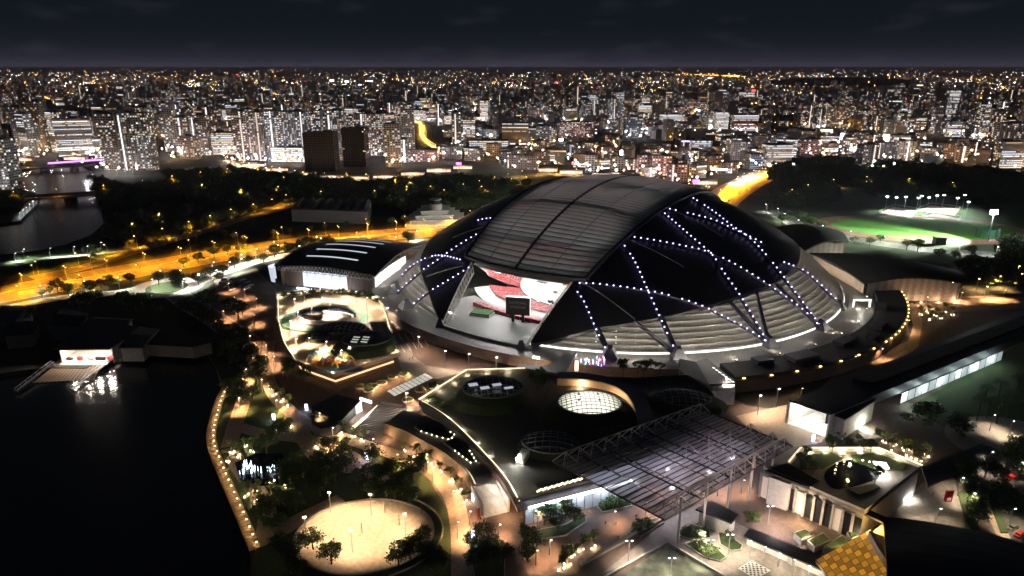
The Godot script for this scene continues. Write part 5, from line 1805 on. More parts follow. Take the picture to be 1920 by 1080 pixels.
# ---------------------------------------------------------------- right hand side
func right_side() -> void:
	# ring of low buildings round the right of the stadium
	var t = thing("ring_building", "dark low ring building dotted with yellow lights right of the stadium", "building", Vector3(SC.x, GROUND, SC.z))
	var a0 = deg_to_rad(14)
	var a1 = deg_to_rad(80)
	var c = Vector2(SC.x, SC.z)
	var ringg = Geo.new()
	ringg.prism(ring_poly(c, 172.0, 188.0, a0, a1, 40), GROUND, 2.4)
	part(t, "roof", ringg, M.black_roof)
	var fc = Geo.new()
	fc.prism(ring_poly(c, 188.0, 189.4, a0, a1, 60), GROUND, 1.2)
	part(t, "outer_wall", fc, M.brown_wall)
	for e in [[30, 174, 10, 6], [42, 178, 12, 7], [54, 176, 14, 6], [66, 178, 16, 8], [73, 175, 9, 6], [48, 182, 8, 4]]:
		var b = Geo.new()
		var az = deg_to_rad(e[0])
		b.box(Vector3(c.x + cos(az) * e[1], 3.3, c.y + sin(az) * e[1]), Vector3(e[2], 1.8, e[3]), az + PI / 2)
		part(t, "plant_room", b, M.slate)
	for k in 30:
		var az = lerpf(a0, a1, (k + 0.5) / 30)
		if k > 14 and k % 2 == 0: continue
		var p = Vector3(c.x + cos(az) * 189.0, 2.0, c.y + sin(az) * 189.0)
		var lg = Geo.new()
		lg.box(Vector3.ZERO, Vector3(0.7, 0.35, 1.3), az)
		part(t, "edge_lamp", lg, glow("edge_gold", Color(1.0, 0.66, 0.2), 5.0 if k < 15 else 1.6), true).position = p - t.position
		if k % 2 == 0: omni(t, p + Vector3(cos(az), -0.4, sin(az)) * 1.2 - t.position, Color(1, 0.62, 0.25), 12.0 if k < 15 else 4.0, 0.3)
	var fr = thing("lit_gate", "square gate frame glowing white at the right foot of the stadium", "gate", Vector3(212.4,0,-391.6))
	for e in [[-5.0, 0.0], [5.0, 0.0]]:
		var b = Geo.new()
		b.box(Vector3(e[0], 3.6, 0), Vector3(0.8, 4.4, 0.8))
		own(fr, "light_post", b, glow("gate_glow", Color(1, 0.97, 0.85), 1.3))
	var bt = Geo.new()
	bt.box(Vector3(0, 6.0, 0), Vector3(10.8, 0.8, 0.8))
	own(fr, "light_bar", bt, M.gate_glow)
	omni(fr, Vector3(0, 5.0, 1.5), Color(1, 0.95, 0.8), 62.4, 0.5)
	# the long station roof
	var q = pv([117.7,-260.7,129.5,-249,319.3,-365.8,353.7,-409.8])
	var st = thing("station_building", "long dark roofed hall with a white lit portal and glass side", "building", v3(mid(q), GROUND))
	var rg = Geo.new()
	rg.prism(q, 5.2, 6.0)
	part(st, "roof", rg, M.dark_roof)
	var up = Geo.new()
	up.prism(pv([153.3,-279.6,160.4,-274.7,325.8,-374.7,339.5,-392.3]), 6.0, 7.2)
	part(st, "upper_roof", up, M.black_roof)
	var wl = Geo.new()
	var ua = q[1]
	var ub = q[2]
	wl.ribbon(PackedVector2Array([ua + Vector2(-0.8, -0.5), ub + Vector2(-0.8, -0.5)]), 0.6, 1.0, 5.2)
	part(st, "side_wall", wl, M.slate)
	for k in 16:
		var a = ua.lerp(ub, 0.24 + k * 0.026)
		var b = ua.lerp(ub, 0.24 + k * 0.026 + 0.0235)
		var sg = Geo.new()
		sg.quad(v3(a, GROUND + 0.8), v3(b, GROUND + 0.8), v3(b, 0.9), v3(a, 0.9))
		part(st, "side_window", sg, glow("station_glass", Color(0.72, 0.85, 0.85), 0.42))
	var pw = Geo.new()
	pw.ribbon(PackedVector2Array([q[0], q[0].lerp(q[3], 0.13)]), 0.8, GROUND, 5.2)
	pw.ribbon(PackedVector2Array([q[1], q[1].lerp(q[2], 0.13)]), 0.8, GROUND, 5.2)
	pw.ribbon(PackedVector2Array([q[0].lerp(q[3], 0.13), q[1].lerp(q[2], 0.13)]), 0.8, GROUND, 5.2)
	part(st, "portal_wall", pw, M.white)
	var pf = Geo.new()
	pf.prism(PackedVector2Array([q[0], q[1], q[1].lerp(q[2], 0.13), q[0].lerp(q[3], 0.13)]), GROUND, GROUND + 0.12)
	part(st, "portal_floor", pf, M.white)
	for k in 4:
		var lg = Geo.new()
		var p = q[0].lerp(q[1], (k + 0.6) / 4.2) + (q[3] - q[0]).normalized() * 6.0
		lg.box(v3(p, 5.0), Vector3(2.6, 0.2, 1.0), 0.5)
		part(st, "ceiling_lamp", lg, M.strip_white)
		omni(st, v3(p, 4.4) - st.position, WHITE, 135.2, 0.5)
	for k in 6:
		omni(st, v3(ua.lerp(ub, 0.25 + k * 0.07), -0.5) + Vector3(1.2, 0, 2.0) - st.position, Color(0.75, 0.92, 0.9), 41.6, 0.5)
	var sb = thing("station_annex", "plain concrete annex box beside the lit portal", "building", Vector3(141.4,-5,-260))
	var bg = Geo.new()
	bg.prism(pv([131.2,-252.3,134.9,-246.9,155.5,-263.6,150.6,-268.6]), GROUND, 4.2)
	part(sb, "wall", bg, M.concrete)
	var br = Geo.new()
	br.prism(inset(pv([131.2,-252.3,134.9,-246.9,155.5,-263.6,150.6,-268.6]), -0.4), 4.2, 4.7)
	part(sb, "roof", br, M.black_roof)
	omni(sb, Vector3(148.9,-3,-255) - sb.position, Color(0.95, 0.95, 0.8), 135.2, 0.3)
	# leisure block with a roof garden
	var o = pv([97.9,-211,105.9,-220.5,134.7,-220.5,144,-208.9,111.6,-183.6,87.9,-208.3])
	var lb = thing("garden_block", "block with a lit roof garden pool behind the canopy", "building", v3(mid(o), GROUND))
	var og = Geo.new()
	og.prism(o, 5.4, 6.0)
	part(lb, "roof_deck", og, M.paving)
	var ow = Geo.new()
	ow.prism(inset(o, 0.5), GROUND, 5.4, false)
	part(lb, "wall", ow, M.concrete)
	var west = [o[5], o[4]]
	for k in 11:
		var a: Vector2 = west[0].lerp(west[1], (k + 0.12) / 11.0)
		var b: Vector2 = west[0].lerp(west[1], (k + 0.88) / 11.0)
		var out2 = Vector2(-0.5, 0.8)
		var wg = Geo.new()
		wg.quad(v3(a + out2 * 0.2, GROUND + 0.3), v3(b + out2 * 0.2, GROUND + 0.3), v3(b + out2 * 0.2, 3.6), v3(a + out2 * 0.2, 3.6))
		part(lb, "shop_bay", wg, M.dark_glass if k % 4 else glow("bay_glow", Color(1, 0.7, 0.42), 0.35))
		var fg = Geo.new()
		fg.box(v3(west[0].lerp(west[1], k / 11.0) + out2 * 0.5, 0.0), Vector3(0.8, 9.6, 0.8), 0.7)
		part(lb, "pier", fg, M.concrete)
	rail(lb, closed(inset(o, 0.3)), 6.0, 1.1, M.concrete)
	edge_light(lb, PackedVector2Array([o[0], o[1], o[2], o[3]]), 7.15, 0.0, "strip_yellow", 0.6)
	for p in steps(PackedVector2Array([o[1], o[2], o[3]]), 7.0, 2.0):
		omni(lb, v3(p + (mid(o) - p).normalized() * 1.8, 7.0) - lb.position, Color(1, 0.86, 0.55), 15.6, 0.2)
	var pool = Geo.new()
	pool.prism(smoothed(pv([107.7,-204.3,114.7,-211.6,122.6,-214.4,128.5,-211,126.1,-203.3,120.4,-200.2,112.6,-197.1,107.2,-197.1])), 6.01, 6.06)
	part(lb, "pool", pool, M.water)
	var gd = Geo.new()
	gd.prism(pv([122.8,-216.9,132.4,-218.7,139.9,-211,135.8,-206.9,127.2,-208.3,121.9,-213]), 6.01, 6.4)
	gd.prism(pv([104.4,-216.9,116.8,-218.7,119.1,-215.1,109.4,-208.3,101,-208.3]), 6.01, 6.4)
	gd.prism(pv([112.1,-196.2,122.6,-199.2,123.3,-197.1,114,-192.6]), 6.01, 6.4)
	part(lb, "lawn", gd, M.lawn)
	var lp = Geo.new()
	lp.box(Vector3(128.6,8.2,-207.5), Vector3(4.2, 0.5, 3.6), 0.2)
	part(lb, "lantern_light", lp, glow("pavilion", Color(1, 0.98, 0.9), 3.5))
	omni(lb, Vector3(127.9,7.4,-204.8) - lb.position, WHITE, 124.8, 0.6)
	omni(lb, Vector3(121.2,7.4,-213.6) - lb.position, Color(1, 0.8, 0.5), 52, 0.4)
	omni(lb, Vector3(116,7.6,-204.1) - lb.position, Color(1, 0.6, 0.2), 36.4, 0.4)
	for p in pv([115.1,-211,118.2,-212.3,125.2,-213,127.1,-212,112.7,-206.9]):
		var bl = Geo.new()
		bl.ball(Vector3.ZERO, Vector3(0.25, 0.25, 0.25), 6, 4)
		part(lb, "pool_lamp", bl, M.glow_warm, true).position = v3(p, 6.7) - lb.position
	for k in 5:
		var p = Vector2(133,-203.1).lerp(Vector2(141,-207.1), k / 4.0)
		var wl2 = Geo.new()
		wl2.ball(Vector3.ZERO, Vector3(0.3, 0.3, 0.3), 6, 4)
		part(lb, "wall_lamp", wl2, M.glow_white, true).position = v3(p, -3.4) - lb.position
		omni(lb, v3(p + Vector2(0.5, 0.9), -3.6) - lb.position, WHITE, 14, 0.2)
	# white screen wall and dark flat roof beside the canopy columns
	var sw = thing("screen_pavilion", "open pavilion with a tall pale wall panel under a flat black roof", "pavilion", Vector3(95.6,-5,-205.3))
	var pr = Geo.new()
	pr.prism(pv([87.7,-206,97.7,-210.7,104,-199.6,98.7,-195.9]), 6.3, 7.0)
	part(sw, "roof", pr, M.black_roof)
	var sp = Geo.new()
	sp.prism(pv([88.8,-204,94.2,-199.8,95.8,-201,90,-205.3]), GROUND, 5.6)
	part(sw, "wall_panel", sp, M.white)
	for p in pv([96.9,-200.4,100.9,-197.8,89.4,-210,103.9,-203.7]):
		var pg = Geo.new()
		pg.bar(v3(p, GROUND), v3(p, 6.3), 0.6, 4)
		part(sw, "column", pg, M.concrete)
	omni(sw, Vector3(84.8,1,-185.4) - sw.position, Color(1, 0.85, 0.85), 166.4, 0.4)
	omni(sw, Vector3(95.5,-1,-192.3) - sw.position, Color(1, 0.7, 0.4), 114.4, 0.4)
	var bx = thing("flat_roof_pavilion", "small pavilion with flat black roof and pale side wall at the square", "pavilion", Vector3(68.3,-5,-194.9))
	var b1 = Geo.new()
	b1.prism(pv([60.8,-192.7,67.4,-197.4,74.3,-189.8,70.5,-185.4]), 0.4, 1.0)
	part(bx, "roof", b1, M.black_roof)
	var b2 = Geo.new()
	b2.prism(inset(pv([60.8,-192.7,67.4,-197.4,74.3,-189.8,70.5,-185.4]), 0.8), GROUND, 0.4, false)
	part(bx, "wall", b2, M.white)
	omni(bx, Vector3(61.5,-2,-184.1) - bx.position, Color(1, 0.8, 0.65), 135.2, 0.3)
	# shop arcade and golden grid roof at the corner
	var ar = thing("shop_arcade", "dark roofed arcade with a row of white lamps beside the chess board", "arcade", Vector3(85.1,-5,-177.7))
	var al = pv([74.1,-181.5,78.1,-178.4,86.8,-171.1,98.3,-161.4,104.8,-156.1])
	var ag = Geo.new()
	ag.ribbon(al, 5.5, 0.0, 0.6)
	part(ar, "roof", ag, M.slate)
	var aw = Geo.new()
	aw.ribbon(al, 0.4, GROUND, 0.0, -1.4)
	part(ar, "shop_wall", aw, M.white)
	var ai = 0
	for p in steps(al, 4.4, 2.0):
		var lg = Geo.new()
		lg.ball(Vector3.ZERO, Vector3(0.3, 0.25, 0.3), 6, 4)
		part(ar, "arcade_lamp", lg, M.glow_white, true).position = v3(p + Vector2(-1.0, 2.0), -0.5) - ar.position
		if ai % 2 == 0: omni(ar, v3(p + Vector2(-1.4, 2.6), -0.9) - ar.position, Color(1, 0.82, 0.6), 83.2, 0.3)
		ai += 1
		var cg = Geo.new()
		cg.bar(v3(p + Vector2(-1.4, 2.6), GROUND), v3(p + Vector2(-1.4, 2.6), 0), 0.15)
		part(ar, "column", cg, M.concrete)
	var gr = thing("golden_roof", "glowing golden grid roof of square panes at the corner of the square", "roof", Vector3(105.6,-5,-175.2))
	var gq = pv([89.5,-166.8,112.7,-180.9,109.9,-158,91.1,-149.9])
	for i in 9:
		for j in 9:
			var pg = Geo.new()
			var p = []
			for e in [[0.04, 0.04], [0.96, 0.04], [0.96, 0.96], [0.04, 0.96]]:
				p.append(v3(patch(gq[0], gq[1], gq[2], gq[3], (i + e[0]) / 9.0, (j + e[1]) / 9.0), 2.0))
			pg.quad(p[0], p[1], p[2], p[3])
			part(gr, "light_pane", pg, glow("gold_%d" % ((i * 5 + j * 3) % 4), Color(1.0, 0.43, 0.03), [0.2, 0.4, 0.26, 0.5][(i * 5 + j * 3) % 4]))
	var gf = Geo.new()
	gf.prism(gq, 1.0, 1.9)
	part(gr, "frame", gf, mat("gold_frame", Color(0.25, 0.14, 0.04)))
	for k in 5:
		var sg = Geo.new()
		var w = pv([117,-182.2,124.1,-176.3,118.5,-172.1,111.7,-178.1])
		sg.quad(v3(patch(w[0], w[1], w[2], w[3], 0, (k + 0.05) / 5.0), 3.0), v3(patch(w[0], w[1], w[2], w[3], 1, (k + 0.05) / 5.0), 3.0), v3(patch(w[0], w[1], w[2], w[3], 1, (k + 0.9) / 5.0), 3.0), v3(patch(w[0], w[1], w[2], w[3], 0, (k + 0.9) / 5.0), 3.0))
		part(gr, "light_slat", sg, glow("gold_slat", Color(1.0, 0.38, 0.02), 0.7))
	omni(gr, Vector3(113.3,4,-180.1) - gr.position, Color(1, 0.6, 0.15), 72.8, 0.4)
	# big dark curved roof in the corner
	var dq = pv([104,-189.7,168.4,-164.3,144,-126.3,104.3,-148.6])
	var dr = thing("corner_hall", "great dark curved roof filling the lower right corner", "building", Vector3(138.7,-5,-175.2))
	var dg = Geo.new()
	arch_roof(dg, pv([117.2,-183.3,160,-165.4,145.5,-135.9,101.7,-150.5]), 5.0, 2.0, 1.0, 0, 1, 0, 1, 12, 6)
	part(dr, "roof", dg, M.dark_roof)
	for k in 6:
		var sg = Geo.new()
		arch_roof(sg, pv([117.2,-183.3,160,-165.4,145.5,-135.9,101.7,-150.5]), 5.0, 2.0, 1.0, 0.05, 0.95, 0.14 * k + 0.1, 0.14 * k + 0.115, 10, 1, 0.25, 0.0)
		part(dr, "roof_seam", sg, M.black_roof)
	var dw = Geo.new()
	dw.prism(inset(pv([117.2,-183.3,160,-165.4,145.5,-135.9,101.7,-150.5]), 2.0), GROUND, 4.2, false)
	part(dr, "wall", dw, M.slate)
	var bl2 = Geo.new()
	bl2.ribbon(pv([103.9,-201.7,110.6,-188.8,117.1,-181.4,130,-175,159.2,-164.3]), 3.4, 4.4, 5.0)
	part(dr, "eave", bl2, M.black_roof)
	var ped = Geo.new()
	ped.ribbon(pv([110.3,-176.8,109.2,-169,108.3,-155.7]), 1.2, 2.0, 4.6)
	part(dr, "sloping_fin", ped, M.concrete)
	# terraced planters below
	var n = 0
	for p in [pv([90.9,-185.4,95.4,-187.3,97.2,-184.1,91.8,-181.5]), pv([93.5,-181.5,100.3,-185.4,101.4,-181.5,94.7,-178.4]), pv([97.2,-178.4,105.7,-184.1,107.9,-179.9,100.3,-175.9]), pv([84,-176.4,90,-178.9,90.9,-175.2,85.4,-172.5]), pv([108,-185.4,113.5,-189,112.2,-183.6,107.8,-181.5])]:
		var tp = thing("planter_box", "angular pale planter box by the golden roof, %s from the left" % nth(n), "planter", v3(mid(p), GROUND), "planter boxes by the golden roof")
		var pg = Geo.new()
		pg.prism(p, GROUND, -2.6)
		part(tp, "box", pg, M.concrete)
		var ps = Geo.new()
		ps.prism(inset(p, 0.5), -2.6, -2.35)
		part(tp, "planting", ps, M.lawn)
		if n % 2 == 0: omni(tp, v3(mid(p), -1.4) + Vector3(0, 0, 2.2) - tp.position, Color(1, 0.7, 0.4), 31.2, 0.2)
		n += 1
	# chess board and rink
	var cb = thing("chess_board", "large white floor chess board with dark squares", "chess board", Vector3(73.2,-5,-171))
	var cq = pv([74,-175,78.4,-170.5,72.4,-166.9,68.8,-171.4])
	var cbase = Geo.new()
	cbase.prism(cq, GROUND + 0.05, GROUND + 0.12)
	part(cb, "base", cbase, M.plain_white)
	for i in 8:
		for j in 8:
			if (i + j) % 2: continue
			var sg = Geo.new()
			var p = PackedVector2Array()
			for e in [[0.1, 0.1], [0.9, 0.1], [0.9, 0.9], [0.1, 0.9]]:
				p.append(patch(cq[0], cq[1], cq[2], cq[3], (i + 0.3 + e[0]) / 8.6, (j + 0.3 + e[1]) / 8.6))
			sg.prism(p, GROUND + 0.12, GROUND + 0.14)
			part(cb, "square", sg, M.red if (i * 3 + j) % 5 == 0 else M.black_roof)
	sheet("rink", pv([49.6,-182.4,63.5,-166.7,71.5,-153.5,23.8,-153.5,31.9,-167.8]), 0.06, M.court_green)
	kerb(pv([25.3,-165.6,39.8,-176.2,49.8,-183.2,64,-167.3]), 0.6, 0.6, M.white)
	kerb(pv([21.2,-172.9,36,-183.7,50.2,-194.3,61.1,-202.2,65.8,-205.9]), 1.0, 1.0, M.paving)
	sheet("terrace_paving", pv([27.3,-169.4,51.1,-193.5,65.2,-203.7,80.3,-187.9,89.6,-176.4,101.3,-166,95.3,-153.5,62.6,-153.5,55.5,-172.9,49.7,-182.9,34.2,-172.4]), 0.055, M.paving)
	for l in [pv([54.7,-189,59.7,-192.1,64.9,-189.3,64.2,-185.3,58.3,-184,54.6,-186.3]), pv([55.2,-182.2,57.6,-183.7,64.4,-181.2,66.6,-176.2,64.1,-174.3,59.7,-176.2]), pv([67.4,-187.9,69.8,-187.9,73.4,-181.7,72.1,-179.6,68.9,-179.1,66.4,-182.2]), pv([29,-203.4,34,-207.1,41.2,-205.3,41.5,-202.2,31,-198.6]), pv([38,-187.9,42.9,-193.5,49.4,-195.7,50.6,-192.9,41.5,-185.8]), pv([4.4,-187.9,17.8,-192.1,24.7,-197.8,25,-193.5,17.4,-186.6,6.9,-184]), pv([-14.5,-185.3,-6.9,-186.6,-2.3,-177.7,-2.2,-167.1,-11.1,-167.1])]:
		var g = Geo.new()
		g.prism(l, GROUND, GROUND + 0.4)
		setting("planted_bed", g, M.lawn)
		kerb(closed(l), 0.4, 0.5)
	# car park and turning circle at the right edge
	sheet("turning_circle", ellipse(Vector2(204.8,-244.7), 26, 22), 0.07, M.paving)
	sheet("car_park", pv([163.9,-225.4,187.6,-236.6,210.7,-236.6,170.7,-163.8,158.6,-180.1,164.6,-199.2]), 0.066, M.asphalt)
	sheet("path", pv([164.9,-205.3,169.7,-206.8,159.4,-180.1,155.2,-180.1]), 0.072, M.paving_tan)
	sheet("forecourt", pv([120.8,-192.1,136.8,-205.3,150.8,-216.6,163.6,-218.3,150.9,-192.1,147.5,-185.3,129.1,-187.9]), 0.062, M.paving)
	for l in [pv([159.4,-210,165.3,-213.3,153.2,-187.9,150.1,-187.9]), pv([168.9,-208.4,173,-210,162.3,-187.9,159.9,-187.9]), pv([164,-229,175.8,-234.7,180.5,-229,165.7,-221.8])]:
		var g = Geo.new()
		g.prism(l, GROUND, GROUND + 0.4)
		setting("planted_bed", g, M.lawn)
	var lane = Geo.new()
	lane.prism(pv([151.9,-220.6,184.9,-237.2,189.6,-231.7,147.2,-208.4]), -1.6, -1.0)
	var lw = single("link_roof", lane, M.slate, "grey sloping link roof between the garden block and the turning circle", "roof")
	athletics()

func athletics() -> void:
	var c = Vector2(387.2,-634)
	# the oval lies with its long side across the view
	var tr = Geo.new()
	tr.prism(ellipse(c, 98, 62, 0.12, 60), GROUND + 0.05, GROUND + 0.05)
	setting("running_track", tr, mat("track_red", Color(0.34, 0.09, 0.07), 0.85, 0, grain, 6.0))
	var f = Geo.new()
	f.prism(ellipse(c + Vector2(2, 0), 82, 47, 0.12, 60), GROUND + 0.07, GROUND + 0.07)
	setting("football_field", f, mat("field_grass", Color(0.085, 0.26, 0.02), 0.9, 0, soft, 30.0))
	var lines = Geo.new()
	for k in 5:
		lines.ribbon(closed(ellipse(c, 84.0 + k * 2.6, 48.5 + k * 2.6, 0.12, 60)), 0.18, GROUND + 0.09, GROUND + 0.09)
	setting("track_marking", lines, M.marking)
	for q in [pv([384,-703.8,417.4,-738.4,433.2,-717.9,404.1,-679.9]), pv([432.1,-717.9,463.6,-747.5,483,-726.5,454.9,-690.3]), pv([414.9,-679.9,440.9,-703.8,453.3,-677.3,438.7,-659.8])]:
		sheet("sports_court", q, 0.09 + 0.01 * used.get("sports_court", 0), mat("court_tan", Color(0.62, 0.42, 0.34), 0.8, 0, grain, 6.0))
		var fe = Geo.new()
		fe.ribbon(closed(q), 0.12, GROUND + 2.6, GROUND + 3.0)
		for p in steps(closed(q), 9.0):
			fe.bar(v3(p, GROUND), v3(p, GROUND + 3.0), 0.1)
		single("court_fence", fe, M.steel, "low rail fence round the floodlit court, %s from the left" % nth(used.get("court_fence", -1) + 1), "fence", "fences of the floodlit courts")
	var k = 0
	for p in leftmost(pv([394.4,-712.2,401.1,-706.6,412.7,-709.4,422.5,-703.8,432.2,-715,435.2,-706.6,450.3,-717.9,459.4,-720.7,463.2,-703.8,481.6,-720.7,460.9,-682.5])):
		var t = thing("flood_mast", "tall floodlight post at the sports courts, %s from the left" % nth(k), "floodlight", v3(p, GROUND), "floodlight posts at the sports courts")
		var g = Geo.new()
		g.tube(pv3([0, 0, 0, 0, 16.0, 0]), 0.28, 0.16, 6)
		own(t, "pole", g, M.steel)
		var h = Geo.new()
		h.box(Vector3(0, 16.2, 0), Vector3(2.2, 0.7, 1.0))
		own(t, "lamp_head", h, glow("glow_flood", Color(0.85, 1.0, 0.95), 14.0))
		spot(t, Vector3(0, 15.8, 0), Vector3(0, 0, 4), Color(0.82, 1.0, 0.9), 2600.0, 66.0, 0.6)
		k += 1
	var fm = thing("flood_tower", "floodlight tower blazing white at the far right of the running track", "floodlight", Vector3(418.2,-5,-583.7))
	var tg = Geo.new()
	tg.tube(pv3([0, 0, 0, 0, 24.0, 0]), 0.6, 0.3, 6)
	own(fm, "pole", tg, M.steel)
	for j in 3:
		for i in 4:
			var h = Geo.new()
			h.box(Vector3(-2.4 + i * 1.6, 24.5 + j * 1.4, 0), Vector3(1.3, 1.1, 0.7), 0.1)
			own(fm, "lamp_head", h, glow("glow_tower", Color(0.9, 1.0, 1.0), 60.0))
	spot(fm, Vector3(-2.0, 24.0, 1.0), Vector3(-75, 0, -18), Color(0.88, 1.0, 0.82), 60000.0, 46.0, 1.0)
	spot(fm, Vector3(-2.4, 24.2, 1.2), Vector3(-130, 0, -24), Color(0.88, 1.0, 0.82), 90000.0, 24.0, 1.0)
	omni(fm, Vector3(0, 23.0, 1.6), Color(0.9, 1, 0.95), 900, 0.8)
	var sh = thing("field_hut", "small dark hut on the near side of the running track", "hut", Vector3(368.2,-5,-572.3))
	var sg = Geo.new()
	sg.box(Vector3(0, 3, 0), Vector3(9, 6, 6))
	own(sh, "wall", sg, M.slate)
	var sr = Geo.new()
	sr.box(Vector3(0, 6.3, 0), Vector3(10, 0.6, 7))
	own(sh, "roof", sr, M.black_roof)
	var ne = thing("throwing_cage", "green net cage at the right end of the field", "cage", Vector3(426.4,-5,-597.6))
	var ng = Geo.new()
	for e in 9:
		var a = TAU * e / 12.0
		ng.bar(Vector3(cos(a) * 9, 0, sin(a) * 9), Vector3(cos(a) * 9, 9, sin(a) * 9), 0.14)
	own(ne, "post", ng, M.steel)
	var nt = Geo.new()
	for e in 8:
		var a = TAU * e / 12.0
		var b = TAU * (e + 1) / 12.0
		nt.quad(Vector3(cos(a) * 9, 0, sin(a) * 9), Vector3(cos(b) * 9, 0, sin(b) * 9), Vector3(cos(b) * 9, 8.6, sin(b) * 9), Vector3(cos(a) * 9, 8.6, sin(a) * 9))
	var net = mat("net", Color(0.05, 0.30, 0.22, 0.4), 0.9)
	net.transparency = BaseMaterial3D.TRANSPARENCY_ALPHA
	own(ne, "net", nt, net)

# ---------------------------------------------------------------- boathouse and dark sheds on the left shore
func waterside() -> void:
	var t = thing("boathouse", "boathouse with a broad dark roof and blazing white open front", "boathouse", Vector3(-223.2,-5,-323.8))
	var q = pv([-233.3,-320.1,-204.5,-320.8,-205.8,-353.2,-239.7,-359.1])
	var rg = Geo.new()
	rg.prism(q, 3.4, 4.0)
	part(t, "roof", rg, mat("boat_roof", Color(0.09, 0.07, 0.07), 0.7, 0, grain, 8.0))
	var w = Geo.new()
	w.ribbon(PackedVector2Array([q[1] + Vector2(-1, -3), q[2]]), 0.5, GROUND, 3.4)
	w.ribbon(PackedVector2Array([q[0] + Vector2(1.5, -3), q[3]]), 0.5, GROUND, 3.4)
	w.ribbon(PackedVector2Array([q[0].lerp(q[3], 0.5), q[1].lerp(q[2], 0.5)]), 0.5, GROUND, 3.4)
	part(t, "wall", w, M.white)
	var fl = Geo.new()
	fl.prism(pv([-235.2,-321.1,-207.9,-321.1,-210.1,-341.3,-238.9,-345]), GROUND, GROUND + 0.15)
	part(t, "floor", fl, M.white)
	for k in 4:
		var p = q[0].lerp(q[1], (k + 0.8) / 4.6) + Vector2(0.5, -4.0)
		var lg = Geo.new()
		lg.box(v3(p, 3.0), Vector3(2.6, 0.3, 0.8))
		part(t, "ceiling_lamp", lg, M.strip_white)
		omni(t, v3(p, 2.3) - t.position, Color(1, 0.86, 0.70), 190, 0.5)
	for k in 5:
		var b = Geo.new()
		var p = q[0].lerp(q[1], (k + 0.5) / 5.5) + Vector2(1, -6)
		b.box(v3(p, GROUND + 1.2), Vector3(rng.randf_range(2, 5), rng.randf_range(0.8, 2), 1.4), rng.randf())
		part(t, "rack", b, [M.dark_steel, M.red, M.paving_tan][k % 3])
	var dk = thing("boat_deck", "sloping timber deck running from the boathouse into the water", "deck", Vector3(-221.4,-5,-307.8))
	var dq = pv([-233.9,-319.8,-210.6,-321.1,-206.3,-307.1,-234.4,-303.5])
	for k in 30:
		var pg = Geo.new()
		var a = patch(dq[0], dq[1], dq[2], dq[3], (k + 0.04) / 30.0, 0)
		var b = patch(dq[0], dq[1], dq[2], dq[3], (k + 0.96) / 30.0, 0)
		var c = patch(dq[0], dq[1], dq[2], dq[3], (k + 0.96) / 30.0, 1)
		var d = patch(dq[0], dq[1], dq[2], dq[3], (k + 0.04) / 30.0, 1)
		pg.quad(v3(a, GROUND + 0.05), v3(b, GROUND + 0.05), v3(c, WATER + 0.4), v3(d, WATER + 0.4))
		pg.quad(v3(d, WATER + 0.4), v3(c, WATER + 0.4), v3(c, WATER - 0.5), v3(d, WATER - 0.5))
		part(dk, "plank", pg, mat("deck_plank_%d" % (k % 2), Color(0.17, 0.11, 0.07) * (0.7 + 0.5 * (k % 2)), 0.8))
	for e in [[Vector3(-208.8,-5,-334.8), Vector3(-210,-7,-295.4), "right"], [Vector3(-236.1,-5,-322.4), Vector3(-235,-7,-293.1), "left"]]:
		var gw = thing("gangway", "railed gangway down to the water on the %s of the timber deck" % e[2], "gangway", e[0])
		var g = Geo.new()
		var a: Vector3 = e[0] + Vector3(0, 0.6, 0)
		var b: Vector3 = e[1] + Vector3(0, 1.0, 0)
		var s = Vector3(1.1, 0, 0.6)
		g.quad(a - s, a + s, b + s, b - s)
		part(gw, "walkway", g, M.dark_steel)
		for z in [-1, 1]:
			var r = Geo.new()
			r.bar(a + s * z + Vector3(0, 1.1, 0), b + s * z + Vector3(0, 1.1, 0), 0.12)
			for k in 8:
				var p = a.lerp(b, k / 7.0) + s * z
				r.bar(p, p + Vector3(0, 1.1, 0), 0.09)
			part(gw, "handrail", r, M.steel)
		for z in [0.6, 0.98]:
			var pg = Geo.new()
			var p = a.lerp(b, z)
			pg.bar(p, Vector3(p.x, WATER - 2.0, p.z), 0.35, 6)
			part(gw, "pile", pg, M.dark_steel)
	for p in leftmost(pv([-201.9,-313.4,-200.7,-314.6,-200.4,-308.4])):
		var lp = thing("shore_lamp", "small white lamp at the shore below the boathouse, %s from the left" % nth(used.get("shore_lamp", -1) + 1), "lamp", v3(p, WATER + 0.1), "shore lamps below the boathouse")
		var pg = Geo.new()
		pg.tube(pv3([0, -1, 0, 0, 1.2, 0]), 0.15, 0.15, 6)
		own(lp, "post", pg, M.dark_steel)
		var hg = Geo.new()
		hg.ball(Vector3(0, 1.5, 0), Vector3(0.35, 0.3, 0.35), 6, 4)
		own(lp, "lamp_head", hg, M.glow_soft)
		omni(lp, Vector3(0.5, 1.5, 0.5), Color(1, 0.85, 0.8), 5, 0.2)
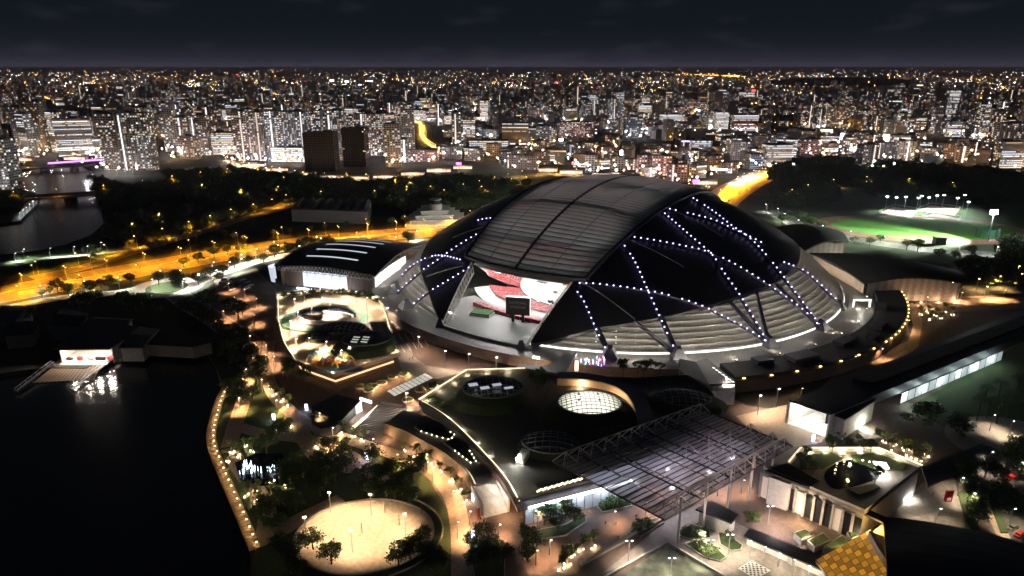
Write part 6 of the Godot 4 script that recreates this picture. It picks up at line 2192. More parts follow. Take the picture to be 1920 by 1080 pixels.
	var list = [
		["pale edged lean-to roof joined to the right of the boathouse", pv([-202.4,-324.6,-189.7,-324.6,-193.9,-350.9,-207.2,-355]), 3.0, "slate"],
		["unlit flat roofed shed behind the boathouse", pv([-256.5,-353.9,-237.9,-351.5,-244.9,-371.2,-264.2,-379.5]), 5.0, "black_roof"],
		["unlit long shed in the middle of the dark yard", pv([-239.9,-356.7,-214.3,-355,-217,-366.9,-240.4,-370.4]), 3.0, "slate"],
		["unlit shed with pale gable at the left edge", pv([-273.3,-340.7,-259.6,-344.6,-269.3,-365.1,-285.2,-361.7]), 3.0, "black_roof"],
		["unlit shed nearest the left edge above the basin", pv([-302.1,-362.5,-281,-362.5,-287.1,-385.1,-314.7,-388]), 4.0, "slate"],
		["unlit low hall at the right of the dark yard", pv([-193.2,-332,-166.4,-328.4,-158.3,-335.6,-189.1,-359.3,-197.3,-357.6]), 2.0, "black_roof"]]
	for e in list:
		var s = thing("boat_shed", e[0], "shed", v3(mid(e[1]), GROUND), "sheds in the dark yard")
		var g = Geo.new()
		g.prism(inset(e[1], 0.8), GROUND, e[2] - 0.4, false)
		part(s, "wall", g, M.concrete)
		var r = Geo.new()
		var m = mid(e[1])
		var ps: PackedVector2Array = e[1]
		var ra = ps[0].lerp(ps[-1], 0.5)
		var rb = ps[1].lerp(ps[2], 0.5)
		r.prism(ps, e[2] - 0.4, e[2])
		if ps.size() == 4:
			r.quad(v3(ps[0], e[2]), v3(ps[1], e[2]), v3(rb, e[2] + 1.6), v3(ra, e[2] + 1.6))
			r.quad(v3(ps[3], e[2]), v3(ps[2], e[2]), v3(rb, e[2] + 1.6), v3(ra, e[2] + 1.6))
			r.tri(v3(ps[0], e[2]), v3(ra, e[2] + 1.6), v3(ps[3], e[2])); r.tri(v3(ps[1], e[2]), v3(rb, e[2] + 1.6), v3(ps[2], e[2]))
		part(s, "roof", r, M[e[3]])
	var yl = thing("yard_lamp", "yellow work light glowing in the dark yard", "lamp", Vector3(-196,-5,-352.7))
	var yg = Geo.new()
	yg.tube(pv3([0, 0, 0, 0, 3, 0]), 0.12, 0.1, 6)
	own(yl, "pole", yg, M.steel)
	var yh = Geo.new()
	yh.box(Vector3(0, 3.1, 0), Vector3(0.8, 0.3, 0.5))
	own(yl, "lamp_head", yh, M.glow_warm)
	omni(yl, Vector3(0, 2.7, 0.3), Color(1, 0.75, 0.3), 62.4, 0.3)


# ---------------------------------------------------------------- the city
var walls := []
var lamps_at := {"warm": [], "white": [], "sodium": [], "near_warm": [], "near_white": [], "near_sodium": []}
func lights_of(kind: int) -> StandardMaterial3D:
	return [glow("window_warm", Color(1.0, 0.62, 0.30), 0.75), glow("window_white", Color(1.0, 0.88, 0.68), 1.1), glow("window_cool", Color(0.76, 0.87, 1.0), 1.0), glow("window_bright", Color(0.95, 0.97, 1.0), 1.8), glow("window_amber", Color(1.0, 0.45, 0.12), 0.9)][kind]
# windows of one face into five lit sheets and a dark one; o is the lower left corner, s the direction along the face
func face(sheets: Array, o: Vector3, s: Vector3, n: Vector3, w: float, h: float, style: String, r: RandomNumberGenerator, lit: float, fw: float, fh: float) -> void:
	var cols = maxi(1, int(w / fw))
	var rows = maxi(1, int(h / fh))
	var dx = w / cols
	var stair = r.randi_range(1, maxi(1, cols - 2))
	for j in rows:
		var y = o.y + (j + 0.32) * h / rows
		if style == "slab":
			if r.randf() < lit:
				var k = r.randi_range(1, 3) if r.randf() < 0.85 else 0
				for i in cols:
					if r.randf() < 0.14: continue
					var a = o + s * (i + 0.06) * dx + n * 0.25
					rect(sheets[k if r.randf() < 0.9 else 0], a, s, dx * 0.88, y, h / rows * 0.45)
			continue
		for i in cols:
			var a = o + s * (i + 0.2) * dx + n * 0.25
			if (style == "tower" or style == "bright") and i == stair:
				if r.randf() < 0.96: rect(sheets[3 if style == "bright" else 1], a, s, dx * 0.55, y - h / rows * 0.2, h / rows * 0.82)
			elif r.randf() < lit:
				var k = r.randf()
				rect(sheets[0 if k < 0.22 else (1 if k < 0.54 else (2 if k < 0.88 else (3 if k < 0.95 else 4)))], a, s, dx * 0.6, y, h / rows * 0.46)
			elif sheets.size() > 5:
				rect(sheets[5], a, s, dx * 0.6, y, h / rows * 0.46)
func rect(g: Geo, a: Vector3, s: Vector3, w: float, y: float, h: float) -> void:
	var p = Vector3(a.x, y, a.z)
	var q = p + s * w
	g.quad(p, q, q + Vector3(0, h, 0), p + Vector3(0, h, 0))
func many(sheets: Array) -> ArrayMesh:
	var m = ArrayMesh.new()
	for k in sheets.size():
		var g: Geo = sheets[k]
		if g.v.is_empty(): continue
		var a = []
		a.resize(Mesh.ARRAY_MAX)
		a[Mesh.ARRAY_VERTEX] = g.v
		a[Mesh.ARRAY_NORMAL] = g.n
		m.add_surface_from_arrays(Mesh.PRIMITIVE_TRIANGLES, a)
		m.surface_set_material(m.get_surface_count() - 1, lights_of(k) if k < 5 else M.dark_glass)
	return m
func sides(sheets: Array, c: Vector3, w: float, d: float, h: float, yaw: float, style: String, r: RandomNumberGenerator, lit: float, fw := 3.6, fh := 3.1) -> void:
	var x = Vector3(cos(yaw), 0, sin(yaw))
	var z = Vector3(-sin(yaw), 0, cos(yaw))
	face(sheets, c - x * w * 0.5 + z * d * 0.5, x, z, w, h, style, r, lit, fw, fh)
	var st = "plain" if style != "slab" else "plain"
	if x.dot(-c) > 0:
		face(sheets, c + x * w * 0.5 + z * d * 0.5, -z, x, d, h, st, r, lit * 0.7, fw, fh)
	else:
		face(sheets, c - x * w * 0.5 - z * d * 0.5, z, -x, d, h, st, r, lit * 0.7, fw, fh)
func block(called: String, label: String, x: float, z: float, w: float, d: float, h: float, yaw: float, style: String, wall: int, lit: float, r: RandomNumberGenerator) -> void:
	var c = Vector3(x, GROUND, z)
	var t = thing(called, label, "building", c, "city buildings beyond the expressway")
	var o = Vector3.ZERO
	var xa = Vector3(cos(yaw), 0, sin(yaw))
	var za = Vector3(-sin(yaw), 0, cos(yaw))
	var g = Geo.new()
	g.box(Vector3(0, h * 0.5, 0), Vector3(w, h, d), yaw)
	var m: StandardMaterial3D = walls[wall % walls.size()]
	if style == "tower" or style == "bright" or style == "dark":
		var n = clampi(int(w / 9.0), 2, 6)
		for k in n + 1:
			var f = lerpf(-0.5, 0.5, float(k) / n)
			g.box(xa * f * (w - 0.8) + za * (d * 0.5 + 0.5) + Vector3(0, h * 0.5 + 0.6, 0), Vector3(0.9, h + 1.2, 1.2), yaw)
	elif style == "slab":
		for k in int(h / 3.1):
			g.box(za * (d * 0.5 + 0.4) + Vector3(0, k * h / int(h / 3.1) + 0.4, 0), Vector3(w + 0.3, 0.9, 1.0), yaw)
	own(t, "wall", g, m)
	var rf = Geo.new()
	rf.box(Vector3(0, h + 0.4, 0), Vector3(w + 0.6, 0.8, d + 0.6), yaw)
	rf.box(xa * w * r.randf_range(-0.25, 0.25) + Vector3(0, h + 2.3, 0), Vector3(w * 0.22, 3.0, d * 0.6), yaw)
	own(t, "roof", rf, M.roof_grey)
	var sheets = []
	for k in 6: sheets.append(Geo.new())
	sides_at(sheets, c, w, d, h, yaw, style, r, lit)
	var o2 = own(t, "windows", many(sheets), null)
	o2.set_meta("kind", "stuff")
func sides_at(sheets: Array, c: Vector3, w: float, d: float, h: float, yaw: float, style: String, r: RandomNumberGenerator, lit: float) -> void:
	# the same as sides(), in the axes of a block that stands at c
	var x = Vector3(cos(yaw), 0, sin(yaw))
	var z = Vector3(-sin(yaw), 0, cos(yaw))
	var off = 0.95 if style != "plain" else 0.0
	face(sheets, -x * w * 0.5 + z * (d * 0.5 + off * 0.0), x, z, w, h, style, r, lit, 3.6, 3.1)
	if x.dot(-c) > 0:
		face(sheets, x * w * 0.5 + z * d * 0.5, -z, x, d, h, "plain", r, lit * 0.7, 3.6, 3.1)
	else:
		face(sheets, -x * w * 0.5 - z * d * 0.5, z, -x, d, h, "plain", r, lit * 0.7, 3.6, 3.1)

var taken := {}
func free_spot(p: Vector2, rad: float) -> bool:
	var ci = int(floor(p.x / 60.0))
	var cj = int(floor(p.y / 60.0))
	for i in range(ci - 2, ci + 3):
		for j in range(cj - 2, cj + 3):
			for e in taken.get(Vector2i(i, j), []):
				if p.distance_to(e[0]) < rad + e[1]: return false
	return true
func take(p: Vector2, rad: float) -> void:
	var k = Vector2i(int(floor(p.x / 60.0)), int(floor(p.y / 60.0)))
	if not taken.has(k): taken[k] = []
	taken[k].append([p, rad])

func city() -> void:
	var r = RandomNumberGenerator.new()
	r.seed = 2024
	var tones = [Color(0.46, 0.38, 0.31), Color(0.42, 0.42, 0.43), Color(0.50, 0.40, 0.36), Color(0.36, 0.33, 0.32), Color(0.55, 0.50, 0.44), Color(0.40, 0.30, 0.25), Color(0.34, 0.38, 0.42)]
	for k in tones.size(): walls.append(mat("facade_%d" % k, tones[k], 0.75, 0, soft, 25.0))
	walls.append(mat("facade_brown", Color(0.11, 0.075, 0.055), 0.7, 0, soft, 12.0))
	walls.append(mat("facade_pink", Color(0.50, 0.26, 0.24), 0.7, 0, soft, 12.0))
	walls.append(mat("facade_white", Color(0.70, 0.68, 0.70), 0.7, 0, soft, 12.0))
	mat("roof_grey", Color(0.10, 0.10, 0.105), 0.8, 0, soft, 12.0)
	# the buildings one can pick out: place, width, height, then label, style, wall, share of lit windows, depth
	var heroes = [[-595.9,-1026.1,28.7,80.6,"beige twin tower, left half, many warm windows, above the river","plain",0,0.34,18],
		[-552.2,-1015,46.6,82.7,"beige twin tower, right half, with white stair light, above the river","bright",0,0.36,18],
		[-565.6,-1195.2,26.8,63.8,"slim tower with a bright stair line, left of the striped slab","bright",4,0.3,16],
		[-539.3,-1202.7,30.7,66.8,"tower with a blazing white stair line beside the slim tower","bright",2,0.3,18],
		[-502.9,-1210.4,46.7,37.5,"low slab with every gallery lit white, left of the tower row","slab",4,0.98,14],
		[-438.4,-1124.2,23.5,78.5,"first beige tower of the bright tower row","tower",2,0.4,18],
		[-412.7,-1124.2,26.1,76.9,"second beige tower of the bright tower row","tower",0,0.42,18],
		[-382.2,-1117.5,26.8,78.9,"third grey tower of the bright tower row","bright",6,0.55,20],
		[-347.1,-1117.5,39.8,78.1,"fourth and widest grey tower of the bright tower row","bright",6,0.5,20],
		[-294.2,-1130.9,45.5,79,"last grey tower of the bright tower row behind the brown pair","bright",6,0.52,20],
		[-280.1,-1004.1,44.5,55.1,"wide unlit brown tower in front of the bright towers","dark",7,0.0,26],
		[-240.4,-1054.9,35.2,57.6,"narrower unlit dark tower right of the brown one","dark",7,0.02,22],
		[-244.7,-1195.2,49.9,69.9,"reddish tower with a long white stair line right of the dark tower","bright",2,0.45,18],
		[-306.8,-1799.4,23.3,59.7,"far slender tower with white stair line above the winding road","bright",2,0.3,14],
		[-638.1,-848.1,27.9,61.4,"dark tower with scattered windows cut by the left edge","plain",3,0.3,25],
		[-911.1,-2023.1,86.2,34.3,"long slab glowing white on all floors behind the twin tower","slab",9,1.0,14],
		[-830.3,-2023.1,63.1,29.8,"shorter glowing slab next to the long one","slab",9,0.95,14],
		[-859.8,-1735.1,50.3,46.2,"grey block with cool windows left of the glowing slabs","plain",6,0.4,18],
		[-1026.1,-1735.1,25.2,36,"small bright block left of the twin tower","slab",9,0.9,12],
		[-359.4,-1111,56,22.9,"low car park block with bright decks below the tower row","slab",4,0.95,24],
		[-145.1,-1719.8,43.3,33.2,"white slab with bright galleries beside the winding road","slab",9,1.0,13],
		[-105.6,-1675.3,26.9,34.8,"plain end block joined to the white slab","plain",4,0.2,13],
		[-292.4,-2023.1,86.2,28.3,"reddish slab with glowing galleries above the road bend","slab",8,0.9,13],
		[-216.5,-1982.1,49.8,30.7,"second reddish slab right of the road bend","slab",8,0.85,13],
		[-42.2,-1242,69,20.7,"long low hall with a lit white upper storey","slab",4,0.9,24],
		[-179.8,-1104.5,25.7,36.1,"pale stair tower block among low slabs behind the market","bright",4,0.2,16],
		[-143.8,-1111,46.5,18.7,"low reddish slab beside the pale stair tower","plain",8,0.3,16],
		[-133.4,-1137.7,23.8,18.2,"low slab with bright end wall near the market","slab",8,0.8,14],
		[204.3,-1868.4,38.4,63.2,"tall grey tower above the pink slabs","tower",6,0.3,16],
		[261.6,-1766.7,37.8,70.2,"tall grey tower right of its twin","tower",6,0.32,16],
		[360.6,-1904.9,36.3,47.7,"tower with one white floodlit face","slab",9,1.0,14],
		[411.1,-1799.4,61.8,30.7,"white slab with closely lit galleries","slab",9,0.98,13],
		[321.8,-1592.6,39,30.9,"orange floodlit block below the white faced tower","plain",8,0.15,20],
		[263.4,-1517.5,38.4,43,"green grey office block with lit edges","plain",6,0.25,20],
		[33.4,-1449,48.9,25,"pink banded slab, left of three","slab",8,0.45,13],
		[74,-1449,30,28.2,"pink banded slab in the middle of three","slab",8,0.5,13],
		[139.6,-1517.5,74.4,32.9,"wide framed slab with rosy panels, right of three","plain",8,0.4,14],
		[492.3,-1646.8,32.7,45.2,"block with a dazzling white face among the shop streets","slab",9,1.0,16],
		[549,-1646.8,60.4,39.1,"banded block with a pink lit end wall","slab",8,0.7,16],
		[115.2,-993.4,17,25.2,"tan block with blank lit end wall near the dome","plain",4,0.1,14],
		[152.4,-993.4,17,23,"tan block beside the blank walled one","plain",0,0.12,14],
		[190.6,-983,19.9,26.5,"rosy hotel front full of small windows","plain",8,0.55,16],
		[210.2,-962.7,27,27.5,"wider rosy hotel with small lit windows","plain",8,0.45,16],
		[220.4,-906.3,24.1,23.2,"pink box hotel with lit crown nearest the dome top","tower",8,0.25,18],
		[314.5,-1151.6,30.3,29.8,"white block with violet shop lights","slab",9,0.7,18],
		[379.6,-1137.7,29.9,29.4,"white tower block with violet glow","plain",9,0.3,18],
		[409.7,-1060.9,40.4,32.4,"white grid block at the head of the avenue","slab",9,0.75,20],
		[802.7,-1111,56,60.4,"wide grey slab at the right edge","tower",6,0.3,16],
		[751.7,-1037.5,36.3,39.6,"pale striped slab in front of the one at the right edge","slab",4,0.6,14],
		[679.5,-1210.4,28,33,"pale grid block amid the dark right quarter","slab",9,0.6,16],
		[537.7,-1037.5,24.2,34.9,"dark tower with a few amber windows left of the trees","tower",3,0.12,18],
		[514.8,-1195.2,32.3,27.2,"rosy block with one white beam of light","plain",8,0.3,18]];
	for e in heroes:
		take(Vector2(e[0], e[1] - e[8] * 0.5), maxf(e[2], e[8]) * 0.5)
		block("city_block", e[4], e[0], e[1] - e[8] * 0.5, e[2], e[8], e[3], r.randf_range(-0.12, 0.12), e[5], e[6], e[7], r)
		if e[6] == 7: continue
		if e[5] != "slab":
			lamps_at["near_white"].append(Vector3(e[0] - e[2] * 0.6, GROUND + 17, e[1] + 44))
			lamps_at["near_white"].append(Vector3(e[0] + e[2] * 0.5, GROUND + 14, e[1] + 48))
		lamps_at[["near_warm", "near_white", "near_sodium"][r.randi() % 3]].append(Vector3(e[0] + e[2] * 0.3, GROUND + 8, e[1] + 30))
		lamps_at["near_white"].append(Vector3(e[0] - e[2] * 0.3, GROUND + 8, e[1] + 26))
	# front edge of the built up city, from left to right
	var front = pv([-1132.3,-1073,-865.5,-1165.8,-686.9,-1137.7,-595,-1165.8,-456.2,-1111,-300.2,-962.7,-199.1,-983,-85.1,-1098,-24.7,-1060.9,29.7,-952.8,99.2,-906.3,236.5,-888.9,374.9,-1026.1,458,-1137.7,540.9,-1165.8,592,-1124.2,658.9,-1060.9,757.9,-1015,1005.7,-962.7])
	for f in far_roads + [avenue_line, bridge_line]:
		for p in steps(f, 25.0): take(p, 20.0)
	var districts = FastNoiseLite.new()
	districts.seed = 8
	districts.frequency = 0.0016
	var clusters = FastNoiseLite.new()
	clusters.seed = 31
	clusters.frequency = 0.0022
	var gap = pv([-372.1,-2110.3,-230.1,-2087.8,-92.3,-1195.2,-168.8,-1180.3])
	var gap2 = pv([-470.4,-1151.6,-212.4,-1195.2,-160.7,-893.2,-369,-893.2])
	var spots = []
	var tries = 0
	while tries < 30000:
		tries += 1
		var dist = sqrt(r.randf_range(800.0 * 800.0, 4200.0 * 4200.0)) if tries < 16000 else sqrt(r.randf_range(3600.0 ** 2, 9500.0 ** 2))
		var sl = r.randf_range(-0.82, 0.82)
		var p = Vector2(sl * dist, -dist)
		# behind the front edge?
		var ok = false
		for i in front.size() - 1:
			var s0 = front[i].x / -front[i].y
			var s1 = front[i + 1].x / -front[i + 1].y
			if sl >= s0 and sl < s1:
				ok = p.y < lerpf(front[i].y, front[i + 1].y, (sl - s0) / (s1 - s0)) - 12.0
		if not ok: continue
		if dist > 4600 and sl > 0.36 and sl < 0.56 and dist < 8200: continue
		if sl < -0.5 and dist < 1500 and sl > -0.66 and dist < 1150: continue
		var tall = r.randf()
		var right = sl > 0.06 and dist < 2200
		var w = r.randf_range(14, 34) if right else r.randf_range(22, 75)
		var h = r.randf_range(12, 34) if right else (r.randf_range(30, 62) if tall < 0.72 else r.randf_range(62, 88))
		var estate = clusters.get_noise_2d(p.x, p.y)
		if dist > 1350:
			h = r.randf_range(8, 24) if estate < 0.05 else (r.randf_range(24, 46) if tall < 0.8 else r.randf_range(46, 75))
			if estate < 0.05: w = r.randf_range(14, 45)
		if tall > 0.8 and not right: w = r.randf_range(20, 32)
		if sl > -0.1 and sl < 0.3 and dist < 1250: h = minf(h, 20)
		if dist > 1300 and districts.get_noise_2d(p.x, p.y) < (-0.1 if dist < 3000 else 0.0): continue
		if Geometry2D.is_point_in_polygon(p, gap) or Geometry2D.is_point_in_polygon(p, gap2): continue
		if not free_spot(p, w * 0.55): continue
		take(p, w * 0.55)
		spots.append([p, w, h, dist, r.randi()])
	spots.sort_custom(func(a, b): return a[1] * a[2] / a[3] / a[3] > b[1] * b[2] / b[3] / b[3])
	var solo = spots.slice(0, 245)
	solo.sort_custom(func(a, b): return a[3] < b[3])
	var rowsize = 35
	var kinds = ["tower", "slab", "plain", "bright", "plain", "slab", "plain", "plain", "plain"]
	var words = {"tower": "tower with a stair light", "slab": "slab with lit galleries", "plain": "block with scattered windows", "bright": "tower with a bright stair line"}
	var tint = ["beige", "grey", "rosy", "dark grey", "cream", "brown", "blue grey"]
	for k in range(0, solo.size(), rowsize):
		var row = solo.slice(k, k + rowsize)
		row.sort_custom(func(a, b): return a[0].x / a[3] < b[0].x / b[3])
		for i in row.size():
			var e: Array = row[i]
			r.seed = e[4]
			var style: String = kinds[r.randi() % 9]
			var wall = r.randi() % 7
			var lab = "%s %s, %s from left in %s city row" % [tint[wall], words[style], nth(i), nth(k / rowsize)]
			block("city_block", lab, e[0].x, e[0].y, e[1], r.randf_range(11, 17), e[2], r.randf_range(-0.6, 0.6), style, wall, r.randf_range(0.3, 0.9) if style == "slab" else r.randf_range(0.1, 0.34), r)
			for z in 3:
				lamps_at[["near_warm", "near_warm", "near_white", "near_white", "near_white", "near_sodium", "near_sodium"][r.randi() % 7]].append(Vector3(e[0].x + r.randf_range(-0.7, 0.7) * e[1], GROUND + r.randf_range(7, 18), e[0].y + r.randf_range(20, 42)))
	# all the rest reads as one glittering mass
	r.seed = 99
	var far = Node3D.new()
	far.name = "distant_city"
	far.set_meta("kind", "stuff")
	add_child(far)
	var bodies = []
	for k in 7: bodies.append(Geo.new())
	var sheets = []
	for k in 5: sheets.append(Geo.new())
	for e in spots.slice(245):
		var p: Vector2 = e[0]
		var yaw = r.randf_range(-0.7, 0.7)
		var d = r.randf_range(11, 20)
		bodies[r.randi() % 7].box(Vector3(p.x, GROUND + e[2] * 0.5, p.y), Vector3(e[1], e[2], d), yaw)
		var style: String = "plain" if e[3] > 3500 else ["plain", "slab", "plain", "plain", "tower", "plain", "slab", "plain"][r.randi() % 8]
		var k = 1.0 if e[3] < 2400 else (1.5 if e[3] < 4500 else 2.4)
		var lit = (r.randf_range(0.1, 0.6) if style == "slab" else r.randf_range(0.05, 0.22))
		if r.randf() < 0.3: lit *= 0.15
		sides(sheets, Vector3(p.x, GROUND, p.y), e[1], d, e[2], yaw, style, r, lit, 3.6 * k, 3.1 * k)
		var q = r.randf()
		lamps_at["warm" if q < 0.3 else ("white" if q < 0.66 else "sodium")].append(Vector3(p.x + r.randf_range(-1, 1) * e[1], GROUND + r.randf_range(5, 9), p.y + r.randf_range(14, 30)))
	for k in 7:
		var o = own(far, "walls", bodies[k], walls[k])
		o.set_meta("kind", "stuff")
	var wn = own(far, "windows", many(sheets), null)
	wn.set_meta("kind", "stuff")
	# far lamps up to the skyline
	for k in 2600:
		var dist = 1.0 / r.randf_range(1.0 / 28000.0, 1.0 / 4200.0)
		var sl = r.randf_range(-0.8, 0.8)
		if dist > 4600 and dist < 8200 and sl > 0.36 and sl < 0.56: continue
		var q = r.randf()
		lamps_at["warm" if q < 0.3 else ("white" if q < 0.74 else "sodium")].append(Vector3(sl * dist, GROUND + r.randf_range(6, 20) + (r.randf_range(0, 50) if r.randf() < 0.25 else 0.0) + maxf(0.0, dist - 9000.0) * 0.0055 * r.randf(), -dist))
	# strings of road lights far away
	for s in [pv([-3208.8,-6163,-4189.9,-8491.6,-4701.4,-9711.4]), pv([-3401.5,-4718.8,-2748.5,-3971.3,-2246.7,-3426.5]), pv([-2798.5,-4135.3,-2285.4,-3426.5,-2055.7,-3205.9]), pv([-1968,-5645.5,-1916.1,-6163]), pv([3750.4,-15716.5,3859.8,-13614.7,3724.4,-11337.8]), pv([2031.5,-5645.5,2405.7,-5345.9,3221.3,-5808.1]), pv([4448.9,-8150.1,5904,-10199.3]), pv([51.6,-3426.5,272.1,-3612.5,488.7,-3819.7])]:
		for p in steps(s, 34.0): lamps_at["sodium"].append(v3(p, GROUND + 9))
	var red = []
	for k in 90:
		var dist = 1.0 / r.randf_range(1.0 / 9000.0, 1.0 / 1600.0)
		red.append(Vector3(r.randf_range(-0.8, 0.8) * dist, GROUND + r.randf_range(10, 70), -dist))
	lamps_at["red"] = red
	var ball = Geo.new()
	ball.ball(Vector3.ZERO, Vector3(0.62, 0.62, 0.62), 5, 3)
	var bm = ball.mesh()
	for key in lamps_at:
		var mm = MultiMesh.new()
		mm.transform_format = MultiMesh.TRANSFORM_3D
		mm.mesh = bm
		mm.instance_count = lamps_at[key].size()
		for i in lamps_at[key].size():
			var p: Vector3 = lamps_at[key][i]
			var s = clampf(p.length() / 2600.0, 0.8, 5.0) * (r.randf_range(0.35, 1.25) if not key.begins_with("near") else 1.0)
			mm.set_instance_transform(i, Transform3D(Basis().scaled(Vector3.ONE * s), p))
		var o = MultiMeshInstance3D.new()
		o.name = "distant_%s_lamps" % key
		o.multimesh = mm
		o.material_override = {"warm": glow("far_warm", Color(1.0, 0.62, 0.28), 55.0), "white": glow("far_white", Color(0.92, 0.94, 1.0), 50.0), "sodium": glow("far_sodium", Color(1.0, 0.42, 0.05), 65.0), "red": glow("far_red", Color(1.0, 0.03, 0.06), 25.0), "near_warm": glow("near_lamp_warm", Color(1.0, 0.64, 0.3), 900.0), "near_white": glow("near_lamp_white", Color(0.98, 0.93, 1.0), 900.0), "near_sodium": glow("near_lamp_sodium", Color(1.0, 0.42, 0.05), 900.0)}[key]
		o.set_meta("kind", "stuff")
		add_child(o)
	# low wooded hill far right and the ridge at the skyline
	var hill = Geo.new()
	for e in [[Vector2(3150, -6600), 900.0, 1500.0, 55.0]]:
		var rows = []
		for j in 6:
			var f = j / 5.0
			var row = PackedVector3Array()
			for i in 40:
				var a = TAU * i / 40
				row.append(Vector3(e[0].x + cos(a) * e[1] * (1.0 - f), GROUND - 1.0 + e[3] * sin(f * PI / 2) * (1.0 + 0.15 * sin(i * 2.3 + j)), e[0].y + sin(a) * e[2] * (1.0 - f)))
			rows.append(row)
		hill.loft(rows)
	setting("hills", hill, mat("hill_wood", Color(0.025, 0.03, 0.02), 0.95, 0, patches, 300.0))
	# rows of lit shops where the city meets the woods
	var sh = 0
	for e in [[-399.4,-1060.9,32.9,5.7,0],
		[-345.6,-1009.5,31.4,6.2,1],
		[-292,-957.7,31.4,6.7,2],
		[-247.2,-938.4,33,5.8,3],
		[-210.7,-933.7,27.7,5.1,0],
		[-174.8,-943.2,33.1,5.1,1],
		[-140.7,-967.7,32.4,6,2],
		[-106.9,-998.7,35,7,3],
		[-74.2,-1031.8,28.1,6.4,0],
		[52.7,-1004.1,27.3,7,1],
		[85,-983,32.2,6.1,2],
		[252.2,-888.9,31.3,6.3,3],
		[130.1,-952.8,37.2,5.2,0],
		[-801,-1124.2,34.8,6.9,1],
		[-722.2,-1137.7,35.2,7,3]]:
		var t = thing("shop_row", "low row of lit shops before the city, %s from the left" % nth(sh), "shops", Vector3(e[0], GROUND, e[1]), "lit shop rows before the city")
		var wg = Geo.new()
		wg.box(Vector3(0, e[3] * 0.4, -5), Vector3(e[2], e[3] * 0.8, 10))
		own(t, "wall", wg, walls[[0, 8, 4, 2][e[4]]])
		var rg = Geo.new()
		rg.box(Vector3(0, e[3] * 0.85, -4), Vector3(e[2] + 1, 0.6, 13))
		own(t, "roof", rg, M.roof_grey)
		for k in 6:
			var fg = Geo.new()
			fg.box(Vector3(e[2] * ((k + 0.5) / 6.0 - 0.5), e[3] * 0.3, 0.1), Vector3(e[2] / 7.0, e[3] * 0.45, 0.2))
			own(t, "shop_window", fg, [glow("shop_warm", Color(1.0, 0.7, 0.4), 1.2), glow("shop_white", Color(1, 0.85, 0.7), 1.2), glow("shop_orange", Color(1, 0.5, 0.15), 1.0), glow("shop_pink", Color(1, 0.45, 0.6), 1.0)][(k + e[4]) % 4 if k % 3 else e[4] % 2])
		omni(t, Vector3(0, e[3] * 0.7, 9), Color(1.0, 0.66, 0.36), 260.0, 1.0, 80.0)
		sh += 1
	# lit signs on roofs
	var n = 0
	for e in [[Vector3(-1113.8,40,-5620.8), "glow_cool", 26.0, 6.0], [Vector3(-1479.8,40,-5856.3), "glow_white", 30.0, 8.0], [Vector3(-1252.8,40,-5403.3), "glow_white", 26.0, 8.0], [Vector3(311.5,40,-5015.1), "glow_red", 22.0, 7.0], [Vector3(-3330.1,60,-8671.2), "glow_red", 30.0, 8.0], [Vector3(1107,40,-3254.4), "glow_red", 16.0, 9.0], [Vector3(85.9,20,-1217.5), "glow_cool", 7.0, 4.0], [Vector3(93.1,10,-984.4), "glow_blue", 5.0, 4.0], [Vector3(87.8,10,-984.4), "glow_red", 4.0, 4.0], [Vector3(298.8,20,-1190.2), "glow_violet", 16.0, 1.5], [Vector3(401.5,10,-1071.5), "glow_magenta", 6.0, 5.0], [Vector3(224.7,8,-833.2), "glow_magenta", 8.0, 4.0], [Vector3(625.2,20,-1386.4), "glow_warm", 22.0, 6.0], [Vector3(-78.2,6,-1008.9), "glow_magenta", 7.0, 3.5], [Vector3(176.6,8,-1116.1), "glow_cool", 4.0, 10.0], [Vector3(146.2,8,-1081.2), "glow_cool", 4.0, 12.0], [Vector3(287.5,6,-948.3), "glow_cool", 20.0, 1.4], [Vector3(-1042.9,30,-1751.4), "glow_red", 8.0, 4.0], [Vector3(646.4,12,-1361), "glow_cool", 8.0, 12.0], [Vector3(548.5,12,-1241.7), "glow_white", 7.0, 9.0], [Vector3(735.2,8,-1360), "glow_soft", 22.0, 16.0], [Vector3(-815.3,4,-1135.3), "glow_cool", 9.0, 3.0], [Vector3(-714.5,4,-1164.9), "glow_cool", 7.0, 3.0], [Vector3(2679.5,30,-4675.4), "glow_soft", 40.0, 6.0], [Vector3(2250.8,30,-8146.5), "glow_white", 30.0, 8.0]]:
		var g = Geo.new()
		g.box(Vector3.ZERO, Vector3(e[2], e[3], 1.0))
		var t = thing("roof_sign", "lit sign glowing among the city roofs, %s of the scattered signs" % nth(n), "sign", e[0], "lit signs in the city")
		own(t, "sign_panel", g, M[e[1]])
		var pg = Geo.new()
		pg.bar(Vector3(0, -e[3] * 0.5, -0.6), Vector3(0, GROUND - e[0].y, -0.6), 0.5)
		own(t, "post", pg, M.dark_steel)
		n += 1


